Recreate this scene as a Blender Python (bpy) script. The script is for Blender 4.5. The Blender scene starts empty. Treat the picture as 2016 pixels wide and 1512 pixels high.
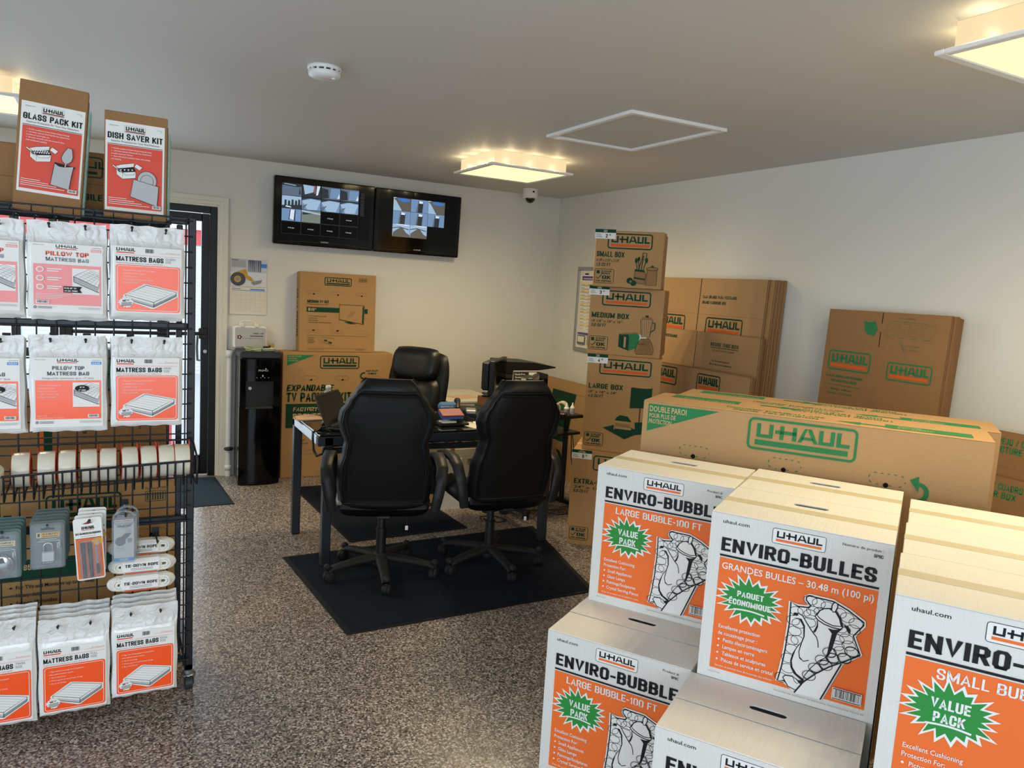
import bpy, math, random
from mathutils import Vector, Matrix
random.seed(7)
SC = bpy.context.scene
COL = SC.collection
PI = math.pi

# ---------------------------------------------------------------- camera
cam_d = bpy.data.cameras.new('camera'); cam = bpy.data.objects.new('camera', cam_d); COL.objects.link(cam)
cam_d.sensor_width = 36.0; cam_d.lens = 1502.08 / 2016 * 36.0; cam_d.clip_start = 0.05
def cam_axes(yaw, pitch, roll):
    f = Vector((math.sin(yaw)*math.cos(pitch), math.cos(yaw)*math.cos(pitch), math.sin(pitch)))
    r = Vector((math.cos(yaw), -math.sin(yaw), 0)); u = r.cross(f)
    c, s = math.cos(roll), math.sin(roll)
    return c*r+s*u, -s*r+c*u, f
_r, _u, _f = cam_axes(math.radians(28.1209), math.radians(-7.0929), math.radians(3.4774))
cam.matrix_world = Matrix(((_r.x, _u.x, -_f.x, 0), (_r.y, _u.y, -_f.y, 0), (_r.z, _u.z, -_f.z, 1.6), (0, 0, 0, 1)))
SC.camera = cam

# ---------------------------------------------------------------- sky, daylight, exposure
SC.view_settings.view_transform = 'Standard'; SC.view_settings.look = 'None'
SC.view_settings.gamma = 1.0; SC.view_settings.use_curve_mapping = False
SC.view_settings.exposure = 0.0
W = bpy.data.worlds.new('overcast_sky'); SC.world = W; W.use_nodes = True
_bg = W.node_tree.nodes['Background']; _bg.inputs[0].default_value = (0.80, 0.88, 1.0, 1); _bg.inputs[1].default_value = 2.2
def area(name, loc, rot, sx, sy, power, color):
    l = bpy.data.lights.new(name, 'AREA'); l.shape = 'RECTANGLE'; l.size = sx; l.size_y = sy; l.energy = power; l.color = color
    o = bpy.data.objects.new(name, l); COL.objects.link(o); o.location = loc; o.rotation_euler = rot
    return o
DAY = (0.68, 0.85, 1.0)
# daylight coming in through the shop windows behind the camera, and through the glazed door at the back
area('daylight_front', (-0.5, -2.56, 1.25), (math.radians(90), 0, 0), 2.9, 1.9, 64, DAY)
area('daylight_side', (-2.42, 0.2, 1.3), (math.radians(90), 0, math.radians(-90)), 2.6, 1.8, 40, DAY)
area('daylight_door', (-0.75, 6.42, 1.1), (math.radians(-90), 0, 0), 2.8, 2.0, 40, DAY)
LAMP = (1.0, 0.80, 0.46); LAMP_W = 11.5

# ---------------------------------------------------------------- materials
def lin(h):
    h = h.lstrip('#'); v = [int(h[i:i+2], 16)/255 for i in (0, 2, 4)]
    return tuple((c/12.92 if c <= .04045 else ((c+.055)/1.055)**2.4) for c in v) + (1,)
M = {}
def mat(name, col, rough=.5, metal=0, var=0.0, scale=40, bump=0.0, bscale=None, spec=.5, coat=0, trans=0, alpha=1, aniso=None):
    m = bpy.data.materials.new(name); m.use_nodes = True; nt = m.node_tree; b = nt.nodes['Principled BSDF']
    c = lin(col) if isinstance(col, str) else tuple(col)+(1,)
    b.inputs['Base Color'].default_value = c; b.inputs['Roughness'].default_value = rough; b.inputs['Metallic'].default_value = metal
    b.inputs['Specular IOR Level'].default_value = spec; b.inputs['Coat Weight'].default_value = coat
    b.inputs['Coat Roughness'].default_value = .12
    b.inputs['Transmission Weight'].default_value = trans; b.inputs['Alpha'].default_value = alpha
    tc = nt.nodes.new('ShaderNodeTexCoord')
    mp = nt.nodes.new('ShaderNodeMapping'); nt.links.new(tc.outputs['Object'], mp.inputs[0])
    if aniso: mp.inputs['Scale'].default_value = aniso
    n = nt.nodes.new('ShaderNodeTexNoise'); n.inputs['Scale'].default_value = scale; n.inputs['Detail'].default_value = 4
    nt.links.new(mp.outputs[0], n.inputs['Vector'])
    if var:
        r = nt.nodes.new('ShaderNodeMix'); r.data_type = 'RGBA'; r.blend_type = 'MIX'
        r.inputs['A'].default_value = tuple(x*(1-var) for x in c[:3])+(1,); r.inputs['B'].default_value = tuple(min(1, x*(1+var)) for x in c[:3])+(1,)
        nt.links.new(n.outputs['Fac'], r.inputs['Factor']); nt.links.new(r.outputs['Result'], b.inputs['Base Color'])
    else:
        # slight roughness variation keeps the surface from looking synthetic
        mr = nt.nodes.new('ShaderNodeMapRange'); mr.inputs['To Min'].default_value = max(0.02, rough*.9); mr.inputs['To Max'].default_value = min(1, rough*1.1)
        nt.links.new(n.outputs['Fac'], mr.inputs['Value']); nt.links.new(mr.outputs['Result'], b.inputs['Roughness'])
    if bump:
        bn = nt.nodes.new('ShaderNodeBump'); bn.inputs['Strength'].default_value = bump; bn.inputs['Distance'].default_value = .01
        n2 = nt.nodes.new('ShaderNodeTexNoise'); n2.inputs['Scale'].default_value = bscale or scale; n2.inputs['Detail'].default_value = 3
        nt.links.new(mp.outputs[0], n2.inputs['Vector']); nt.links.new(n2.outputs['Fac'], bn.inputs['Height']); nt.links.new(bn.outputs[0], b.inputs['Normal'])
    M[name] = m
    return m
def emit(name, col, s):
    m = bpy.data.materials.new(name); m.use_nodes = True; nt = m.node_tree; b = nt.nodes['Principled BSDF']
    c = lin(col) if isinstance(col, str) else tuple(col)+(1,)
    b.inputs['Base Color'].default_value = (0.02, .02, .02, 1); b.inputs['Emission Color'].default_value = c; b.inputs['Emission Strength'].default_value = s
    M[name] = m; return m
def glassy(name, col, transp, rough=.02, gl=.08, bump=0, bscale=30):
    """thin clear sheet: see-through with a sheen"""
    m = bpy.data.materials.new(name); m.use_nodes = True; nt = m.node_tree; b = nt.nodes['Principled BSDF']
    b.inputs['Base Color'].default_value = lin(col); b.inputs['Roughness'].default_value = rough; b.inputs['Coat Weight'].default_value = .4; b.inputs['Coat Roughness'].default_value = .1
    tr = nt.nodes.new('ShaderNodeBsdfTransparent'); tr.inputs[0].default_value = (.97, .98, .98, 1)
    mx = nt.nodes.new('ShaderNodeMixShader'); mx.inputs[0].default_value = 1-transp
    if bump:
        bn = nt.nodes.new('ShaderNodeBump'); bn.inputs['Strength'].default_value = bump; bn.inputs['Distance'].default_value = .01
        n2 = nt.nodes.new('ShaderNodeTexNoise'); n2.inputs['Scale'].default_value = bscale; n2.inputs['Distortion'].default_value = 1.2
        tc = nt.nodes.new('ShaderNodeTexCoord'); nt.links.new(tc.outputs['Object'], n2.inputs['Vector'])
        nt.links.new(n2.outputs['Fac'], bn.inputs['Height']); nt.links.new(bn.outputs[0], b.inputs['Normal'])
    out = nt.nodes['Material Output']
    nt.links.new(tr.outputs[0], mx.inputs[1]); nt.links.new(b.outputs[0], mx.inputs[2]); nt.links.new(mx.outputs[0], out.inputs[0])
    M[name] = m; return m

mat('wall_paint', '#dcdad2', .55, var=.02, scale=3, bump=.05, bscale=220)
mat('ceiling_paint', '#cfccc6', .6, var=.02, scale=2, bump=.04, bscale=200)
mat('trim_paint', '#dedbcf', .35)
mat('black_frame', '#0b0c0e', .35, spec=.4)
mat('kraft', '#b1895a', .75, var=.06, scale=60, bump=.10, bscale=120, spec=.25)
mat('kraft_dark', '#96704a', .8, var=.08, scale=50, bump=.10, bscale=120, spec=.2)
mat('kraft_light', '#b08c62', .75, var=.05, scale=90, bump=.10, bscale=140, spec=.25)
mat('kraft_edge', '#7a5a40', .85, var=.25, scale=300, spec=.1)
mat('white_board', '#dcd9d2', .6, var=.03, scale=25, bump=.25, bscale=14, spec=.3, aniso=(9, 1, 1))
mat('white_print', '#e9e7e2', .55, spec=.3)
mat('cream_print', '#c9a982', .75, spec=.2)
mat('orange', '#f0702c', .55, spec=.35)
mat('orange_bag', '#ff5410', .35, spec=.5, coat=.35)
mat('pink_bag', '#e4716c', .35, spec=.5, coat=.35)
mat('red_label', '#dc4a35', .5, spec=.4)
mat('stripe_orange', '#d9622b', .7, spec=.2)
mat('green', '#2f7a4b', .7, spec=.2)
mat('dark_green', '#15402c', .75, spec=.2)
mat('burst_green', '#2c8a3c', .55, spec=.3)
mat('ink', '#17181a', .6, spec=.3)
mat('grey_ink', '#6d6f73', .6, spec=.3)
mat('grey_shade', '#b9b9ba', .6, spec=.3)
mat('mid_grey', '#8f9295', .6, spec=.3)
mat('tape_film', '#cfc5a8', .25, spec=.5, var=.05, scale=60)
mat('hole_dark', '#1a1512', .9, spec=.1)
mat('leather', '#07090a', .45, spec=.3, bump=.06, bscale=160)
mat('leather_soft', '#07090a', .40, spec=.4, bump=.10, bscale=50)
mat('black_plastic', '#101112', .45, spec=.45)
mat('gloss_black', '#040405', .10, spec=.3)
mat('dusty_plastic', '#1c1c1c', .7, var=.35, scale=25, spec=.35)
mat('grey_plastic', '#2b2d2f', .45, spec=.4)
mat('arm_plastic', '#17181a', .5, spec=.35)
mat('steel_dark', '#33363a', .45, metal=.4, spec=.5)
mat('rack_metal', '#23262a', .4, metal=.3, spec=.5)
mat('chrome', '#c8cacc', .18, metal=1)
mat('zinc', '#a9abab', .35, metal=.9)
mat('white_plastic', '#e6e6e4', .35, spec=.5)
mat('white_gloss', '#eceae6', .3, spec=.5)
mat('screen_black', '#050506', .10, spec=.22)
mat('paper', '#e4ded2', .75, spec=.2)
mat('brown_paper', '#c8a58a', .8, var=.08, spec=.2)
mat('cabinet_cream', '#c9c3b2', .45, spec=.4)
mat('wood', '#9a6a3a', .5, var=.25, scale=12, aniso=(1, 14, 1))
mat('blue_plastic', '#2b56b8', .25, spec=.5, coat=.3)
mat('blue_clear', '#5f86ac', .2, spec=.6, coat=.5)
mat('blue_print', '#2e86d8', .5)
mat('yellow_print', '#f0b428', .5)
mat('pale_yellow', '#efd9a0', .5)
mat('purple_print', '#4c3f8c', .5)
mat('tape_roll', '#d8d2be', .28, spec=.55, coat=.3, var=.05, scale=50)
mat('tape_core', '#d8573a', .6)
mat('tape_tan', '#c9c0a8', .35, spec=.5)
mat('deep_red', '#8c1f22', .5)
mat('rope_white', '#e6e3d8', .8, var=.1, scale=200, bump=.5, bscale=180)
mat('bag_plastic', '#ebeae6', .22, spec=.6, coat=.4, var=.04, scale=14, bump=.45, bscale=26)
glassy('clear_header', '#efeeea', .22, .22, bump=.9, bscale=26)
glassy('clear_blister', '#b4bac0', .72, .15, bump=.6, bscale=40)
glassy('shrink_film', '#8fb3a3', .45, .15, bump=.5, bscale=25)
glassy('window_glass', '#e9f0f0', .94, .02)
glassy('bottle_clear', '#cfdbe6', .55, .05, bump=.2, bscale=60)
mat('blister_card', '#5c6b68', .45, spec=.5, var=.08)
mat('teal_card', '#54736d', .45, spec=.5, var=.08)
mat('steel_print', '#d0d3d6', .3, metal=.6)
mat('cord_green', '#9cb07c', .6); mat('cord_cream', '#d8d8c4', .6)
mat('siding', '#eceeec', .7, spec=.2); mat('siding_red', '#e2545c', .6); mat('concrete', '#c4c8cc', .9, var=.06, scale=8)
mat('smoked_dome', '#121214', .08, spec=.6)
mat('glass_top', '#15191a', .05, spec=.6)
mat('photo_sky', '#c9ccd6', .4); mat('photo_tree', '#5c5f70', .5, var=.5, scale=60); mat('photo_snow', '#dcdee4', .5, var=.1, scale=30); mat('loader_yellow', '#c99a28', .45); mat('tyre_grey', '#4b4c58', .6, var=.3, scale=120)
emit('diffuser', (1.0, .97, .50), 1.12)
emit('lamp_side', (1.0, .78, .44), .92)

for _n, _c in (('feed_blue', '#6d8cb2'), ('feed_sky', '#9ab6d2'), ('feed_dark', '#1d2730'), ('feed_brown', '#59544f'), ('feed_red', '#9a5c5c'), ('feed_white', '#d3e1ef'), ('feed_deep', '#3a70bd'), ('feed_tan', '#6f7a72'), ('feed_grey', '#57687c'), ('feed_line', '#3c4552')): emit(_n, _c, 1.0)

def carpet(name, col):
    m = mat(name, col, .95, var=.35, scale=160, bump=.9, bscale=260, spec=.1); return m
carpet('mat_navy', '#1d232c'); carpet('mat_slate', '#34424f'); mat('mat_rubber', '#121316', .7, spec=.3)

def floor_mat():
    m = bpy.data.materials.new('flake_epoxy'); m.use_nodes = True; nt = m.node_tree; b = nt.nodes['Principled BSDF']
    tc = nt.nodes.new('ShaderNodeTexCoord')
    v = nt.nodes.new('ShaderNodeTexVoronoi'); v.inputs['Scale'].default_value = 165
    nt.links.new(tc.outputs['Object'], v.inputs['Vector'])
    sp = nt.nodes.new('ShaderNodeSeparateColor'); nt.links.new(v.outputs['Color'], sp.inputs[0])
    cr = nt.nodes.new('ShaderNodeValToRGB'); cr.color_ramp.interpolation = 'CONSTANT'
    cols = ['#4a3f3a', '#74655c', '#968880', '#b0a49b', '#5c5350', '#85766c', '#cbc2ba', '#3a3534', '#9c918a', '#7b706a']
    el = cr.color_ramp.elements
    el[0].color = lin(cols[0]); el[0].position = 0; el[1].position = .1; el[1].color = lin(cols[1])
    for i, c in enumerate(cols[2:]):
        e = el.new(.2+i*.1); e.color = lin(c)
    nt.links.new(sp.outputs[0], cr.inputs[0]); nt.links.new(cr.outputs[0], b.inputs['Base Color'])
    mr = nt.nodes.new('ShaderNodeMapRange'); mr.inputs['To Min'].default_value = .2; mr.inputs['To Max'].default_value = .42
    nt.links.new(sp.outputs[1], mr.inputs['Value']); nt.links.new(mr.outputs[0], b.inputs['Roughness'])
    bn = nt.nodes.new('ShaderNodeBump'); bn.inputs['Strength'].default_value = .35; bn.inputs['Distance'].default_value = .002
    nt.links.new(sp.outputs[2], bn.inputs['Height']); nt.links.new(bn.outputs[0], b.inputs['Normal'])
    b.inputs['Specular IOR Level'].default_value = .5
    M['floor'] = m
floor_mat()
# ---------------------------------------------------------------- mesh builder
class MB:
    def __init__(s):
        s.v = []; s.f = []; s.m = []; s.sm = []; s.mats = []; s.T = Matrix()
    def mi(s, name):
        if name not in s.mats: s.mats.append(name)
        return s.mats.index(name)
    def add(s, vs, fs, m, smooth=False):
        k = len(s.v); T = s.T
        s.v.extend([T @ Vector(p) for p in vs]); i = s.mi(m)
        for f in fs:
            s.f.append([k+j for j in f]); s.m.append(i); s.sm.append(smooth)
    def box(s, lo, hi, m, c=0.0):
        """axis box with an optional chamfer c"""
        x0, y0, z0 = lo; x1, y1, z1 = hi
        if c <= 0:
            vs = [(x0,y0,z0),(x1,y0,z0),(x1,y1,z0),(x0,y1,z0),(x0,y0,z1),(x1,y0,z1),(x1,y1,z1),(x0,y1,z1)]
            s.add(vs, [(3,2,1,0),(4,5,6,7),(0,1,5,4),(1,2,6,5),(2,3,7,6),(3,0,4,7)], m); return
        c = min(c, (x1-x0)*.49, (y1-y0)*.49, (z1-z0)*.49)
        vs = []; idx = {}
        for ix, x in ((0, x0), (1, x1)):
            for iy, y in ((0, y0), (1, y1)):
                for iz, z in ((0, z0), (1, z1)):
                    dx = c if ix == 0 else -c; dy = c if iy == 0 else -c; dz = c if iz == 0 else -c
                    idx[ix,iy,iz,'x'] = len(vs); vs.append((x, y+dy, z+dz))
                    idx[ix,iy,iz,'y'] = len(vs); vs.append((x+dx, y, z+dz))
                    idx[ix,iy,iz,'z'] = len(vs); vs.append((x+dx, y+dy, z))
        fs = []
        q = [(0,0),(1,0),(1,1),(0,1)]
        for a, ax in ((0,'x'),(1,'x')): 
            r = [idx[a,i,j,'x'] for i, j in q]; fs.append(r if a else r[::-1])
        for a in (0,1):
            r = [idx[j,a,i,'y'] for i, j in q]; fs.append(r if a else r[::-1])
        for a in (0,1):
            r = [idx[i,j,a,'z'] for i, j in q]; fs.append(r if a else r[::-1])
        for i in (0,1):
            for j in (0,1):
                fl = (i == j)
                r = [idx[0,i,j,'y'], idx[1,i,j,'y'], idx[1,i,j,'z'], idx[0,i,j,'z']]; fs.append(r if fl else r[::-1])
                r = [idx[j,0,i,'z'], idx[j,1,i,'z'], idx[j,1,i,'x'], idx[j,0,i,'x']]; fs.append(r if fl else r[::-1])
                r = [idx[i,j,0,'x'], idx[i,j,1,'x'], idx[i,j,1,'y'], idx[i,j,0,'y']]; fs.append(r if fl else r[::-1])
                for k in (0,1):
                    t = [idx[i,j,k,'x'], idx[i,j,k,'y'], idx[i,j,k,'z']]; fs.append(t if (i+j+k) % 2 else t[::-1])
        s.add(vs, fs, m)
    def cyl(s, p0, p1, r0, m, r1=None, n=16, caps=True, smooth=True):
        p0 = Vector(p0); p1 = Vector(p1); d = (p1-p0).normalized(); r1 = r0 if r1 is None else r1
        a = d.orthogonal().normalized(); b = d.cross(a)
        vs = []
        for k in range(n):
            t = 2*PI*k/n; o = a*math.cos(t)+b*math.sin(t); vs.append(p0+o*r0); vs.append(p1+o*r1)
        s.add(vs, [(2*k, 2*((k+1) % n), 2*((k+1) % n)+1, 2*k+1) for k in range(n)], m, smooth)
        if caps:
            s.add([vs[2*k] for k in range(n)], [tuple(range(n))[::-1]], m); s.add([vs[2*k+1] for k in range(n)], [tuple(range(n))], m)
    def tube(s, pts, r, m, n=8, closed=False):
        pts = [Vector(p) for p in pts]; N = len(pts); rr = r if isinstance(r, (list, tuple)) else [r]*N
        vs = []; prev = None
        for i, p in enumerate(pts):
            a = pts[(i-1) % N] if (closed or i > 0) else p; b = pts[(i+1) % N] if (closed or i < N-1) else p
            d = (b-a); d = d.normalized() if d.length > 1e-9 else Vector((0,0,1))
            if prev is None: u = d.orthogonal().normalized()
            else:
                u = prev - d*prev.dot(d); u = u.normalized() if u.length > 1e-6 else d.orthogonal().normalized()
            prev = u; w = d.cross(u)
            for k in range(n):
                t = 2*PI*k/n; vs.append(p+(u*math.cos(t)+w*math.sin(t))*rr[i])
        fs = []
        for i in range(N if closed else N-1):
            j = (i+1) % N
            for k in range(n): fs.append((i*n+k, i*n+(k+1) % n, j*n+(k+1) % n, j*n+k))
        s.add(vs, fs, m, True)
        if not closed:
            s.add(vs[:n], [tuple(range(n))[::-1]], m); s.add(vs[-n:], [tuple(range(n))], m)
    def lathe(s, prof, m, n=24, o=(0,0,0), ax='z', smooth=True):
        vs = []
        for r, h in prof:
            for k in range(n):
                t = 2*PI*k/n; x, y = r*math.cos(t), r*math.sin(t)
                p = (x, y, h) if ax == 'z' else ((h, x, y) if ax == 'x' else (y, h, x))
                vs.append((p[0]+o[0], p[1]+o[1], p[2]+o[2]))
        fs = [(i*n+k, i*n+(k+1) % n, (i+1)*n+(k+1) % n, (i+1)*n+k) for i in range(len(prof)-1) for k in range(n)]
        s.add(vs, fs, m, smooth)
    def prism(s, poly, z0, z1, m, frame=None, c=0.0):
        """polygon (x,y) extruded along z; frame maps local to mesh"""
        n = len(poly); T0 = s.T
        if frame is not None: s.T = s.T @ frame
        vs = [(x, y, z0) for x, y in poly]+[(x, y, z1) for x, y in poly]
        fs = [tuple(range(n))[::-1], tuple(range(n, 2*n))]+[(k, (k+1) % n, n+(k+1) % n, n+k) for k in range(n)]
        s.add(vs, fs, m); s.T = T0
    def ringplate(s, outer, inner, z0, z1, m):
        """plate with a hole; outer and inner have equally many points"""
        n = len(outer)
        vs = [(x, y, z) for z in (z0, z1) for L in (outer, inner) for x, y in L]
        fs = []
        for k in range(n):
            j = (k+1) % n
            fs += [(j, k, n+k, n+j), (2*n+k, 2*n+j, 3*n+j, 3*n+k), (k, j, 2*n+j, 2*n+k), (n+j, n+k, 3*n+k, 3*n+j)]
        s.add(vs, fs, m)
    def grid(s, fn, nu, nv, m, smooth=True, wrap_u=False):
        vs = [fn(i/nu, j/nv) for j in range(nv+1) for i in range(nu+1)]
        s.add(vs, [(j*(nu+1)+i, j*(nu+1)+i+1, (j+1)*(nu+1)+i+1, (j+1)*(nu+1)+i) for j in range(nv) for i in range(nu)], m, smooth)
    def sphere(s, o, r, m, n=16, k=10, sz=1.0, half=False):
        o = Vector(o); a0 = 0 if not half else PI/2
        prof = []
        for i in range(k+1):
            t = -PI/2+PI*i/k if not half else -PI/2+PI/2*i/k
            prof.append((max(1e-5, r*math.cos(t)), r*sz*math.sin(t)))
        s.lathe(prof, m, n, o)
    def build(s, name, parent=None, loc=None, rz=None, label=None, cat=None, group=None, kind=None):
        me = bpy.data.meshes.new(name); me.from_pydata([tuple(p) for p in s.v], [], s.f)
        for n in s.mats: me.materials.append(M[n])
        me.polygons.foreach_set('material_index', s.m); me.polygons.foreach_set('use_smooth', s.sm); me.update()
        o = bpy.data.objects.new(name, me); COL.objects.link(o)
        if parent: o.parent = parent
        if loc is not None: o.location = loc
        if rz is not None: o.rotation_euler = (0, 0, rz)
        return tag(o, label, cat, group, kind)
def tag(o, label=None, cat=None, group=None, kind=None):
    if label: o['label'] = label
    if cat: o['category'] = cat
    if group: o['group'] = group
    if kind: o['kind'] = kind
    return o
def empty(name, loc, rz=0, label=None, cat=None, group=None):
    o = bpy.data.objects.new(name, None); COL.objects.link(o); o.location = loc; o.rotation_euler = (0, 0, rz); o.empty_display_size = .05
    return tag(o, label, cat, group)
def dup(root, loc=None, rz=None, label=None, group=None):
    def cp(o, par):
        c = o.copy(); COL.objects.link(c)
        if par: c.parent = par
        for ch in [x for x in KIDS.get(o.name, [])]: cp(ch, c)
        return c
    KIDS = {}
    def walk(o):
        KIDS[o.name] = list(o.children)
        for ch in o.children: walk(ch)
    walk(root)
    r = cp(root, None)
    if loc is not None: r.location = loc
    if rz is not None: r.rotation_euler = (0, 0, rz)
    if label: r['label'] = label
    if group: r['group'] = group
    return r

# ---------------------------------------------------------------- printing on surfaces
_TXT = {}
def text_mesh(s, bold):
    k = (s, bold)
    if k in _TXT: return _TXT[k]
    c = bpy.data.curves.new('t', 'FONT'); c.body = s; c.offset = bold; c.resolution_u = 2; c.size = 1
    o = bpy.data.objects.new('t', c)
    me = o.to_mesh()
    vs = [(v.co.x, v.co.y) for v in me.vertices]; fs = [tuple(p.vertices) for p in me.polygons]
    o.to_mesh_clear(); bpy.data.objects.remove(o); bpy.data.curves.remove(c)
    x0 = min([v[0] for v in vs], default=0); x1 = max([v[0] for v in vs], default=1)
    _TXT[k] = ([(x-x0, y) for x, y in vs], fs, x1-x0)
    return _TXT[k]
# heavy condensed capitals for headings: centre-line strokes on a unit cell, (width, strokes)
_C = [(1, .70), (1, .86), (.80, 1), (.20, 1), (0, .86), (0, .14), (.20, 0), (.80, 0), (1, .14), (1, .30)]
_O = [(.22, 0), (.78, 0), (1, .15), (1, .85), (.78, 1), (.22, 1), (0, .85), (0, .15), (.22, 0), (.78, 0)]
_S = [(.98, .74), (.98, .87), (.78, 1), (.22, 1), (0, .87), (0, .68), (.2, .56), (.8, .44), (1, .32), (1, .13), (.78, 0), (.22, 0), (.02, .13), (.02, .26)]
GL = {'A': (.60, [[(0, 0), (.5, 1), (1, 0)], [(.2, .27), (.8, .27)]]), 'B': (.56, [[(0, 0), (0, 1), (.72, 1), (.95, .88), (.95, .65), (.72, .53), (0, .53)], [(.72, .53), (1, .41), (1, .12), (.75, 0), (0, 0)]]),
 'C': (.56, [_C]), 'D': (.56, [[(0, 0), (0, 1), (.70, 1), (1, .84), (1, .16), (.70, 0), (0, 0), (0, .5)]]), 'E': (.50, [[(1, 1), (0, 1), (0, 0), (1, 0)], [(0, .52), (.85, .52)]]), 'F': (.48, [[(1, 1), (0, 1), (0, 0)], [(0, .5), (.85, .5)]]),
 'G': (.58, [_C+[(1, .46), (.6, .46)]]), 'H': (.58, [[(0, 0), (0, 1)], [(1, 0), (1, 1)], [(0, .52), (1, .52)]]), 'I': (.20, [[(.5, 0), (.5, 1)]]), 'J': (.46, [[(1, 1), (1, .15), (.78, 0), (.22, 0), (0, .15), (0, .3)]]),
 'K': (.58, [[(0, 0), (0, 1)], [(.95, 1), (.05, .38)], [(.36, .62), (1, 0)]]), 'L': (.47, [[(0, 1), (0, 0), (1, 0)]]), 'M': (.76, [[(0, 0), (0, 1)], [(1, 0), (1, 1)], [(0, 1), (.5, .1)], [(.5, .1), (1, 1)]]), 'N': (.60, [[(0, 0), (0, 1)], [(1, 0), (1, 1)], [(0, 1), (1, 0)]]),
 'O': (.58, [_O]), 'P': (.54, [[(0, 0), (0, 1), (.75, 1), (1, .88), (1, .56), (.75, .44), (0, .44)]]), 'Q': (.58, [_O, [(.6, .25), (1, -.02)]]), 'R': (.57, [[(0, 0), (0, 1), (.75, 1), (.98, .88), (.98, .60), (.75, .48), (0, .48)], [(.55, .48), (1, 0)]]),
 'S': (.55, [_S]), 'T': (.52, [[(0, 1), (1, 1)], [(.5, 1), (.5, 0)]]), 'U': (.57, [[(0, 1), (0, .15), (.22, 0), (.78, 0), (1, .15), (1, 1)]]), 'V': (.58, [[(0, 1), (.5, 0), (1, 1)]]), 'W': (.86, [[(0, 1), (.26, 0), (.5, .9), (.74, 0), (1, 1)]]),
 'X': (.58, [[(0, 1), (1, 0)], [(1, 1), (0, 0)]]), 'Y': (.56, [[(0, 1), (.5, .45), (1, 1)], [(.5, .45), (.5, 0)]]), 'Z': (.52, [[(0, 1), (1, 1), (0, 0), (1, 0)]]),
 '0': (.54, [_O]), '1': (.30, [[(.1, .78), (.8, 1), (.8, 0)]]), '2': (.52, [[(0, .74), (0, .86), (.22, 1), (.78, 1), (1, .86), (1, .62), (0, 0), (1, 0)]]), '3': (.52, [[(0, .84), (.22, 1), (.78, 1), (1, .86), (1, .66), (.8, .53), (.4, .53)], [(.8, .53), (1, .40), (1, .14), (.78, 0), (.22, 0), (0, .16)]]),
 '4': (.55, [[(.75, 0), (.75, 1), (0, .28), (1, .28)]]), '5': (.52, [[(1, 1), (.08, 1), (.04, .52), (.3, .62), (.78, .62), (1, .48), (1, .14), (.78, 0), (.22, 0), (0, .14)]]), '6': (.53, [[(.95, .84), (.78, 1), (.22, 1), (0, .84), (0, .15), (.22, 0), (.78, 0), (1, .15), (1, .42), (.78, .56), (.1, .52)]]),
 '7': (.48, [[(0, 1), (1, 1), (.35, 0)]]), '8': (.54, [_O, [(.05, .53), (.95, .53)]]), '9': (.53, [[(.05, .16), (.22, 0), (.78, 0), (1, .16), (1, .85), (.78, 1), (.22, 1), (0, .85), (0, .58), (.22, .44), (.9, .48)]]),
 '-': (.34, [[(0, .42), (1, .42)]]), '–': (.5, [[(0, .42), (1, .42)]]), '.': (.18, [[(.5, 0), (.5, .04)]]), '/': (.42, [[(0, 0), (1, 1)]]), '!': (.20, [[(.5, 1), (.5, .32)], [(.5, 0), (.5, .04)]]), '$': (.55, [_S, [(.5, 1.1), (.5, -.1)]]), ' ': (.26, []), "'": (.16, [[(.5, 1), (.5, .75)]]), ':': (.18, [[(.5, .05), (.5, .1)], [(.5, .6), (.5, .65)]]), '"': (.30, [[(.1, 1), (.1, .75)], [(.9, 1), (.9, .75)]])}
GL['É'] = (.50, GL['E'][1]+[[(.35, 1.22), (.8, 1.32)]])
_ST = {}
def stroke_mesh(s, t):
    k = (s, t)
    if k in _ST: return _ST[k]
    V = []; F = []; x = 0; hx, hy = t/2, t*.43
    for ch in s:
        w, st = GL[ch]; w = w+(t-.17)*.5
        for L in st:
            P = [(x+hx+a*(w-2*hx) if w > 2*hx else x+w/2, hy+b*(1-2*hy)) for a, b in L]; n = len(P); A = []; B = []
            cl = L[0] == L[-1] and n > 2
            def d(i):
                dx, dy = P[i+1][0]-P[i][0], P[i+1][1]-P[i][1]; q = math.hypot(dx, dy) or 1; return dx/q, dy/q
            for i in range(n):
                if i == 0: e = d(0); m = (-e[1], e[0]); ext = -1
                elif i == n-1: e = d(n-2); m = (-e[1], e[0]); ext = 1
                else:
                    e0, e1 = d(i-1), d(i); bx, by = -e0[1]-e1[1], e0[0]+e1[0]; q = math.hypot(bx, by) or 1; bx, by = bx/q, by/q; c = max(.45, bx*-e0[1]+by*e0[0]); m = (bx/c, by/c); e = (0, 0); ext = 0
                px, py = P[i][0]+e[0]*ext*hx*.95, P[i][1]+e[1]*ext*hy*.98
                for lst, sg in ((A, 1), (B, -1)): lst.append((px+sg*m[0]*hx, min(1.0, max(0.0, py+sg*m[1]*hy)) if ch not in '$QÉ' else py+sg*m[1]*hy))
            b0 = len(V); V += A+B; F += [(b0+n+i, b0+n+i+1, b0+i+1, b0+i) for i in range(n-1)]
        x += w+.085
    _ST[k] = (V, F, x-.085)
    return _ST[k]
CAP = 0.69
def rrect(x0, y0, x1, y1, r, n=5):
    r = min(r, (x1-x0)/2, (y1-y0)/2); P = []
    for cx, cy, a in ((x1-r, y0+r, -90), (x1-r, y1-r, 0), (x0+r, y1-r, 90), (x0+r, y0+r, 180)):
        for k in range(n+1):
            t = math.radians(a+90*k/n); P.append((cx+r*math.cos(t), cy+r*math.sin(t)))
    return P
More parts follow.
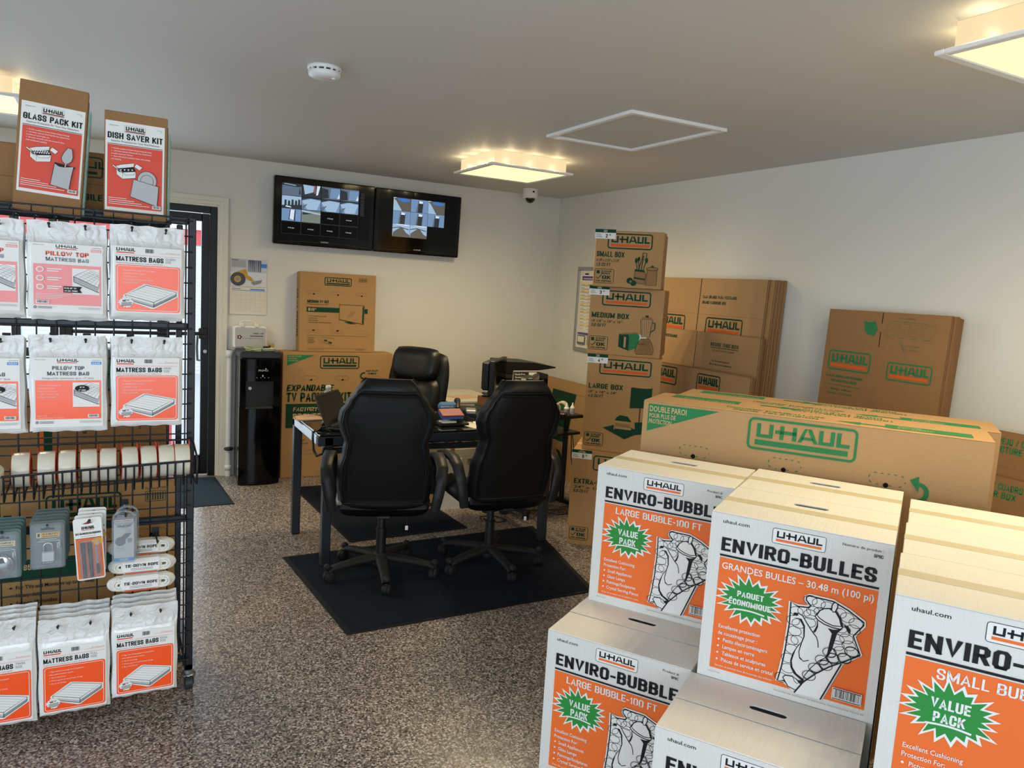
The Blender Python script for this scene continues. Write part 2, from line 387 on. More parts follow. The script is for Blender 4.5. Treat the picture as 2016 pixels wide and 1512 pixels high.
class Panel:
    """2-D drawing surface lying on a face of a mesh: origin o, right u, up v, outward n"""
    STEP = .00016
    def __init__(s, mb, o, u, v, n=None, off=.0004):
        s.mb = mb; s.o = Vector(o); s.u = Vector(u).normalized(); s.v = Vector(v).normalized(); s.n = s.u.cross(s.v).normalized() if n is None else Vector(n); s.L = 0; s.off = off
    def P(s, x, y): return s.o+s.u*x+s.v*y+s.n*(s.off+s.L*s.STEP)
    def up(s): s.L += 1; return s
    def raw(s, vs, fs, m): s.mb.add([s.P(x, y) for x, y in vs], fs, m)
    def poly(s, pts, m): s.up(); s.raw(pts, [tuple(range(len(pts)))], m)
    def rect(s, x0, y0, x1, y1, m): s.poly([(x0, y0), (x1, y0), (x1, y1), (x0, y1)], m)
    def ell(s, cx, cy, rx, ry, m, n=20): s.poly([(cx+rx*math.cos(2*PI*k/n), cy+ry*math.sin(2*PI*k/n)) for k in range(n)], m)
    def loop(s, pts, w, m, closed=True):
        """outlined path of width w"""
        s.up(); n = len(pts); L = []; R = []
        for i, p in enumerate(pts):
            a = pts[(i-1) % n] if (closed or i > 0) else p; b = pts[(i+1) % n] if (closed or i < n-1) else p
            dx, dy = b[0]-a[0], b[1]-a[1]; d = math.hypot(dx, dy) or 1; nx, ny = -dy/d*w/2, dx/d*w/2
            L.append((p[0]+nx, p[1]+ny)); R.append((p[0]-nx, p[1]-ny))
        k = n if closed else n-1
        s.raw(L+R, [(n+i, n+(i+1) % n, (i+1) % n, i) for i in range(k)], m)
    def line(s, x0, y0, x1, y1, w, m): s.loop([(x0, y0), (x1, y1)], w, m, False)
    def ring(s, cx, cy, rx, ry, w, m, n=14): s.loop([(cx+rx*math.cos(2*PI*k/n), cy+ry*math.sin(2*PI*k/n)) for k in range(n)], w, m)
    def text(s, t, x, y, h, m, w=None, bold=.0, al='l', shear=0, cond=.85, rot=0):
        """cap height h, baseline y; w forces the width; rot in degrees about (x,y)"""
        if bold >= .02 and all(c_ in GL for c_ in t):
            vs, fs, W0 = stroke_mesh(t, .205 if bold >= .04 else (.18 if bold >= .03 else .15)); k = h; cond = 1
        else: vs, fs, W0 = text_mesh(t, min(bold, .012)); k = h/CAP
        W0 = W0 or 1
        ww = w if w else W0*k*cond
        kx = ww/W0; ox = {'l': 0, 'c': -ww/2, 'r': -ww}[al]; s.up()
        c, sn = math.cos(math.radians(rot)), math.sin(math.radians(rot)); out = []
        for a, b in vs:
            px, py = ox+a*kx+shear*b*k, b*k
            out.append((x+px*c-py*sn, y+px*sn+py*c))
        s.raw(out, fs, m)
        return ww
    def logo(s, x, y, w, h, ink, bar, bg=None, lw=None):
        """the boxed five-letter mark with a bar beneath"""
        lw = lw or h*.06
        if bg: s.poly(rrect(x, y, x+w, y+h, h*.14), bg)
        s.loop(rrect(x+lw/2, y+lw/2, x+w-lw/2, y+h-lw/2, h*.14), lw, ink)
        s.rect(x+w*.075, y+h*.16, x+w*.925, y+h*.32, bar)
        s.letters(x+w*.085, y+h*.40, w*.80, h*.43, ink)
    def letters(s, x, y, w, h, m):
        # U - H A U L drawn from bars; the dash runs into the H
        s.up(); t = h*.27; q = w/5.15; R = []
        def bar(a, b, c, d): R.append(((a, b), (c, b), (c, d), (a, d)))
        a = x
        bar(a, y, a+t, y+h); bar(a+t, y, a+q-t*.05, y+t*.85); bar(a+q-t, y+t*.85, a+q, y+h)
        hx = a+q*1.12
        bar(hx, y+h*.40, hx+q*1.28, y+h*.64); bar(hx+q*.28, y, hx+q*.28+t, y+h*.98); bar(hx+q*1.28-t, y, hx+q*1.28, y+h*.98)
        ax = hx+q*1.36
        R.append(((ax, y), (ax+t, y), (ax+q*.5+t*.15, y+h), (ax+q*.5-t*.5, y+h)))
        R.append(((ax+q-t*.2, y), (ax+q-t*.2+t, y), (ax+q*.5+t*1.1, y+h), (ax+q*.5+t*.1, y+h)))
        R.append(((ax+t*.7, y+h*.2), (ax+q, y+h*.2), (ax+q*.85, y+h*.4), (ax+t*1.1, y+h*.4)))
        ux = ax+q*1.22
        bar(ux, y, ux+t, y+h); bar(ux+t, y, ux+q*.9-t*.05, y+t*.85); bar(ux+q*.9-t, y+t*.85, ux+q*.9, y+h)
        lx = ux+q*1.02
        bar(lx, y, lx+t, y+h); bar(lx+t, y, lx+q*.75, y+t*.9)
        for r in R: s.raw(list(r), [(0, 1, 2, 3)], m)
    def burst(s, cx, cy, rx, ry, m, n=18, inn=.68, seed=1):
        rd = random.Random(seed); P = []
        for k in range(2*n):
            t = PI*k/n+.1; f = (1 if k % 2 == 0 else inn)*(1+rd.uniform(-.10, .10)); P.append((cx+rx*f*math.cos(t), cy+ry*f*math.sin(t)))
        s.up(); s.raw(P+[(cx, cy)], [(k, (k+1) % (2*n), 2*n) for k in range(2*n)], m)
    def barcode(s, x0, y0, x1, y1, m='ink', bg='white_print', seed=3):
        if bg: s.rect(x0, y0, x1, y1, bg)
        rd = random.Random(seed); s.up(); x = x0+(x1-x0)*.08
        while x < x1-(x1-x0)*.08:
            w = (x1-x0)*rd.choice((.012, .02, .03)); s.raw([(x, y0+(y1-y0)*.18), (x+w, y0+(y1-y0)*.18), (x+w, y1-(y1-y0)*.12), (x, y1-(y1-y0)*.12)], [(0, 1, 2, 3)], m)
            x += w+(x1-x0)*rd.choice((.012, .02, .026))
    def dashes(s, cx, cy, w, h, m, lw=.004):
        P = rrect(cx-w/2, cy-h/2, cx+w/2, cy+h/2, h/2, 6); n = len(P); Q = []
        for i in range(n):
            a, b = P[i], P[(i+1) % n]; d = math.hypot(b[0]-a[0], b[1]-a[1]); k = max(1, int(d/.004))
            Q += [(a[0]+(b[0]-a[0])*j/k, a[1]+(b[1]-a[1])*j/k) for j in range(k)]
        st = 5
        for i in range(0, len(Q)-3, st): 
            s.loop(Q[i:i+3], lw, m, False); s.L -= 1
        s.up()
# ---------------------------------------------------------------- the room
XL, XR, YF, YB, H = -2.3, 3.737, -2.45, 6.256, 2.46
TH = .15
def struct(name, mb): return mb.build(name, kind='structure')
mb = MB(); mb.box((XL-TH, YF-TH, -.12), (XR+TH, YB+TH, 0), 'floor'); struct('floor', mb)
mb = MB(); mb.box((XL-TH, YF-TH, H), (XR+TH, YB+TH, H+.12), 'ceiling_paint'); struct('ceiling', mb)
mb = MB(); mb.box((XR, YF-TH, 0), (XR+TH, YB+TH, H), 'wall_paint'); struct('wall_right', mb)
GX0, GX1, GZ = -2.15, .738, 2.077
mb = MB()
mb.box((XL-TH, YB, 0), (GX0, YB+TH, H), 'wall_paint'); mb.box((GX1, YB, 0), (XR, YB+TH, H), 'wall_paint'); mb.box((GX0, YB, GZ), (GX1, YB+TH, H), 'wall_paint')
struct('wall_back', mb)
mb = MB()   # wall behind the viewer, with the shop-front opening
mb.box((XL-TH, YF-TH, 0), (-2.0, YF, H), 'wall_paint'); mb.box((1.0, YF-TH, 0), (XR, YF, H), 'wall_paint'); mb.box((-2.0, YF-TH, 2.25), (1.0, YF, H), 'wall_paint'); mb.box((-2.0, YF-TH, 0), (1.0, YF, .25), 'wall_paint')
struct('wall_front', mb)
mb = MB()
mb.box((XL-TH, YF, 0), (XL, -1.15, H), 'wall_paint'); mb.box((XL-TH, 1.55, 0), (XL, YB, H), 'wall_paint'); mb.box((XL-TH, -1.15, 2.25), (XL, 1.55, H), 'wall_paint'); mb.box((XL-TH, -1.15, 0), (XL, 1.55, .35), 'wall_paint')
struct('wall_left', mb)

# casing round the glazed opening at the back
mb = MB(); cw = .075
for a, b, d in ((0, .022, .012), (.014, .044, .022), (.040, cw, .030)):
    mb.box((GX1+a, YB-d, 0), (GX1+b, YB, GZ+b), 'trim_paint', .003)
    mb.box((GX0, YB-d, GZ+a), (GX1+a, YB, GZ+b), 'trim_paint', .003)
struct('trim_1', mb)

# glazed door and its neighbour window, black aluminium
d1 = MB(); y0, y1 = YB+.03, YB+.08
d1.box((GX1-.05, y0-.02, 0), (GX1, y1+.02, GZ), 'black_frame', .003); d1.box((-.36, y0-.02, GZ-.05), (GX1-.05, y1+.02, GZ), 'black_frame', .003)
d1.box((-.36, y0-.02, 0), (-.31, y1+.02, GZ-.05), 'black_frame', .003)
for x0, x1 in ((.63, .685), (.325, .41), (-.305, -.235)): d1.box((x0, y0, .012), (x1, y1, GZ-.055), 'black_frame', .004)
for z0, z1 in ((.012, .165), (1.965, GZ-.055)): d1.box((-.235, y0, z0), (.63, y1, z1), 'black_frame', .004)
door = d1.build('door_1', kind='structure')
mb = MB(); mb.box((-.235, y0+.022, .165), (.325, y0+.028, 1.965), 'window_glass'); mb.box((.41, y0+.022, .165), (.63, y0+.028, 1.965), 'window_glass'); mb.build('pane', door)
mb = MB(); mb.tube([(-.22, YB-.01, 1.115), (.40, YB-.01, 1.115), (.655, YB-.01, 1.12)], .014, 'black_plastic', 10); mb.box((.61, YB-.02, 1.08), (.67, YB+.035, 1.16), 'black_plastic', .006); mb.box((-.27, YB-.02, 1.08), (-.22, YB+.035, 1.16), 'black_plastic', .006); mb.build('push_bar', door)
mb = MB(); mb.tube([(.66, y1, 1.10), (.617, y1+.05, 1.10), (.612, y1+.05, 1.0), (.617, y1+.05, .90), (.66, y1, .90)], .010, 'steel_dark', 8); mb.build('pull_handle', door)
mb = MB(); mb.cyl((.66, YB+.03, .98), (.66, YB+.022, .98), .014, 'chrome', n=14); mb.build('lock_cylinder', door)
w = MB()
w.box((GX0, y0-.02, GZ-.06), (-.36, y1+.02, GZ), 'black_frame', .003); w.box((GX0, y0-.02, 0), (-.36, y1+.02, .12), 'black_frame', .003)
for x in (GX0, -1.65, -1.15, -.59): w.box((x, y0-.02, .12), (x+.055, y1+.02, GZ-.06), 'black_frame', .003)
w.box((GX0, y0-.01, .93), (-.36, y1+.01, .99), 'black_frame', .003)
win = w.build('window_1', kind='structure')
mb = MB(); mb.box((GX0+.05, y0+.022, .12), (-.37, y0+.028, GZ-.06), 'window_glass'); mb.build('pane', win)

# outside: concrete apron and the storage building across it
mb = MB(); mb.box((-14, YB+TH, -.16), (16, 30, -.04), 'concrete'); mb.build('ground', kind='structure')
mb = MB(); Yb = 13.0
mb.box((-9, Yb, -.04), (7, Yb+5, 1.99), 'siding'); mb.box((-9, Yb-.03, 1.98), (7, Yb+5, 2.21), 'siding_red'); mb.box((-9, Yb-.08, 2.21), (7, Yb+5, 3.2), 'siding')
for k in range(34): mb.box((-9, Yb-.012, .02+k*.058), (7, Yb, .05+k*.058), 'siding')
mb.build('storage_building', label='white sided storage building with a red band, seen through the back door', cat='building')
# red kerb bollard guard just outside
mb = MB(); mb.cyl((.47, 7.6, -.04), (.47, 7.6, .22), .05, 'siding_red', n=16); mb.sphere((.47, 7.6, .22), .05, 'siding_red', 16, 6); mb.build('bollard', label='short red bollard outside the glazed door', cat='bollard')

# ---------------------------------------------------------------- ceiling things
def ceiling_light(x, y, label):
    t = empty('ceiling_light', (x, y, H), 0, label, 'light', 'square ceiling lights')
    mb = MB(); a = .262; z0, z1 = -.085, -.002
    for sx, sy in ((1, 0), (-1, 0), (0, 1), (0, -1)):
        if sx: mb.box((min(sx*a, sx*(a-.008)), -a, z0), (max(sx*a, sx*(a-.008)), a, z1), 'lamp_side')
        else: mb.box((-a, min(sy*a, sy*(a-.008)), z0), (a, max(sy*a, sy*(a-.008)), z1), 'lamp_side')
    mb.build('side_panel', t)
    mb = MB(); o, i = .30, .268
    for lo, hi in (((-o, -o), (o, -i)), ((-o, i), (o, o)), ((-o, -i), (-i, i)), ((i, -i), (o, i))): mb.box((lo[0], lo[1], -.098), (hi[0], hi[1], -.084), 'white_gloss', .003)
    mb.build('frame', t)
    mb = MB(); mb.box((-i, -i, -.094), (i, i, -.088), 'diffuser'); mb.build('diffuser', t)
    for i in range(3):      # unseen spots added below the diffuser to throw its light into the room
        for j in range(3):
            l = bpy.data.lights.new('lamp', 'SPOT'); l.energy = LAMP_W; l.color = LAMP; l.shadow_soft_size = 0; l.spot_size = math.radians(176); l.spot_blend = 1.0
            lo = bpy.data.objects.new('lamp', l); COL.objects.link(lo); lo.parent = t; lo.location = ((i-1)*.19, (j-1)*.19, -.100)
    for dx, dy in ((1, 0), (-1, 0), (0, 1), (0, -1)):   # unseen points added beside the rim to make the glow on the ceiling
        for q in (-.17, 0, .17):
            l = bpy.data.lights.new('added_rim_glow', 'POINT'); l.energy = .22; l.color = LAMP; l.shadow_soft_size = 0
            ro = bpy.data.objects.new('added_rim_glow', l); COL.objects.link(ro); ro.parent = t; ro.location = (dx*.295+(q if dy else 0), dy*.295+(q if dx else 0), -.055)
    return t
ceiling_light(2.41, 4.69, 'lit square ceiling light above the desk, beside the dome camera')
ceiling_light(2.475, 1.24, 'lit square ceiling light nearest the viewer, above the white boxes')
ceiling_light(-.66, 4.74, 'lit square ceiling light partly behind the glass kit on the rack')

t = empty('attic_hatch', (2.445, 3.405, H), 0, 'white framed square access hatch in the ceiling', 'hatch')
mb = MB(); a, b, c = .295, .395, .03
for lo, hi in (((-a, -b), (a, -b+c)), ((-a, b-c), (a, b)), ((-a, -b+c), (-a+c, b-c)), ((a-c, -b+c), (a, b-c))): mb.box((lo[0], lo[1], -.018), (hi[0], hi[1], -.001), 'white_gloss', .002)
mb.build('frame', t)
mb = MB(); mb.box((-a+c+.004, -b+c+.004, -.006), (a-c-.004, b-c-.004, -.001), 'ceiling_paint'); mb.build('panel', t)

t = empty('smoke_detector', (.795, 3.29, H), 0, 'round white smoke detector on the ceiling', 'smoke detector')
mb = MB(); mb.lathe([(.0, -.001), (.070, -.001), (.070, -.014), (.064, -.016)], 'white_plastic', 28); mb.lathe([(.056, -.016), (.056, -.022)], 'grey_plastic', 28); mb.lathe([(.064, -.022), (.067, -.026), (.064, -.040), (.045, -.048), (0, -.050)], 'white_plastic', 28)
for k in range(14):
    q = 2*PI*k/14; mb.T = Matrix.Rotation(q, 4, 'Z'); mb.box((.054, -.004, -.023), (.066, .004, -.015), 'white_plastic'); mb.T = Matrix()
mb.build('housing', t)
mb = MB(); p = Panel(mb, (-.02, -.012, -.0495), (1, 0, 0), (0, -1, 0), (0, 0, -1)); p.rect(0, 0, .05, .004, 'red_label'); mb.build('label', t)
mb = MB(); mb.cyl((.03, -.03, -.046), (.03, -.03, -.052), .008, 'white_plastic', n=12); mb.build('test_button', t)

t = empty('security_camera', (3.215, 5.89, H), 0, 'white dome security camera on the ceiling by the corner', 'camera')
mb = MB(); mb.lathe([(0, -.001), (.073, -.001), (.073, -.008), (.066, -.012), (.064, -.075), (.058, -.080), (.040, -.080)], 'white_plastic', 28); mb.build('housing', t)
mb = MB(); mb.sphere((0, 0, -.078), .042, 'smoked_dome', 20, 8, half=True); mb.build('dome', t)
mb = MB(); p = Panel(mb, (-.02, -.0655, -.036), (1, 0, 0), (0, 0, 1)); p.rect(.004, 0, .024, .013, 'ink'); mb.build('badge', t)

# ---------------------------------------------------------------- wall-mounted televisions
def scene_feed(p, x0, y0, x1, y1, k):
    w, h = x1-x0, y1-y0
    def q(pts, m): p.poly([(x0+a*w, y0+b*h) for a, b in pts], m)
    base = {0: 'feed_grey', 1: 'feed_blue', 2: 'feed_blue', 3: 'feed_sky', 4: 'feed_sky', 5: 'feed_brown', 6: 'feed_dark', 7: 'feed_grey', 8: 'feed_blue', 9: 'feed_tan'}[k]; q([(0, 0), (1, 0), (1, 1), (0, 1)], base)
    if k == 0: q([(0, .8), (.8, .72), (1, .8), (1, 1), (0, 1)], 'feed_dark'); q([(.1, .9), (.7, .82), (.7, .88), (.1, .95)], 'feed_sky'); q([(.86, .1), (.97, .2), (.9, .8)], 'feed_dark')
    elif k == 1: q([(.30, 0), (.42, 0), (.46, .9), (.40, .9)], 'feed_grey'); q([(.40, 0), (.68, 0), (.72, .85), (.44, .92)], 'feed_dark'); q([(.46, .72), (.68, .72), (.70, .86), (.47, .92)], 'feed_white')
    elif k in (2, 9):
        if k == 9: q([(.05, .6), (.6, .75), (.6, .92), (.05, .88)], 'feed_dark'); q([(0, .85), (1, .7), (1, .82), (0, 1)], 'feed_sky')
        else: q([(0, .75), (.4, .95), (1, .9), (1, 1), (0, 1)], 'feed_dark'); q([(0, .72), (.5, .92), (1, .82), (.8, .05), (.3, 0)], 'feed_sky'); q([(0, .3), (.3, .5), (.1, 0), (0, 0)], 'feed_grey')
    elif k == 3: q([(0, 0), (.05, .35), (.42, .72), (.58, .72), (.8, .35), (1, .2), (1, 0)], 'feed_brown'); q([(0, .62), (.4, .74), (.95, .58), (.95, .64), (.4, .80), (0, .68)], 'feed_dark'); q([(.2, .95), (.8, .90), (1, .96), (1, 1), (.2, 1)], 'feed_white')
    elif k == 4:
        q([(0, 0), (1, 0), (1, .35), (0, .2)], 'feed_dark')
        for a, b in ((.12, .3), (.30, .25), (.48, .35), (.66, .3), (.82, .4)): q([(a, b-.2), (a+.13, b-.2), (a+.12, b+.35), (a+.02, b+.38)], 'feed_dark')
        q([(.2, .1), (.5, .05), (.45, .15), (.2, .2)], 'feed_white')
    elif k == 5: q([(0, 0), (.5, 0), (.15, .75), (.02, .9), (0, .9)], 'feed_sky'); q([(.22, .95), (.6, 1), (.95, .9), (.9, .75), (.55, .7), (.28, .78)], 'feed_deep'); q([(0, .92), (.2, 1), (0, 1)], 'feed_white')
    elif k == 6: q([(.05, 1), (.15, .2), (.6, .45), (.62, .95)], 'feed_sky'); q([(.60, .95), (.66, .3), (.72, .4), (.70, 1)], 'feed_red'); q([(.78, 1), (.74, .2), (.84, .25), (.95, 1)], 'feed_white')
    elif k == 7: q([(0, 0), (.4, .1), (.35, .8), (0, .9)], 'feed_dark'); q([(.45, .1), (1, .15), (1, .95), (.5, .9)], 'feed_blue'); q([(.85, .1), (.98, .15), (.95, .55)], 'feed_white')
    elif k == 8: q([(.40, .2), (.62, .1), (.66, .92), (.45, .95)], 'feed_white'); q([(.36, .1), (.41, .1), (.46, .95), (.42, .95)], 'feed_dark'); q([(.63, .05), (.70, 0), (.72, .95), (.67, .92)], 'feed_dark')
def television(x0, x1, z0, z1, label, which):
    t = empty('television', ((x0+x1)/2, YB-.10, (z0+z1)/2), 0, label, 'television', 'televisions side by side on the back wall')
    t.rotation_euler = (math.radians(2.0), 0, 0)
    w, h = x1-x0, z1-z0
    mb = MB(); mb.box((-w/2, -.022, -h/2), (w/2, .03, h/2), 'gloss_black', .008); mb.box((-w*.36, .03, -h*.36), (w*.36, .055, h*.36), 'black_plastic', .01); mb.build('housing', t)
    mb = MB(); bw = .034
    mb.box((-w/2+bw, -.0235, -h/2+.075), (w/2-bw, -.022, h/2-bw), 'screen_black')
    p = Panel(mb, (-w/2, -.0237, -h/2), (1, 0, 0), (0, 0, 1))
    if which == 0:
        u0, u1, v0, v1 = .07*w, .83*w, .16*h, .91*h; cw_, ch = (u1-u0)/4, (v1-v0)/4
        for r in range(4):
            for c in range(4):
                a, b = u0+c*cw_, v1-(r+1)*ch
                if r < 2 or (r == 2 and c < 2): scene_feed(p, a+.002, b+.002, a+cw_-.002, b+ch-.002, [0, 6, 7, 7, 4, 2, 2, 2, 8, 9][min(9, r*4+c)])
                else: p.loop([(a+.002, b+.002), (a+cw_-.002, b+.002), (a+cw_-.002, b+ch-.002), (a+.002, b+ch-.002)], .0012, 'feed_line'); p.text('No Video Signal', a+cw_/2, b+ch*.45, .008, 'feed_white', al='c', w=.045)
        for k in range(16): p.rect(.845*w, .86*h-k*.022*h, .885*w, .866*h-k*.022*h, 'feed_line')
    else:
        u0, u1, v0, v1 = .20*w, .80*w, .26*h, .88*h; cw_, ch = (u1-u0)/3, (v1-v0)/3
        for r in range(3):
            for c in range(3):
                if r == 2 and c == 2: continue
                a, b = u0+c*cw_, v1-(r+1)*ch; scene_feed(p, a+.001, b+.001, a+cw_-.001, b+ch-.001, [5, 1, 5, 1, 1, 1, 3, 3][r*3+c])
    mb.build('screen', t)
    mb = MB(); p = Panel(mb, (0, -.0224, -h/2), (1, 0, 0), (0, 0, 1)); p.text('SAMSUNG', 0, .032, .011, 'grey_shade', al='c', w=.062, bold=.02)
    p.loop([(-w*.46+w*.92*k/16, .022+.010*math.sin(PI*k/16)) for k in range(17)], .002, 'grey_plastic', False); mb.build('bezel', t)
    mb = MB(); mb.box((-.14, .05, -.10), (.14, .095, .10), 'black_plastic', .004); mb.build('wall_bracket', t)
television(1.125, 1.917, 1.838, 2.352, 'left wall television showing a four by four grid of camera views', 0)
television(1.921, 2.680, 1.838, 2.350, 'right wall television showing eight camera views and a blank corner', 1)

# ---------------------------------------------------------------- back wall, by the door
t = empty('calendar', (.968, YB, 1.49), 0, 'wall calendar with a snowy photo of a yellow loader', 'calendar')
mb = MB(); mb.box((-.134, -.006, .004), (.134, -.001, .216), 'paper'); p = Panel(mb, (-.134, -.006, .004), (1, 0, 0), (0, 0, 1))
p.rect(0, 0, .268, .212, 'photo_snow'); p.rect(0, .11, .268, .212, 'photo_sky')
rd = random.Random(5)
for k in range(12):
    x = .13+k*.0085+rd.uniform(-.003, .003); p.poly([(x, .115), (x+.004, .115), (x+.006, .205), (x-.003, .205)], 'photo_tree')
p.rect(.005, .145, .115, .207, 'grey_shade')
for k in range(6): p.rect(.01, .150+k*.008, .108, .1525+k*.008, 'mid_grey')
p.rect(.008, .199, .055, .203, 'ink')
p.poly([(.02, .10), (.11, .135), (.125, .10), (.10, .05), (.03, .06)], 'loader_yellow'); p.poly([(.10, .10), (.15, .075), (.175, .04), (.14, .045), (.10, .075)], 'loader_yellow')
p.poly([(.15, .035), (.235, .06), (.225, .03), (.17, .012)], 'mid_grey'); p.ell(.20, .075, .045, .025, 'photo_snow')
p.ell(.055, .055, .056, .052, 'tyre_grey', 26); p.ell(.052, .055, .026, .026, 'loader_yellow', 20); p.ell(.052, .055, .015, .015, 'mid_grey', 16); p.rect(.225, .15, .268, .18, 'blue_print')
mb.build('photo_page', t)
mb = MB(); mb.box((-.138, -.010, -.214), (.138, -.001, -.002), 'paper', .002); p = Panel(mb, (-.138, -.010, -.214), (1, 0, 0), (0, 0, 1))
p.rect(.012, .186, .262, .190, 'blue_print'); p.rect(.015, .197, .08, .203, 'mid_grey'); p.rect(.15, .193, .258, .202, 'blue_print')
for k in range(6): p.rect(.012, .03+k*.030, .262, .0306+k*.030, 'mid_grey')
for k in range(8): p.rect(.012+k*.0357, .03, .0126+k*.0357, .18, 'mid_grey')
n = 1
for r in range(5):
    for c in range(7):
        if 3 <= r*7+c < 34: p.text(str(n), .04+c*.0357, .168-r*.030, .004, 'ink', al='r'); n += 1
mb.build('month_page', t)

t = empty('water_pipe', (.832, YB-.032, 0), 0, 'white wall pipe with a black valve handle between door and cooler', 'pipe')
mb = MB(); mb.cyl((0, 0, .001), (0, 0, 1.0), .021, 'white_plastic', n=16); mb.lathe([(.021, .05), (.026, .05), (.026, .09), (.021, .09)], 'white_plastic', 16); mb.lathe([(.021, .94), (.027, .94), (.027, 1.0), (0, 1.0)], 'white_plastic', 16); mb.build('pipe', t)
mb = MB(); mb.lathe([(0, -.014), (.03, -.010), (.038, 0), (.030, .010), (0, .016)], 'black_plastic', 12, (0, -.03, .225), smooth=False); mb.build('valve_handle', t)

# black bottom-load water cooler
CX = 1.012
t = empty('water_cooler', (CX, 5.89, 0), 0, 'black free-standing water cooler with PRIMO lettering beside the door', 'water cooler')
hw, dp = .150, .300
def cooler_front(u, v, z0, z1, bulge=.02):
    x = -hw+2*hw*u; return (x, .012-bulge*(1-(2*u-1)**2), z0+(z1-z0)*v)
mb = MB(); mb.box((-hw+.008, .02, .012), (hw-.008, dp, .985), 'black_plastic', .012); mb.box((-hw, .0, .965), (hw, dp, 1.02), 'steel_dark', .012)
mb.box((-hw, .02, .002), (hw, .06, .03), 'black_plastic', .004); mb.build('body', t)
mb = MB(); mb.grid(lambda u, v: cooler_front(u, v, .012, .60, .026), 16, 6, 'gloss_black'); mb.box((-hw, .01, .012), (-hw+.01, .06, .60), 'gloss_black', .003); mb.box((hw-.01, .01, .012), (hw, .06, .60), 'gloss_black', .003); mb.build('lower_door', t)
mb = MB(); mb.grid(lambda u, v: cooler_front(u, v, .80, .965, .022), 16, 4, 'gloss_black')
for x0, x1 in ((-hw, -hw+.045), (hw-.062, hw)): mb.box((x0, 0.0, .60), (x1, .05, .965), 'gloss_black', .006)
mb.box((-hw+.045, .045, .615), (hw-.06, .055, .82), 'gloss_black'); mb.build('upper_front', t)
mb = MB(); mb.grid(lambda u, v: (-hw+.02+(2*hw-.04)*u, .03-.04*math.sin(PI*u)*(1-v)-.0, .598+.012*v), 16, 2, 'grey_plastic'); mb.box((-hw+.04, -.02, .592), (hw-.06, .05, .604), 'grey_plastic', .003); mb.build('drip_tray', t)
mb = MB(); mb.cyl((-.075, .02, .745), (-.075, .008, .745), .012, 'steel_print', n=18); mb.build('badge', t)
mb = MB(); p = Panel(mb, (-.05, -.0125, .80), (1, 0, 0), (0, 0, 1), off=.001); p.text('PRIMO', .03, .075, .014, 'grey_shade', w=.07, bold=.0)
for k in range(4): p.ell(.02+k*.028, .028, .0035, .0035, 'mid_grey', 10)
p.ell(.083, .095, .004, .006, 'grey_shade', 10); p.ell(.062, .042, .005, .009, 'grey_shade', 10); mb.build('control_panel', t)
mb = MB(); mb.cyl((-.03, .03, .80), (-.03, .03, .775), .009, 'grey_plastic', n=10); mb.cyl((.03, .03, .80), (.03, .03, .775), .009, 'grey_plastic', n=10); mb.build('taps', t)

t = empty('first_aid_kit', (.972, YB-.075, 1.0205), 0, 'white first aid box standing on top of the water cooler', 'first aid kit')
mb = MB(); mb.box((-.125, -.035, 0), (.125, .06, .175), 'white_gloss', .014); p = Panel(mb, (-.125, -.035, 0), (1, 0, 0), (0, 0, 1), off=.0006)
p.loop(rrect(.014, .014, .236, .161, .012), .0015, 'mid_grey'); p.poly(rrect(.016, .016, .234, .159, .011), 'grey_shade')
p.text('FIRST AID', .222, .112, .010, 'ink', al='r', bold=.04, w=.075); p.text('SECOURISME', .222, .092, .010, 'ink', al='r', bold=.04, w=.098); p.text('St. John Ambulance Saint-Jean', .222, .076, .006, 'ink', al='r', w=.155); p.text('www.sja.ca', .222, .062, .005, 'ink', al='r')
p.burst(.045, .088, .021, .021, 'deep_red', 5, .6, 2); p.ell(.045, .088, .014, .014, 'ink', 14); p.rect(.0365, .0855, .0535, .0905, 'white_print'); p.rect(.0425, .0795, .0475, .0965, 'white_print')
mb.build('case', t)
mb = MB(); mb.tube([(-.07, .0, .17), (-.07, 0, .20), (-.05, 0, .212), (.02, 0, .212), (.04, 0, .20), (.04, 0, .17)], .007, 'white_gloss', 8); mb.build('handle', t)
mb = MB()
for x in (-.06, .05): mb.box((x-.012, -.042, .165), (x+.012, -.034, .195), 'white_plastic', .003)
mb.build('latch', t)

t = empty('extension_cord', (1.02, 5.97, 1.0205), 0, 'coiled pale green extension cord lying on the water cooler', 'cord')
mb = MB()
for k in range(4):
    a, b = .055+.004*k, .022+.003*k
    mb.tube([(-.05+a*math.cos(2*PI*i/24), b*math.sin(2*PI*i/24), .006+.006*k+.006*math.sin(4*PI*i/24+k)) for i in range(24)], .0045, 'cord_green' if k % 2 else 'cord_cream', 6, True)
    mb.tube([(.055+a*.7*math.cos(2*PI*i/24), b*math.sin(2*PI*i/24)-.005, .006+.005*k) for i in range(24)], .0045, 'cord_cream' if k % 2 else 'cord_green', 6, True)
mb.build('cable', t)
mb = MB(); mb.box((.015, -.03, .018), (.05, -.008, .038), 'black_plastic', .005); mb.cyl((.05, -.02, .03), (.068, -.022, .04), .008, 'black_plastic', n=8); mb.build('plug', t)
mb = MB(); mb.box((.06, .02, 0), (.105, .045, .055), 'kraft_light', .002); mb.build('card_sleeve', t)

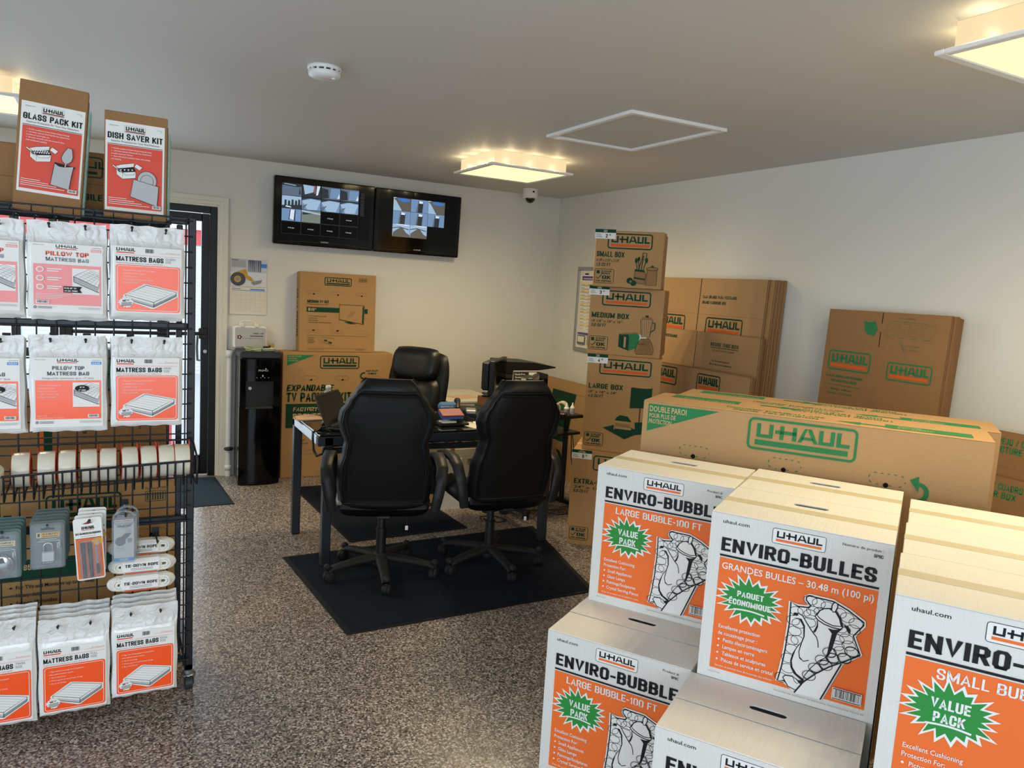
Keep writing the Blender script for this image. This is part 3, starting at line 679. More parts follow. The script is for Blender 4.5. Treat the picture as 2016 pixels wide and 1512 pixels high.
# ---------------------------------------------------------------- floor mats
def floor_mat_thing(name, pts, m, label, ang=0):
    cx = sum(p[0] for p in pts)/4; cy = sum(p[1] for p in pts)/4
    t = empty(name, (cx, cy, 0), 0, label, 'mat'); L = [(x-cx, y-cy) for x, y in pts]
    mb = MB(); mb.prism(L, .0005, .005, 'mat_rubber'); mb.build('rubber_edge', t)
    k = .965; mb = MB()
    def fn(u, v):
        a = [L[0][i]+(L[1][i]-L[0][i])*u for i in (0, 1)]; b = [L[3][i]+(L[2][i]-L[3][i])*u for i in (0, 1)]
        x, y = a[0]+(b[0]-a[0])*v, a[1]+(b[1]-a[1])*v
        return (x*k, y*k, .0055+.003*math.sin(7*u+3*v)**2*(1 if 0 < u < 1 and 0 < v < 1 else 0))
    mb.grid(fn, 24, 18, m); mb.build('pile', t)
    return t
floor_mat_thing('floor_mat', [(.95, 3.215), (2.33, 3.262), (2.56, 4.365), (.875, 4.285)], 'mat_navy', 'large navy carpet mat beneath the two black racing chairs')
floor_mat_thing('floor_mat', [(1.303, 4.42), (2.115, 4.465), (2.05, 5.75), (1.241, 5.752)], 'mat_navy', 'dark carpet mat under the desk, behind the racing chairs')
floor_mat_thing('door_mat', [(-.25, 5.425), (.772, 5.425), (.735, 6.20), (-.25, 6.20)], 'mat_slate', 'slate blue ribbed mat in front of the glazed door')
# ---------------------------------------------------------------- cartons
def carton(name, loc, yaw, w, d, h, m, label, cat, front=None, right=None, top=None, seam='gap', hole=False, group=None, ch=.004):
    """a box whose local origin is the front-left-bottom corner, front face towards -y"""
    mb = MB(); ft = .004
    if seam:
        hb = h-ft; t = .004
        mb.box((0, 0, 0), (w, t, hb), m); mb.box((0, d-t, 0), (w, d, hb), m); mb.box((0, t, 0), (t, d-t, hb), m); mb.box((w-t, t, 0), (w, d-t, hb), m); mb.box((t, t, 0), (w-t, d-t, t), m)
    else: mb.box((0, 0, 0), (w, d, h), m, ch)
    if front: front(Panel(mb, (0, 0, 0), (1, 0, 0), (0, 0, 1)), w, h)
    if right: right(Panel(mb, (w, 0, 0), (0, 1, 0), (0, 0, 1)), d, h)
    if top and not seam: top(Panel(mb, (0, 0, h), (1, 0, 0), (0, 1, 0)), w, d)
    o = mb.build(name, None, loc, math.radians(yaw), label, cat, group)
    if seam:
        g = .0025
        for k, (a, b) in enumerate(((0, d/2-g), (d/2+g, d))):
            f = MB()
            if k == 1 and hole:
                cx, cy = w*.5, a+(b-a)*.42; ex, ey = .055, .016; P = rrect(cx-.05, cy-.013, cx+.05, cy+.013, .013, 5)
                f.box((0, a, h-ft), (cx-ex, b, h), m); f.box((cx+ex, a, h-ft), (w, b, h), m); f.box((cx-ex, a, h-ft), (cx+ex, cy-ey, h), m); f.box((cx-ex, cy+ey, h-ft), (cx+ex, b, h), m)
                out = []
                for x, y in P:
                    dx, dy = x-cx, y-cy; q_ = min(ex/max(abs(dx), 1e-9), ey/max(abs(dy), 1e-9)); out.append((cx+dx*q_, cy+dy*q_))
                f.ringplate(out, P, h-ft, h, m)
                for sx in (-1, 1):
                    for sy in (-1, 1):
                        c_ = (cx+sx*ex, cy+sy*ey); A_ = min((q for q in out if abs(abs(q[1]-cy)-ey) < 1e-6 and (q[0]-cx)*sx > 0 and (q[1]-cy)*sy > 0), key=lambda q: abs(q[0]-c_[0]), default=None); B_ = min((q for q in out if abs(abs(q[0]-cx)-ex) < 1e-6 and (q[0]-cx)*sx > 0 and (q[1]-cy)*sy > -1e-9), key=lambda q: abs(q[1]-c_[1]), default=None)
                        if A_ and B_: f.prism([c_, A_, B_] if sx*sy > 0 else [c_, B_, A_], h-ft, h, m)
            else: f.box((0, a, h-ft), (w, b, h), m, .0015)
            if top: top(Panel(f, (0, 0, h), (1, 0, 0), (0, 1, 0)), w, d, k)
            f.build('top_flap', o)
        if seam == 'tape':
            f = MB(); f.box((0, d/2-.024, h+.0002), (w, d/2+.024, h+.0008), 'tape_film'); f.box((-.0008, d/2-.024, h-.05), (-.0002, d/2+.024, h+.0008), 'tape_film'); f.build('tape_strip', o)
    return o

def bullet_lines(p, lines, x, y, dy, hh, m, bold=.0):
    for s in lines:
        if s.startswith('*'): p.ell(x+hh*.35, y+hh*.45, hh*.28, hh*.28, m, 8); p.text(s[1:].strip(), x+hh*1.5, y, hh, m, bold=bold)
        else: p.text(s, x, y, hh, m, bold=bold)
        y -= dy

POT = {
    'wrap': [(.503, .571), (.543, .554), (.605, .562), (.612, .574), (.584, .601), (.584, .618), (.598, .628), (.727, .627), (.81, .596), (.895, .55), (.895, .534), (.849, .462), (.895, .369), (.805, .296), (.718, .064), (.582, .065), (.51, .109), (.475, .099), (.489, .183), (.5, .293), (.507, .445)],
    'lid': [(.641, .523), (.649, .538), (.663, .561), (.685, .578), (.715, .585), (.749, .574), (.772, .543), (.79, .497), (.781, .485), (.741, .483), (.693, .491), (.658, .506)],
    'dome': [(.65, .533), (.663, .561), (.685, .578), (.715, .585), (.749, .574), (.772, .543), (.787, .502), (.74, .494), (.699, .504), (.667, .518)],
    'knob': [(.724, .58), (.723, .604), (.729, .62), (.739, .626), (.751, .62), (.753, .602), (.744, .576), (.733, .57)],
    'body': [(.652, .507), (.658, .475), (.647, .443), (.635, .424), (.608, .381), (.579, .351), (.56, .316), (.544, .278), (.536, .238), (.541, .198), (.562, .166), (.61, .138), (.622, .175), (.652, .229), (.687, .276), (.725, .308), (.747, .358), (.756, .412), (.764, .458), (.789, .487), (.741, .481), (.694, .49)],
    'spout': [(.526, .496), (.533, .51), (.55, .517), (.575, .508), (.599, .475), (.63, .437), (.661, .406), (.632, .343), (.618, .279), (.595, .258), (.579, .26), (.569, .296), (.578, .347), (.589, .391), (.585, .446), (.565, .48), (.542, .487)],
    'shadeS': [(.528, .488), (.56, .482), (.584, .449), (.591, .392), (.58, .348), (.573, .297), (.582, .26), (.599, .259), (.585, .27), (.578, .299), (.587, .35), (.598, .394), (.593, .455), (.571, .489)],
    'shadeL': [(.649, .444), (.656, .469), (.653, .5), (.658, .501), (.663, .469), (.654, .437), (.638, .418)],
    'curl': [(.661, .406), (.671, .383), (.676, .351)],
    'curl2': [(.588, .26), (.606, .252), (.634, .265)],
    'shadeR': [(.714, .473), (.743, .471), (.789, .486), (.763, .456), (.756, .405), (.738, .323), (.724, .306), (.729, .368), (.738, .448)],
    'handle': [(.793, .51), (.815, .513), (.833, .493), (.833, .481), (.824, .469), (.815, .489)],
    'belly': [(.56, .316), (.541, .274), (.535, .234), (.541, .194), (.564, .163), (.614, .137), (.62, .148), (.576, .17), (.551, .201), (.543, .236), (.55, .272)],
    'foot': [(.504, .13), (.517, .145), (.556, .15), (.572, .131), (.616, .117), (.581, .076), (.537, .086)],
    'footS': [(.562, .144), (.578, .14), (.594, .125), (.587, .116), (.569, .126)],
    'footD': [(.586, .135), (.625, .147), (.604, .115)],
    'edge': [(.575, .061), (.617, .135), (.68, .205), (.743, .26), (.837, .327), (.895, .369)],
    'tail': [(.806, .297), (.764, .186), (.718, .064)],
}
POT_B = [(.539, .524), (.58, .534), (.615, .525), (.526, .469), (.556, .457), (.613, .479), (.541, .41), (.53, .354), (.56, .361), (.535, .302), (.519, .245), (.524, .186), (.494, .124), (.607, .606), (.652, .598), (.701, .591), (.627, .548), (.667, .551), (.766, .571), (.808, .556), (.855, .535), (.796, .473), (.846, .497), (.816, .438), (.832, .403), (.774, .388), (.794, .36), (.85, .375), (.757, .313), (.817, .329), (.738, .341), (.703, .288), (.726, .264), (.672, .234), (.644, .182), (.781, .491), (.771, .423)]
def pot_art(p, w, h):
    S = lambda k: [(a*w, b*h) for a, b in POT[k]]
    p.loop(S('wrap'), .012, 'white_print'); p.poly(S('wrap'), 'white_print')
    for a, b in POT_B: p.ring(a*w, b*h, .036*w, .027*h, .0016, 'ink', 14); p.L -= 1
    p.up(); p.loop(S('wrap')[:-6]+S('wrap')[-5:], .0038, 'ink')
    p.poly(S('body'), 'white_print'); p.loop(S('body'), .0022, 'ink'); p.poly(S('belly'), 'ink'); p.poly(S('shadeR'), 'ink')
    p.poly(S('spout'), 'white_print'); p.loop(S('spout')[:7], .0028, 'ink', False); p.poly(S('shadeS'), 'ink'); p.poly(S('shadeL'), 'ink'); p.ell(.537*w, .508*h, .014*w, .009*h, 'ink', 12)
    p.loop(S('curl'), .0022, 'ink', False); p.loop(S('curl2'), .0022, 'ink', False)
    p.poly(S('handle'), 'ink'); p.poly(S('lid'), 'white_print'); p.loop(S('lid'), .0032, 'ink'); p.poly(S('dome'), 'white_print'); p.loop(S('dome'), .003, 'ink'); p.loop(S('dome')[3:7], .006, 'ink', False)
    p.poly(S('knob'), 'white_print'); p.loop(S('knob'), .003, 'ink')
    p.poly(S('foot'), 'white_print'); p.loop(S('foot'), .003, 'ink'); p.poly(S('footS'), 'white_print'); p.loop(S('footS'), .002, 'ink'); p.poly(S('footD'), 'ink')
    F = S('edge')+S('tail'); p.poly(F[:5]+F[6:], 'white_print')
    for a, b in POT_B[-10:-2]: p.ring(a*w, b*h, .036*w, .027*h, .0018, 'ink', 14)
    p.loop(S('edge'), .0038, 'ink', False); p.loop(S('tail'), .0036, 'ink', False)

def roll_art(p, w, h):
    S = lambda L: [(a*w, b*h) for a, b in L]
    out = S([(.60, .10), (.66, .30), (.72, .55), (.74, .575), (.80, .585), (.88, .575), (.94, .55), (.92, .35), (.91, .10)])
    p.poly(out, 'white_print'); p.loop(out, .005, 'white_print')
    for i in range(11):
        for j in range(17):
            a = .645+.025*i+.012*(j % 2); b = .12+.026*j
            if .615+(.12*(b-.1)/.45) < a < .92: p.ring(a*w, b*h, .011*w, .011*h, .001, 'ink', 8)
    p.loop(S([(.635, .10), (.69, .30), (.745, .55)]), .004, 'ink', False)
    p.ell(.84*w, .56*h, .095*w, .025*h, 'white_print', 18); p.ring(.84*w, .56*h, .095*w, .025*h, .003, 'ink', 20)
    p.ell(.78*w, .22*h, .07*w, .09*h, 'white_print', 18); p.ring(.78*w, .22*h, .07*w, .09*h, .003, 'ink', 18)

def bubble_front(kind):
    def f(p, w, h):
        p.rect(.072*w, .064*h, .948*w, .736*h, 'orange' if kind != 'small' else 'orange')
        p.text('uhaul.com', .072*w, .940*h, .020*h, 'ink', w=.155*w, bold=.01)
        p.poly(rrect(.36*w, .880*h, .655*w, .968*h, .007), 'white_print'); p.logo(.36*w, .880*h, .295*w, .088*h, 'ink', 'orange', lw=.0014)
        if kind == 'fr': p.text('Numéro de produit :', .95*w, .945*h, .014*h, 'ink', al='r', w=.21*w); p.text('BP8C', .95*w, .912*h, .018*h, 'ink', al='r', bold=.02)
        else: p.text('Product #', .925*w, .945*h, .014*h, 'ink', al='r', w=.105*w); p.text('BP8C' if kind == 'en' else 'BP4C', .925*w, .915*h, .016*h, 'ink', al='r', bold=.01)
        p.text('ENVIRO-BULLES' if kind == 'fr' else 'ENVIRO-BUBBLE', .075*w, .776*h, .080*h, 'ink', w=.855*w, bold=.045)
        p.rect(.072*w, .744*h, .948*w, .756*h, 'ink')
        if kind == 'fr': p.text('GRANDES BULLES – 30.48 m (100 pi)', .09*w, .672*h, .038*h, 'white_print', w=.84*w, bold=.02)
        elif kind == 'en': p.text('LARGE BUBBLE-100 FT', .165*w, .672*h, .046*h, 'white_print', w=.64*w, bold=.02)
        else: p.text('SMALL BUBBLE', .20*w, .670*h, .048*h, 'white_print', w=.46*w, bold=.02)
        cx, cy = (.273*w, .516*h) if kind != 'small' else (.27*w, .535*h)
        p.burst(cx, cy, .205*w, .145*h, 'white_print', 20, .70, 3); p.burst(cx, cy, .175*w, .122*h, 'burst_green', 20, .72, 3)
        if kind == 'fr': p.text('PAQUET', cx, cy+.012*h, .034*h, 'white_print', al='c', w=.155*w, bold=.04); p.text('ÉCONOMIQUE', cx, cy-.040*h, .034*h, 'white_print', al='c', w=.245*w, bold=.04)
        else: p.text('VALUE', cx, cy+.008*h, .046*h, 'white_print', al='c', w=.155*w, bold=.04); p.text('PACK', cx, cy-.053*h, .046*h, 'white_print', al='c', w=.125*w, bold=.04)
        p.loop([(cx+(-.09+.18*k/8)*w, cy-.068*h+.008*h*math.sin(PI*k/8)) for k in range(9)], .0045, 'white_print', False)
        L = {'fr': ['Excellente protection', 'de coussinage pour :', '* Petits électroménagers', '* Lampes en verre', '* Tableaux et sculptures', '* Pièces de service en cristal'],
             'en': ['Excellent Cushioning', 'Protection For:', '* Small Appliances', '* Glass Lamps', '* Paintings/Sculptures', '* Crystal Serving Pieces'],
             'small': ['Excellent Cushioning', 'Protection For:', '* Picture Frames', '* Glass/Porcelain', '* Small Appliances', '* Collectibles']}[kind]
        bullet_lines(p, L, .105*w, .318*h if kind != 'small' else .33*h, .040*h, .022*h, 'white_print', .01)
        p.text({'fr': 'Gardez ce produit hors de la portée des enfants.'}.get(kind, "Keep this product out of children's reach."), .105*w, .085*h, .011*h, 'white_print', w=.34*w if kind == 'fr' else .29*w)
        (roll_art if kind == 'small' else pot_art)(p, w, h)
        p.barcode(.775*w, .09*h, .93*w, .155*h); p.loop([(.78*w, .095*h), (.925*w, .095*h), (.925*w, .150*h), (.78*w, .150*h)], .0025, 'ink')
        p.text('Printed in Canada', .072*w, .048*h, .006*h, 'ink', w=.07*w)
        p.text('This product was developed for and distributed by U-Haul International, Phoenix, AZ', .46*w, .043*h, .008*h, 'ink', w=.49*w)
    return f
BW, BD, BH, BYAW = .477, .338, .500, -56.5
_t = math.radians(BYAW); UX = Vector((math.cos(_t), math.sin(_t), 0)); UY = Vector((-math.sin(_t), math.cos(_t), 0))
def bub(o, along, deep, z, kind, label, seam='tape', hole=True, group='white bubble wrap cartons'):
    q = Vector((o[0], o[1], 0))+UX*along+UY*deep
    return carton('bubble_wrap_carton', (q.x, q.y, z), BYAW, BW, BD, BH, 'white_board', label, 'carton', bubble_front(kind), None, None, seam, hole, group)
OA, OA2, OB, OC = (1.5395, 2.192), (1.2763, 2.0307), (1.5463, 1.6161), (1.2533, 1.4402)
bub(OA2, 0, 0, 0, 'en', 'white and orange LARGE BUBBLE carton on the floor, lower left of the stack', 'gap')
bub(OA, 0, .036, 0, 'en', 'white bubble wrap carton on the floor, beneath the upper LARGE BUBBLE carton', 'gap', False)
bub(OA, 0, 0, BH, 'en', 'white and orange LARGE BUBBLE carton on top, beside the long TV box')
bub(OC, 0, 0, 0, 'fr', 'white carton on the floor in front, only its top and first letters in frame', 'gap')
bub(OB, 0, .002, 0, 'fr', 'white carton on the floor, beneath the ENVIRO-BULLES carton', 'gap', False)
bub(OB, 0, 0, BH, 'fr', 'white and orange French ENVIRO-BULLES carton with the green PAQUET burst')
bub(OB, 0, .346, 0, 'fr', 'white carton on the floor, beneath the carton behind ENVIRO-BULLES', 'gap', False)
bub(OB, 0, .343, BH, 'fr', 'white carton directly behind the ENVIRO-BULLES carton, blue paper in its handle hole')
BD = .322
for k, z in ((0, 0), (0, BH), (1, 0), (1, BH), (2, 0), (2, BH)):
    lab = [['white SMALL BUBBLE carton at the floor, beneath the front SMALL BUBBLE carton', 'white and orange SMALL BUBBLE carton with VALUE PACK burst, rightmost front'], ['white carton at the floor, under the middle one of the right column', 'white taped carton directly behind the SMALL BUBBLE carton'], ['white carton at the floor, under the rearmost of the right column', 'white taped carton at the rear of the right column, against the long TV box']][k][1 if z else 0]
    bub(OB, .492+.004*k, -.382+.324*k, z+(0.0 if k else 0), 'small', lab, 'tape' if z else 'gap', False)
BD = .338

# long TV boxes behind the white cartons
TVY = -54.2; G = 'green'
def handle(p, cx, cy, m, w=.115, h=.040): p.dashes(cx, cy, w, h, m, .003); p.ell(cx-.002, cy-h/2, .0085, .0085, 'hole_dark', 14)
def tv_front(p, w, h):
    p.poly([(.02, h-.012), (.295, h-.012), (.02, h-.122)], G)
    p.text('DOUBLE PAROI', .026, h-.042, .022, 'cream_print', w=.145, bold=.01); p.text('POUR PLUS DE', .026, h-.066, .017, 'cream_print', w=.105, bold=.01); p.text('PROTECTION', .026, h-.089, .017, 'cream_print', w=.09, bold=.01)
    p.logo(.405, h-.135, .375, .120, G, G, lw=.009)
    for x in (.213, .546, .885): handle(p, x, h-.176, 'green')
    p.loop([(.985+.025*math.cos(math.radians(a)), h-.205+.028*math.sin(math.radians(a))) for a in range(-90, 115, 15)], .014, G, False); p.poly([(.955, h-.165), (.982, h-.150), (.985, h-.205)], G)
def tv_top(p, w, d, k=0):
    if k == 0:
        p.text("TROUSSE D'EMBALLAGE", .30, .075, .028, G, w=.36, bold=.02); p.text('POUR TÉLÉVISION', .34, .025, .028, G, w=.30, bold=.02)
        p.poly([(.70, .055), (.78, .085), (.78, .065), (.86, .065), (.86, .045), (.78, .045), (.78, .025)], G)
        p.rect(.86, .03, w-.06, .115, G); p.text('Ajustable', .90, .085, .016, 'cream_print'); p.text('pour s’adapter', .90, .058, .016, 'cream_print'); p.text('à la télévision', .90, .034, .016, 'cream_print')
    else:
        p.rect(.06, d-.115, .33, d-.03, G); p.text('DOUBLE PAROI', .31, d-.085, .02, 'cream_print', rot=180, w=.2)
        p.text("TROUSSE D'EMBALLAGE", w-.30, d-.075, .028, G, w=.36, bold=.02, rot=180); p.text('POUR TÉLÉVISION', w-.34, d-.030, .028, G, w=.30, bold=.02, rot=180)
        p.poly([(w-.62, d-.055), (w-.70, d-.085), (w-.70, d-.065), (w-.78, d-.065), (w-.78, d-.045), (w-.70, d-.045), (w-.70, d-.025)], G)
tv_off = Vector((math.sin(math.radians(54.2)), math.cos(math.radians(54.2)), 0))
b = carton('tv_box', (1.872, 2.388, 0), TVY, 1.188, .300, 1.198, 'kraft_light', 'long brown TV box with DOUBLE PAROI triangle and big green mark', 'TV box', tv_front, None, tv_top, 'gap', False, 'long TV boxes behind the white cartons')
q = Vector((1.872, 2.388, 0))+tv_off*.308+Vector((math.cos(math.radians(TVY)), math.sin(math.radians(TVY)), 0))*.05
b = carton('tv_box', (q.x, q.y, 0), TVY, 1.188, .300, 1.192, 'kraft_light', 'second long brown TV box, behind the one with DOUBLE PAROI', 'TV box', tv_front, None, tv_top, 'gap', False, 'long TV boxes behind the white cartons')

# moving boxes in a tower, each with its price tag
def ok_badge(p, x, y, w, h):
    p.loop(rrect(x, y, x+w, y+h, h*.14), h*.035, 'dark_green')
    p.poly(rrect(x+w*.09, y+h*.66, x+w*.26, y+h*.90, h*.05), 'dark_green'); p.text('U-HAUL', x+w*.34, y+h*.79, h*.12, 'dark_green', w=w*.56, bold=.04); p.text('BOXES', x+w*.34, y+h*.63, h*.12, 'dark_green', w=w*.46, bold=.04)
    p.loop([(x+w*.09, y+h*.42), (x+w*.18, y+h*.30), (x+w*.36, y+h*.58)], h*.06, 'dark_green', False)
    p.text('OK', x+w*.40, y+h*.28, h*.26, 'dark_green', w=w*.46, bold=.06); p.text('FOR SHIPPING', x+w*.09, y+h*.09, h*.11, 'dark_green', w=w*.80, bold=.03)
def size_front(name, dims, cu, art):
    def f(p, w, h):
        k = {'SMALL BOX': (.62, .68, .182, .833, .955), 'MEDIUM BOX': (.615, .727, .162, .823, .955), 'LARGE BOX': (.70, .804, .163, .871, .965), 'EXTRA-LARGE BOX': (.70, .806, .22, .78, .965)}[name]
        p.poly(rrect(k[2]*w, k[1]*h, k[3]*w, k[4]*h, .012), 'kraft_light'); p.logo(k[2]*w, k[1]*h, (k[3]-k[2])*w, (k[4]-k[1])*h, 'dark_green', 'stripe_orange', lw=.008)
        y = k[0]*h-.03; tw = {'SMALL BOX': .17, 'MEDIUM BOX': .235, 'LARGE BOX': .215, 'EXTRA-LARGE BOX': .36}[name]
        p.text(name, .035*w, y, .033, 'dark_green', w=tw, bold=.05); p.text(dims, .035*w, y-.029, .016, 'dark_green', w=tw*.82, bold=.02, shear=.15); p.text(cu, .035*w, y-.057, .02, 'dark_green', bold=.03, shear=.15)
        bw = .118; ok_badge(p, .025*w, .05*h if h > .5 else .065*h, bw, .085)
        art(p, w, h)
    return f
def S_(p, L, w, h, m): p.poly([(a*w, b*h) for a, b in L], m)
def art_small(p, w, h):
    D = 'dark_green'
    S_(p, [(.60, .10), (.76, .08), (.77, .25), (.75, .31), (.61, .32)], w, h, 'kraft_dark'); p.loop([(a*w, b*h) for a, b in [(.60, .10), (.76, .08), (.77, .25), (.75, .31), (.61, .32)]], .003, D); S_(p, [(.61, .30), (.75, .29), (.75, .33), (.61, .34)], w, h, D); S_(p, [(.60, .17), (.76, .15), (.765, .18), (.60, .20)], w, h, D)
    for a, b, c, d in ((.64, .34, .62, .47), (.67, .34, .65, .50), (.70, .34, .72, .58), (.73, .34, .76, .48), (.66, .34, .70, .52)): p.line(a*w, b*h, c*w, d*h, .005, D)
    p.ell(.62*w, .49*h, .022*w, .045*h, D, 12); p.ell(.655*w, .52*h, .018*w, .04*h, D, 12); p.loop([(a*w, b*h) for a, b in [(.70, .52), (.71, .63), (.765, .62), (.755, .52)]], .005, D); p.ell(.765*w, .50*h, .022*w, .05*h, D, 10)
    S_(p, [(.78, .06), (.93, .07), (.925, .33), (.79, .34)], w, h, 'kraft_dark'); p.loop([(a*w, b*h) for a, b in [(.78, .06), (.93, .07), (.925, .33), (.79, .34)]], .003, D); p.ell(.857*w, .355*h, .085*w, .03*h, 'kraft_dark', 16); p.ring(.857*w, .355*h, .085*w, .03*h, .003, D, 16); p.ell(.857*w, .395*h, .02*w, .02*h, D, 10)
    p.ell(.545*w, .13*h, .045*w, .055*h, D, 14); p.ell(.60*w, .09*h, .045*w, .05*h, D, 14); p.ell(.56*w, .115*h, .018*w, .022*h, 'kraft_dark', 10)
def art_medium(p, w, h):
    D = 'dark_green'
    S_(p, [(.43, .13), (.55, .09), (.57, .08), (.57, .28), (.55, .33), (.43, .32)], w, h, D); S_(p, [(.57, .08), (.70, .14), (.71, .31), (.68, .345), (.55, .33), (.57, .28)], w, h, 'green'); S_(p, [(.45, .31), (.55, .325), (.68, .345), (.66, .365), (.48, .34)], w, h, 'kraft_dark'); S_(p, [(.50, .13), (.53, .12), (.53, .28), (.50, .29)], w, h, 'kraft_light')
    S_(p, [(.66, .09), (.68, .04), (.90, .05), (.91, .12), (.87, .23), (.84, .28), (.73, .27), (.69, .20)], w, h, 'kraft_dark'); p.loop([(a*w, b*h) for a, b in [(.66, .09), (.68, .04), (.90, .05), (.91, .12), (.87, .23), (.84, .28), (.73, .27), (.69, .20)]], .003, D)
    for k in range(9): p.line((.69+k*.024)*w, .06*h, (.745+k*.011)*w, .26*h, .0012, D)
    S_(p, [(.735, .30), (.845, .31), (.87, .56), (.71, .55)], w, h, 'kraft_light'); p.loop([(a*w, b*h) for a, b in [(.735, .30), (.845, .31), (.87, .56), (.71, .55)]], .003, D)
    for k in range(5): p.line((.745+k*.024)*w, .32*h, (.73+k*.030)*w, .54*h, .0014, D)
    S_(p, [(.72, .55), (.86, .56), (.85, .595), (.73, .59)], w, h, 'kraft_dark'); S_(p, [(.77, .59), (.81, .59), (.81, .62), (.77, .62)], w, h, D); p.loop([(a*w, b*h) for a, b in [(.865, .52), (.905, .51), (.905, .42), (.855, .38)]], .006, D, False); p.text('BLENDER', .70*w, .185*h, .008, D, w=.045)
def art_large(p, w, h):
    D = 'dark_green'
    S_(p, [(.618, .475), (.905, .49), (.903, .705), (.618, .69)], w, h, D); p.ell(.76*w, .70*h, .14*w, .012*h, 'kraft_light', 18); p.line(.76*w, .48*h, .76*w, .25*h, .006, D); S_(p, [(.70, .33), (.82, .34), (.85, .22), (.72, .20)], w, h, D)
    S_(p, [(.27, .25), (.52, .31), (.80, .235), (.58, .145)], w, h, D)
    S_(p, [(.44, .25), (.66, .245), (.66, .27), (.44, .275)], w, h, 'kraft_light'); S_(p, [(.43, .275), (.64, .275), (.64, .31), (.43, .31)], w, h, 'kraft_dark'); S_(p, [(.44, .31), (.65, .305), (.65, .33), (.44, .335)], w, h, 'kraft_light'); S_(p, [(.43, .335), (.66, .33), (.60, .385), (.50, .395), (.45, .37)], w, h, D); p.line(.43*w, .24*h, .43*w, .33*h, .006, 'kraft_light')
def art_xl(p, w, h):
    D = 'dark_green'
    S_(p, [(.45, .10), (.75, .08), (.80, .18), (.60, .30), (.42, .22)], w, h, D); S_(p, [(.34, .20), (.42, .17), (.50, .30), (.44, .34)], w, h, 'green'); S_(p, [(.52, .30), (.85, .28), (.85, .52), (.55, .55)], w, h, 'kraft_dark'); p.loop([(a*w, b*h) for a, b in [(.52, .30), (.85, .28), (.85, .52), (.55, .55)]], .004, D)
def price_tag(o, w, h, num, name, dx=0):
    t = MB(); x0, z0, tw, th = -.004+dx, h-.052, .128, .058
    t.box((x0, -.0026, z0), (x0+tw, -.0014, z0+th), 'white_print'); p = Panel(t, (x0, -.0026, z0), (1, 0, 0), (0, 0, 1)); p.rect(0, th*.64, tw, th, 'dark_green')
    p.text(name, tw*.5, th*.70, .007, 'white_print', al='c', bold=.02); p.text('MOVING', tw*.5, th*.85, .005, 'white_print', al='c')
    for k in range(4): p.rect(.006, th*(.14+.11*k), .006+.040-.004*k, th*(.14+.11*k)+.0022, 'grey_ink')
    p.text(num, tw*.52, th*.12, .022, 'ink', bold=.05); p.text('95', tw*.68, th*.34, .010, 'ink', bold=.02)
    t.build('price_tag', o)
def side_print(p, d, h):
    p.text('U-HAUL', d*.35, h*.55, .02, 'dark_green', rot=90, w=.10); 
    for k in range(6): p.rect(.02, h*.2+k*.03, .03, h*.2+.02+k*.03, 'dark_green')
XLb = carton('moving_box', (2.606, 4.004, 0), -40.0, .610, .457, .612, 'kraft', 'extra-large moving box at the floor, bottom of the tower', 'moving box', size_front('EXTRA-LARGE BOX', '24" x 18" x 24"', '6.0 CU FT', art_xl), side_print, None, 'tape', False, 'moving boxes in a tower'); price_tag(XLb, .61, .612, '6', 'EXTRA LARGE')
Lb = carton('moving_box', (2.674, 4.008, .6128), -38.5, .457, .457, .610, 'kraft', 'large moving box with a printed lamp, second from the floor', 'moving box', size_front('LARGE BOX', '18" x 18" x 24"', '4.5 CU FT', art_large), side_print, None, 'tape', False, 'moving boxes in a tower'); price_tag(Lb, .457, .61, '4', 'LARGE')
Mb = carton('moving_box', (2.702, 4.073, 1.2238), -42.5, .460, .457, .424, 'kraft', 'medium moving box with a printed blender, third from the floor', 'moving box', size_front('MEDIUM BOX', '18 1/8" x 18" x 16"', '3.0 CU FT', art_medium), side_print, None, 'tape', False, 'moving boxes in a tower'); price_tag(Mb, .46, .424, '3', 'MEDIUM', -.006)
Sb = carton('moving_box', (2.668, 4.013, 1.6488), -42.1, .421, .320, .344, 'kraft', 'small moving box with printed jars, topmost of the tower', 'moving box', size_front('SMALL BOX', '16 3/8" x 12 5/8" x 12 5/8"', '1.5 CU FT', art_small), side_print, None, None, False, 'moving boxes in a tower'); price_tag(Sb, .421, .344, '2', 'SMALL')
f = MB(); f.T = Matrix.Translation((0, .16, .3445)) @ Matrix.Rotation(math.radians(4), 4, 'X'); f.box((.03, -.15, 0), (.415, .155, .004), 'kraft_dark', .001); f.build('top_flap', Sb)
f = MB(); f.box((.32, -.0016, .03), (.37, -.0006, .14), 'tape_film'); f.build('tape_strip', Mb)

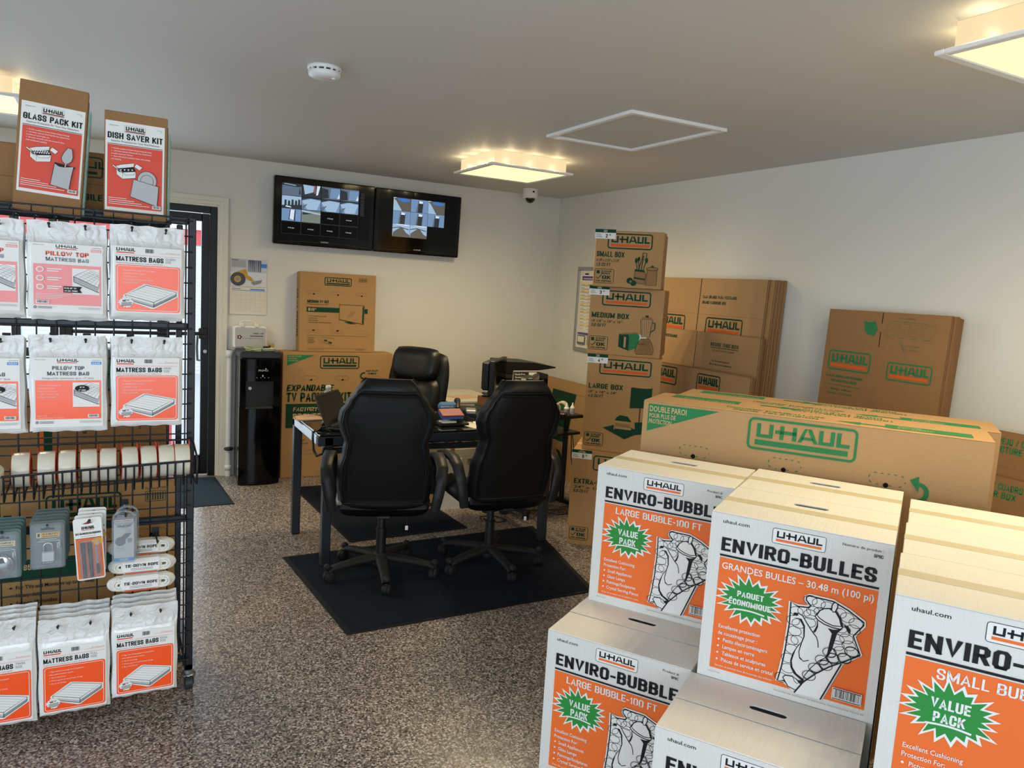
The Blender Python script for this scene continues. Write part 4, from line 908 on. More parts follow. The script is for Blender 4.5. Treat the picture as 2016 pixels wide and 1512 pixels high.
# TV boxes along the back wall
def exp_front(p, w, h):
    D = 'dark_green'
    p.poly([(.035, h-.020), (.250, h-.020), (.035, h-.105)], 'green'); p.text('DOUBLE WALLED', .045, h-.036, .010, 'cream_print'); p.text('FOR EXTRA', .045, h-.053, .010, 'cream_print'); p.text('PROTECTION', .045, h-.070, .010, 'cream_print')
    p.logo(.290, h-.128, .320, .105, D, D, lw=.008)
    for x in (.219, .471, .724): p.loop(rrect(x-.055, h-.218, x+.055, h-.185, .016), .002, 'kraft_dark'); p.ell(x+.006, h-.217, .008, .007, 'hole_dark', 10)
    p.text('EASY-TO-LIFT', .72, h-.150, .014, D, al='c', bold=.03, shear=.15, w=.105); p.text('HANDLES', .72, h-.172, .014, D, al='c', bold=.03, shear=.15, w=.07)
    p.loop([(.655+.03*math.cos(math.radians(a)), h-.185+.025*math.sin(math.radians(a))) for a in range(80, 270, 15)], .011, D, False); p.poly([(.645, h-.195), (.645, h-.228), (.675, h-.212)], D)
    p.text('EXPANDABLE', .035, h-.306, .050, 'dark_green', w=.365, bold=.05, shear=.15); p.text('TV PACKING KIT', .035, h-.392, .074, 'dark_green', w=.515, bold=.055)
    p.rect(.033, h-.60, .60, h-.408, 'dark_green'); p.text('FACTORY-LIKE', .087, h-.468, .032, 'cream_print', w=.30, bold=.03, shear=.15); p.text('PROTECTION', .087, h-.535, .048, 'cream_print', w=.36, bold=.04)
    p.text('Fits 40" – 70"', .105, .297, .012, D, bold=.03); p.text('Expands up to 70"', .105, .272, .012, D, bold=.03); p.loop(rrect(.155, .19, .275, .225, .017), .002, 'kraft_dark')
    p.rect(.62, h-.42, .70, h-.40, 'kraft_dark'); p.loop([(.565, h-.405), (.60, h-.405), (.60, h-.43)], .004, D, False)
carton('tv_box', (1.200, 6.046, 0), 0, .893, .204, 1.006, 'kraft', 'big EXPANDABLE TV PACKING KIT box standing against the back wall', 'TV box', exp_front, None, None, None)
def med_front(p, w, h):
    D = 'dark_green'
    p.logo(.195, h-.100, .222, .066, D, D, lw=.007); p.loop(rrect(.474, h-.060, .545, h-.028, .004), .002, D)
    for k in range(5): p.rect(.482+k*.012, h-.054, .488+k*.012, h-.034, D)
    for x in (.107, .302, .499): p.loop(rrect(x-.048, h-.168, x+.048, h-.148, .010), .0015, 'kraft_dark'); p.ell(x+.004, h-.172, .007, .006, 'hole_dark', 10)
    p.text('MEDIUM TV KIT', .061, .390, .022, D, w=.172, bold=.05); p.text('Protects televisions up to 42"', .061, .376, .008, D, w=.17, bold=.02)
    p.rect(.057, .318, .555, .356, D); p.text('$18', .068, .326, .022, 'cream_print', bold=.03, w=.05); p.text('95', .121, .336, .012, 'cream_print')
    p.poly([(.320, .264), (.523, .230), (.527, .382), (.320, .384)], 'kraft'); p.loop([(.320, .264), (.523, .230), (.527, .382), (.320, .384)], .005, D); p.line(.515, .236, .518, .376, .012, D)
    for k in range(3): p.line(.385+k*.014, .285, .425+k*.014, .335, .002, D)
    p.poly([(.36, .246), (.40, .248), (.46, .232), (.41, .230)], D)
    bullet_lines(p, ['* For TVs and Monitors up to 4" deep', '* Heavy-duty boxes', '* Easy-to-lift handles', '* Expandable corners offer 5 layers of protection'], .067, .282, .0165, .0075, D, .02)
    for x in (.108, .306, .499): p.loop(rrect(x-.048, .155, x+.048, .177, .010), .0015, 'kraft_dark')
    for x in (.113, .308): p.ell(x, .172, .010, .005, 'hole_dark', 10)
    p.line(.06, .132, .555, .132, .0015, D); p.line(.06, .030, .555, .030, .0015, D); p.loop([(.180, .120), (.283, .108), (.283, .050), (.180, .078)], .0015, D)
    for k in range(4): p.rect(.068, .110-k*.013, .125-.01*(k % 2), .113-k*.013, D)
    p.poly([(.20, .10), (.225, .095), (.225, .085), (.20, .09)], D); p.poly([(.235, .085), (.262, .078), (.262, .066), (.235, .075)], D)
    p.text('www.uhaul.com', .467, .018, .008, D, bold=.02); p.line(.07, .020, .20, .020, .002, D)
def med_left(p, d, h): pass
o = carton('tv_box', (1.336, 6.118, 1.0065), 0, .622, .105, .632, 'kraft', 'square MEDIUM TV KIT box standing on top of the larger TV box', 'TV box', med_front, None, None, None)
o.rotation_euler = (math.radians(-2.2), 0, math.radians(0.5))
f = MB(); p = Panel(f, (0, .105, 0), (0, -1, 0), (0, 0, 1), off=.0006); p.text('MEDIUM TV KIT', .06, .12, .04, 'dark_green', rot=90, w=.38, bold=.04); f.build('side_print', o)

# ---------------------------------------------------------------- flattened cartons
def flat(name, x0, ymax, w, h, t, lean, m, label, cat, front=None, group=None, z=0):
    """flattened box leaning against the right wall; local x runs along the wall towards the viewer"""
    mb = MB(); mb.box((0, 0, 0), (w, t, h), m); e = .0006
    mb.box((w, 0, 0), (w+e, t*.32, h), 'kraft_edge'); mb.box((w, t*.40, 0), (w+e, t*.62, h), m); mb.box((w, t*.70, 0), (w+e, t, h), 'kraft_edge'); mb.box((0, 0, h), (w, t*.30, h+e), 'kraft_edge'); mb.box((0, t*.7, h), (w, t, h+e), 'kraft_edge')
    if front: front(Panel(mb, (0, 0, 0), (1, 0, 0), (0, 0, 1)), w, h)
    o = mb.build(name, None, (x0, ymax, z), None, label, cat, group)
    o.rotation_euler = (-math.asin(lean/h), 0, -PI/2)
    return o
def ward(v):
    def f(p, w, h):
        D = 'dark_green'
        if v == 0:
            p.rect(w*.5-.003, h-.36, w*.5+.003, h, 'hole_dark'); p.rect(.0, h-.245, w, h-.2425, 'kraft_dark'); p.text('CAJA GRANDE PARA VESTUARIO', w*.5+.03, h-.135, .020, D, w=.32, bold=.03); p.text('GRAND WARDROBE BOX', w*.5+.03, h-.172, .020, D, w=.23, bold=.03)
            p.logo(w*.5+.085, h-.375, .345, .115, D, 'stripe_orange', lw=.009); p.logo(w*.5-.47, h-.375, .345, .115, D, 'stripe_orange', lw=.009)
        elif v == 1:
            p.rect(w*.5-.002, h-.26, w*.5+.002, h, 'hole_dark'); p.text('REUSE THIS BOX', w*.5+.145, h-.085, .024, D, w=.255, bold=.03); p.rect(w*.5+.145, h-.096, w*.5+.40, h-.092, D); p.text('DO NOT PUT IN TRASH', w*.5+.165, h-.118, .012, D, w=.20); p.text('See Bottom Panel for', w*.5+.17, h-.185, .011, D, w=.165, bold=.02); p.text('More Recommendations', w*.5+.155, h-.207, .011, D, w=.20, bold=.02)
            p.text('VESTUARIO', w*.5-.20, h-.06, .02, D, bold=.03, al='r', w=.13)
        else:
            p.logo(w*.5+.10, h-.145, .22, .115, D, 'stripe_orange', lw=.008); p.logo(w*.5-.40, h-.145, .30, .125, D, 'stripe_orange', lw=.009); p.rect(0, h-.006, w, h-.003, 'kraft_dark')
    return f
for k in range(5): flat('flattened_wardrobe_box', 3.558+.0232*k-(.0), 4.685-.008*((k*3) % 4)-.012*k, 1.20, 1.752-.004*(k % 2), .019, .055, 'kraft_light' if k == 0 else 'kraft', 'tallest flattened wardrobe box, front of the row, lettered GRAND WARDROBE BOX' if k == 0 else 'tall flattened wardrobe box behind the GRAND WARDROBE BOX sheet, only its edge showing', 'flattened box', ward(0) if k == 0 else None, 'tall flattened wardrobe boxes at the right wall' if k else 'lettered flattened wardrobe boxes')
for k in range(3): flat('flattened_wardrobe_box', 3.488+.022*k, 4.565+.012*k, 1.15, 1.392-.004*k, .018, .040, 'kraft_light' if k == 0 else 'kraft', 'mid-height flattened wardrobe box lettered REUSE THIS BOX' if k == 0 else 'mid-height flattened wardrobe box behind the REUSE THIS BOX sheet, only its edge showing', 'flattened box', ward(1) if k == 0 else None, 'mid-height flattened wardrobe boxes at the right wall' if k else 'lettered flattened wardrobe boxes')
for k in range(3): flat('flattened_wardrobe_box', 3.418+.022*k, 4.535+.010*k, 1.15, 1.155-.006*k, .018, .030, 'kraft_light' if k == 0 else 'kraft', 'shortest flattened wardrobe box in front, with two boxed marks' if k == 0 else 'short flattened wardrobe box behind the one with two boxed marks, only its edge showing', 'flattened box', ward(2) if k == 0 else None, 'short flattened wardrobe boxes at the right wall' if k else 'lettered flattened wardrobe boxes')
def flat2(p, w, h):
    D = 'green'
    p.rect(w*.474, h-.185, w*.480, h-.105, 'hole_dark'); p.rect(w*.474, h-.060, w*.480, h-.004, 'hole_dark'); p.rect(w*.476, 0, w*.478, h-.19, 'kraft_dark')
    p.logo(.035, h-.335, .270, .110, D, 'stripe_orange', lw=.008); p.logo(.405, h-.350, .250, .095, D, 'stripe_orange', lw=.007)
    p.text('U-HAUL BOXES ARE DESIGNED', .035, h-.375, .013, D, w=.235, bold=.03, shear=.15); p.text('FOR MULTIPLE USES!', .07, h-.40, .013, D, w=.165, bold=.03, shear=.15); p.line(.03, h-.418, .26, h-.418, .0025, D)
    p.text('Moving - 4 Moves', .08, h-.445, .011, D, w=.13, bold=.02); p.text('Storage - 10-12 Years', .06, h-.468, .011, D, w=.16, bold=.02)
    p.poly([(.235, h-.055), (.265, h-.058), (.295, h-.055), (.295, h-.045), (.322, h-.095), (.298, h-.135), (.295, h-.125), (.265, h-.125), (.245, h-.105)], D)
    p.text('How to assemble box', .48, h-.030, .007, D, al='c', w=.09); p.line(.40, h-.045, .60, h-.045, .0015, D)
    for k in range(4): p.loop([(.368+k*.070, h-.115), (.424+k*.070, h-.115), (.434+k*.070, h-.055), (.378+k*.070, h-.055)], .0015, D); p.loop([(.385+k*.07, h-.105), (.415+k*.07, h-.09), (.405+k*.07, h-.07)], .0015, D); p.line(.372+k*.07, h-.127, .41+k*.07, h-.127, .002, D)
    p.line(.46, h-.145, .495, h-.195, .005, 'grey_ink'); p.line(.505, h-.165, .57, h-.165, .002, D); p.line(.51, h-.185, .57, h-.185, .002, D)
for k in range(5): flat('flattened_carton', 3.545+.021*k, 2.995+.006*k-.02*(k > 0), .712, 1.598-.002*k-(.0 if k < 2 else .004), .018, .060, 'kraft_dark', 'flattened brown carton with two boxed marks, leaning front of the right wall row' if k == 0 else 'flattened brown carton behind the one with two boxed marks, only its edge showing', 'flattened box', flat2 if k == 0 else None, 'flattened cartons behind the long TV boxes' if k else None)
def pict(a, b, dx):
    def f(p, w, h): p.text(a, dx, h-.060, .030, 'green', bold=.05, w=.245); p.text(b, dx+.02, h-.098, .030, 'green', bold=.05, w=.20); p.rect(0, h-.16, w, h-.157, 'kraft_dark')
    return f
for k in range(3): flat('flattened_picture_box', 3.612+.02*k, 2.12-.004*k, 1.2, 1.086-.006*k, .016, .040, 'kraft_dark', 'flattened picture box at the right edge, lettered CTURE BOX' if k == 0 else 'flattened picture box behind the one lettered CTURE BOX, only its edge showing', 'flattened box', pict('ESPEJO / CUADRO', 'PICTURE BOX', .07) if k == 0 else None, 'flattened picture boxes at the right edge' if k else None)
flat('flattened_picture_box', 3.575, 2.10, 1.15, .885, .016, .030, 'kraft_dark', 'lower flattened picture box at the right edge, lettered CUADRO', 'flattened box', pict('ESPEJO / CUADRO', 'MIRROR BOX', .0))
def artbox(p, w, h):
    p.rect(.13, .30, .53, .735, 'dark_green'); rd = random.Random(9)
    for k in range(9):
        x, y = rd.uniform(.16, .42), rd.uniform(.34, .68); p.loop([(x, y), (x+.05, y+.025), (x+.09, y-.005), (x+.06, y-.03)], .004, 'green')
    p.poly([(.30, .62), (.38, .66), (.45, .61), (.40, .57), (.33, .58)], 'green'); p.rect(0, h-.10, w, h-.098, 'kraft_dark'); p.rect(0, .235, w, .237, 'kraft_dark')
    p.poly([(.40, .225), (.46, .225), (.62, .11), (.58, .10)], 'dark_green')
    p.text('FRAGILE!', .47, .125, .045, 'dark_green', al='r', w=.25, bold=.05); p.text('THIS SIDE FLAT', .47, .065, .030, 'dark_green', al='r', w=.30, bold=.04)
flat('artwork_carton', 3.462, 6.06, 1.04, .835, .05, .155, 'kraft_light', 'flat brown carton with a dark green printed picture, leaning in the corner', 'flattened box', artbox)
# framed notice on the right wall behind the tower
t = empty('wall_notice', (XR, 5.835, 1.46), -PI/2, 'grey framed notice with purple heading on the wall behind the tower', 'framed notice')
mb = MB(); W_, H_ = .60, .74
for lo, hi in (((0, -H_/2), (W_, -H_/2+.03)), ((0, H_/2-.03), (W_, H_/2)), ((0, -H_/2+.03), (.03, H_/2-.03)), ((W_-.03, -H_/2+.03), (W_, H_/2-.03))): mb.box((lo[0], -.022, lo[1]), (hi[0], -.001, hi[1]), 'zinc', .002)
mb.build('frame', t)
mb = MB(); mb.box((.03, -.012, -H_/2+.03), (W_-.03, -.002, H_/2-.03), 'paper'); p = Panel(mb, (.05, -.012, -H_/2+.05), (1, 0, 0), (0, 0, 1))
p.rect(.02, .575, .47, .61, 'purple_print'); p.rect(.04, .585, .2, .592, 'pale_yellow'); p.rect(.06, .622, .12, .635, 'ink')
for r in range(14):
    p.rect(.02, .14+r*.030, .47, .160+r*.030, 'pale_yellow' if r % 2 else 'white_print')
    for c in range(4): p.rect(.025+c*.11, .146+r*.03, .085+c*.11, .149+r*.03, 'grey_ink')
p.rect(.02, .10, .47, .115, 'purple_print')
for k in range(3): p.rect(.02+.16*k, .01, .14+.16*k, .09, 'grey_ink'); p.rect(.03+.16*k, .03, .13+.16*k, .08, 'paper')
mb.build('notice_sheet', t)
# ---------------------------------------------------------------- wire display rack
RX0, RX1, RY = -.97, .281, 3.0
rack = empty('display_rack', (-.34, RY, 0), 0, 'black wire grid display rack on casters holding bags, tape and locks', 'display rack')
def wmb():
    m = MB(); m.T = Matrix.Translation((.34, -RY, 0)); return m
m = wmb(); k = .013
for x in (RX1-k, RX0+k): m.box((x-k, RY-k, .075), (x+k, RY+k, 1.782), 'rack_metal', .003)
for z in (1.756, 1.380, .664, .112): m.box((RX0+2*k, RY-.011, z), (RX1-2*k, RY+.011, z+.026), 'rack_metal', .003)
for x in (RX1-.052, RX0+.052): m.box((x-.010, RY+.014, .14), (x+.010, RY+.034, 1.756), 'rack_metal', .003)
m.build('frame', rack)
m = wmb(); n = 21
for i in range(n): x = RX1-.034-i*.0572; m.cyl((x, RY-.017, .10), (x, RY-.017, 1.775), .0027, 'rack_metal', n=6)
for i in range(31): z = 1.770-i*.0548; m.cyl((RX0+.01, RY-.0225, z), (RX1-.012, RY-.0225, z), .0027, 'rack_metal', n=6)
m.build('grid', rack)
for x in (RX1-k, RX0+k):
    m = wmb(); m.box((x-.014, RY-.013, .075), (x+.014, RY+.42, .102), 'rack_metal', .004); m.build('foot', rack)
    for y in (RY+.008, RY+.39):
        m = wmb(); m.cyl((x-.0, y, .074), (x, y, .060), .020, 'zinc', n=16); m.lathe([(.012, .060), (.026, .056), (.027, .046), (.02, .042)], 'zinc', 16, (x, y, 0))
        m.box((x-.019, y-.03, .020), (x-.015, y+.012, .05), 'zinc', .002); m.box((x+.015, y-.03, .020), (x+.019, y+.012, .05), 'zinc', .002); m.cyl((x-.013, y-.018, .0275), (x+.013, y-.018, .0275), .027, 'grey_plastic', n=18); m.build('caster', rack)
# wire shelf across the top
m = wmb(); y0, y1, xr = 2.872, 3.27, .192
for y, z in ((y0, 1.772), (y0, 1.748), (y1, 1.756), (y1, 1.80)): m.cyl((RX0, y, z), (xr, y, z), .003, 'rack_metal', n=6)
for i in range(21): x = xr-.003-i*.0572; m.tube([(x, y0, 1.774), (x, y0, 1.748), (x, y1, 1.754), (x, y1, 1.80)], .0022, 'rack_metal', 5)
for x in (xr, RX0): m.tube([(x, y0, 1.772), (x, y1, 1.80)], .003, 'rack_metal', 6)
for i in range(5): y = y0+.07+i*.07; m.cyl((RX0, y, 1.750), (xr, y, 1.750), .0022, 'rack_metal', n=5)
m.build('top_shelf', rack)
def hook(x, z, y0=2.80):
    m = wmb(); m.tube([(x, RY-.026, z-.05), (x, RY-.028, z), (x, (RY+y0)/2, z+.002), (x, y0+.008, z+.004), (x, y0, z+.012)], .003, 'rack_metal', 6); m.sphere((x, y0, z+.013), .0048, 'rack_metal', 8, 5); m.box((x-.012, RY-.031, z-.06), (x+.012, RY-.027, z+.02), 'rack_metal', .001); m.build('hook', rack)

# polythene bags with printed cards
def bag_body(w, h, t, seed, hz=.80):
    m = MB(); rd = random.Random(seed); ph = [rd.uniform(0, 6) for _ in range(6)]
    def prof(u, v):
        e = min(u, 1-u); a = min(1, e/.07)**.5; b = min(1, v/.06)**.5 if v < .06 else 1
        head = 1 if v < hz-.06 else max(.10, 1-(v-(hz-.06))/.08)
        return a*b*head
    def side(sg):
        def f(u, v):
            d = prof(u, v)*t/2; wr = .0022*math.sin(9*u+ph[0]+4*v)*math.sin(7*v+ph[1])
            if v > hz: wr += .0026*math.sin(15*u+ph[2])*(v-hz)/(1-hz)+.0010*math.sin(41*u+ph[3])
            if sg < 0 and .06 < v < hz-.06 and .08 < u < .92: wr *= .25
            edge = .0016*math.sin(21*u+ph[4])*(1 if v > .97 or v < .03 else 0); xe = .0016*math.sin(12*v+ph[5])*(1 if u < .02 or u > .98 else 0)
            return (w*u+xe, sg*d+wr, h*v+edge)
        return f
    nu, nv = 22, 26
    for sg in (-1, 1):
        fn = side(sg)
        vs = [fn(i/nu, j/nv) for j in range(nv+1) for i in range(nu+1)]
        for lo, hi, mt in ((0, int(nv*hz), 'bag_plastic'), (int(nv*hz), nv, 'clear_header')):
            fs = [(j*(nu+1)+i, j*(nu+1)+i+1, (j+1)*(nu+1)+i+1, (j+1)*(nu+1)+i) for j in range(lo, hi) for i in range(nu)]
            if sg > 0: fs = [q[::-1] for q in fs]
            m.add(vs, fs, mt, True)
    return m
def mattress_art(p, x, y, w, h, halo='white_print'):
    S = lambda L: [(x+a*w, y+b*h) for a, b in L]
    p.poly(S([(-.05, .50), (-.03, .30), (.50, -.07), (.56, -.07), (1.04, .52), (1.04, .78), (.42, 1.04), (.36, 1.04)]), halo)
    p.poly(S([(0, .52), (.40, 1), (1, .74), (.55, .22)]), 'white_print'); p.poly(S([(0, .52), (.55, .22), (.55, 0), (0, .33)]), 'grey_shade'); p.poly(S([(.55, .22), (1, .74), (1, .55), (.55, 0)]), 'mid_grey')
    p.poly(S([(0, .52), (.55, .22), (.55, .12), (0, .43)]), 'white_print'); p.poly(S([(.55, .22), (1, .74), (1, .66), (.55, .12)]), 'white_print')
    for k in range(1, 6): p.line(x+w*.40*(k/6), y+h*(.52+.48*k/6), x+w*(.55+.45*k/6), y+h*(.22+.52*k/6), w*.006, 'grey_shade')
    p.loop(S([(0, .52), (.40, 1), (1, .74), (.55, .22)]), w*.010, 'ink'); p.loop(S([(0, .52), (0, .33), (.55, 0), (1, .55), (1, .74)]), w*.010, 'ink', False); p.line(x+.55*w, y+.22*h, x+.55*w, y, w*.01, 'ink')
def card_mattress(size):
    def f(p, w, h):
        p.rect(0, 0, w, h, 'white_print'); p.letters(.03*w, .925*h, .26*w, .048*h, 'ink'); p.rect(.03*w, .895*h, .29*w, .912*h, 'red_label')
        p.barcode(.44*w, .90*h, .59*w, .985*h, bg=None); p.line(.66*w, .915*h, .99*w, .915*h, .0006, 'red_label'); p.text('Product #', .97*w, .925*h, .012*h, 'red_label', al='r', w=.2*w)
        p.line(.02*w, .872*h, .98*w, .872*h, .0007, 'red_label'); p.text('MATTRESS BAGS', .025*w, .775*h, .072*h, 'ink', w=.70*w, bold=.05)
        p.text(size, .755*w, .82*h, .034*h, 'mid_grey', cond=.9); p.text('SIZE', .755*w, .775*h, .034*h, 'mid_grey', cond=.9)
        p.text('Keeps mattress clean during your move or while stored', .03*w, .742*h, .016*h, 'grey_ink', w=.68*w)
        p.poly(rrect(.02*w, .025*h, .98*w, .725*h, .008), 'orange_bag'); p.loop(rrect(.045*w, .045*h, .955*w, .705*h, .007), .0014, 'white_print')
        bullet_lines(p, ['* Bags made of heavy-gauge 2.0 mil polyethylene', '   makes mattress moisture resistant', '* Also fits box springs', '* Protects against soil, dust and water damage', '* Slips on and off easily'], .11*w, .635*h, .046*h, .018*h, 'white_print')
        mattress_art(p, .16*w, .10*h, .76*w, .33*h)
        p.burst(.17*w, .16*h, .115*w, .085*h, 'white_print', 16, .82, 2); p.text('NEW', .17*w, .172*h, .030*h, 'ink', al='c', w=.10*w, bold=.05, rot=10)
        for k in range(3): p.line(.10*w, (.145-.02*k)*h, .25*w, (.160-.02*k)*h, .002, 'ink')
    return f
def card_pillow(kind, size):
    acc = 'pink_bag' if kind == 'pink' else 'orange_bag'
    def f(p, w, h):
        p.rect(0, 0, w, h, 'white_print'); p.text('uhaul.com', .03*w, .965*h, .014*h, 'ink', w=.15*w)
        p.letters(.34*w, .945*h, .29*w, .040*h, 'ink'); p.rect(.34*w, .922*h, .63*w, .934*h, 'red_label')
        p.rect(.83*w, .905*h, .98*w, .945*h, 'pink_bag' if kind == 'pink' else 'blue_print'); p.text(size, .905*w, .912*h, .024*h, 'white_print', al='c', w=.12*w, bold=.02)
        p.line(.85*w, .965*h, .98*w, .965*h, .001, 'grey_ink')
        p.text('PILLOW TOP', .5*w, .825*h, .062*h if kind == 'pink' else .055*h, 'red_label' if kind == 'pink' else 'grey_ink', al='c', w=.60*w if kind == 'pink' else .46*w, bold=.06 if kind == 'pink' else .04)
        p.text('MATTRESS BAG', .5*w, .745*h, .055*h, 'mid_grey' if kind == 'pink' else 'grey_ink', al='c', w=.60*w, bold=.04)
        if kind != 'pink': p.text('Designed for mattresses up to 17" thick', .5*w, .695*h, .024*h, 'grey_ink', al='c', w=.74*w)
        p.rect(.03*w, .115*h, .97*w, .675*h if kind != 'pink' else .70*h, acc)
        ix0, iy0, ix1, iy1 = (.56*w, .29*h, .95*w, .645*h) if kind != 'pink' else (.565*w, .28*h, .95*w, .655*h)
        p.rect(ix0, iy0, ix1, iy1, 'white_print')
        a, b = ix1-ix0, iy1-iy0; q = lambda L: [(ix0+u*a, iy0+v*b) for u, v in L]
        p.poly(q([(.05, .50), (.05, .72), (.62, 1), (1, .86), (1, .35), (.95, .12)]), 'grey_shade'); p.poly(q([(.05, .68), (.62, .98), (1, .84), (1, .45), (.93, .30)]), 'white_print')
        for k in range(6): p.line(ix0+a*(.10+.14*k), iy0+b*(.70-.065*k), ix0+a*min(1, .55+.14*k), iy0+b*(.96-.06*k), .0008, 'mid_grey'); p.line(ix0+a*(.12+.1*k), iy0+b*(.68+.05*k), ix0+a*min(1, .62+.1*k), iy0+b*(.46+.06*k), .0008, 'mid_grey')
        p.loop(q([(.05, .70), (.05, .48), (.95, .10), (1, .13)]), .0016, 'ink', False); p.loop(q([(.05, .68), (.93, .30), (1, .45)]), .0012, 'ink', False); p.loop(q([(.05, .58), (.94, .20), (1, .28)]), .0008, 'mid_grey', False)
        if kind != 'pink':
            p.ell(ix0+.35*a, iy0+.76*b, .105*w, .048*h, 'ink', 20); p.text('UP TO', ix0+.35*a, iy0+.78*b, .020*h, 'white_print', al='c', bold=.04); p.text('17" THICK', ix0+.35*a, iy0+.66*b, .020*h, 'white_print', al='c', bold=.04)
            bullet_lines(p, ['* Bag made of heavy-gauge 2.0', '  mil polyethylene makes', '  mattress moisture resistant', '* Zipper closure seals tight', '* Slips on and off easily'], .07*w, .60*h, .042*h, .018*h, 'white_print')
            bullet_lines(p, ['Contents: One bag', '* Polyethylene bag with zipper 203 x 198 x 43 cm'], .05*w, .165*h, .03*h, .013*h, 'white_print')
            p.barcode(.78*w, .135*h, .94*w, .185*h)
        else:
            p.poly([(.44*w, .30*h), (.70*w, .30*h), (.67*w, .345*h), (.70*w, .39*h), (.44*w, .39*h)], 'ink'); p.text('FITS UP TO', .45*w, .352*h, .022*h, 'white_print', w=.17*w, bold=.04); p.text('43 CM THICK', .45*w, .313*h, .022*h, 'white_print', w=.19*w, bold=.04)
            for k in range(3): p.ell(.12*w, (.62-.125*k)*h, .055*w, .042*h, 'white_print', 14); p.ell(.12*w, (.62-.125*k)*h, .038*w, .028*h, 'pink_bag', 12); p.rect(.22*w, (.625-.125*k)*h, .42*w, (.64-.125*k)*h, 'white_print'); p.rect(.22*w, (.595-.125*k)*h, .38*w, (.61-.125*k)*h, 'white_print')
            for k in range(4): p.rect(.06*w, (.27-.022*k)*h, (.55-.06*k)*w, (.276-.022*k)*h, 'white_print')
            p.barcode(.06*w, .13*h, .24*w, .18*h)
        p.ring(.05*w, .075*h, .018*w, .018*h, .0015, 'ink', 12); p.ell(.05*w, .075*h, .007*w, .008*h, 'ink', 8)
        for k in range(2): p.rect(.09*w, (.078-.018*k)*h, .28*w, (.085-.018*k)*h, 'grey_ink'); p.rect(.65*w, (.078-.018*k)*h, .96*w, (.084-.018*k)*h, 'grey_shade')
    return f
BAGDEPTH = [2.838, 2.872, 2.902, 2.930]
def bag_stack(x0, x1, z0, z1, card, lab, glab, cu=(.05, .95), cv=(.045, .77), n=4, dz=-.006, seed=1, tilt=0.0):
    w, h, t = x1-x0, z1-z0, .026; proto = None
    for k in range(n):
        y = BAGDEPTH[k]; rd = random.Random(seed*10+k)
        loc = (x0+rd.uniform(-.004, .004)*(k > 0), y, z0+dz*k+rd.uniform(-.004, .004)*(k > 0))
        if k == 0:
            o = bag_body(w, h, t, seed).build('mattress_bag', None, loc, tilt, lab, 'mattress bag', 'mattress bags at the front of their hooks')
            m = MB(); cx0, cx1, cz0, cz1 = w*cu[0], w*cu[1], h*cv[0], h*cv[1]; p = Panel(m, (cx0, -t/2-.0016, cz0), (1, 0, 0), (0, 0, 1), off=0); card(p, cx1-cx0, cz1-cz0); m.build('printed_card', o)
        elif k == 1:
            proto = bag_body(w, h, t, seed+50).build('mattress_bag', None, loc, tilt, glab, 'mattress bag', glab)
        else: dup(proto, loc, tilt, glab)
    for u in (.28, .73): hook(x0+w*u, z0+h*.925)
bag_stack(-.45, -.231, 1.428, 1.722, card_pillow('pink', 'QUEEN'), 'pillow top mattress bag with pink card, cut off by the left edge, top row', 'further pillow top bags behind the front one at the left edge, top row', seed=1)
bag_stack(-.222, -.003, 1.425, 1.724, card_pillow('pink', 'QUEEN'), 'pillow top mattress bag with pink card, middle of the top row', 'further pillow top bags behind the middle one, top row', seed=2)
bag_stack(.008, .231, 1.432, 1.732, card_mattress('QUEEN'), 'orange MATTRESS BAGS pack marked QUEEN SIZE, right of the top row', 'further bags behind the QUEEN SIZE mattress bags', seed=3)
bag_stack(-.45, -.235, 1.053, 1.362, card_pillow('orange', 'QUEEN'), 'pillow top mattress bag with orange card, cut off by the left edge, second row', 'further pillow top bags behind the front one at the left edge, second row', seed=4)
bag_stack(-.222, -.005, 1.055, 1.366, card_pillow('orange', 'KING'), 'pillow top mattress bag with orange card, middle of the second row', 'further pillow top bags behind the middle one, second row', seed=5)
bag_stack(.008, .226, 1.066, 1.366, card_mattress('KING'), 'orange MATTRESS BAGS pack marked KING SIZE, right of the second row', 'further bags behind the KING SIZE mattress bags of the second row', seed=6)
bag_stack(-.43, -.217, .066, .430, card_mattress('TWIN'), 'orange MATTRESS BAGS pack marked TWIN SIZE, bottom row at the left edge', 'further bags behind the TWIN SIZE mattress bags', seed=7, dz=.004, cv=(.04, .70))
bag_stack(-.211, .000, .074, .412, card_mattress('FULL'), 'orange MATTRESS BAGS pack marked FULL SIZE, middle of the bottom row', 'further bags behind the FULL SIZE mattress bags', seed=8, dz=.004, cv=(.04, .72))
bag_stack(.007, .215, .095, .422, card_mattress('KING'), 'orange MATTRESS BAGS pack marked KING SIZE, bottom row beside the caster', 'further bags behind the KING SIZE mattress bags of the bottom row', seed=9, dz=.004, cv=(.04, .74))

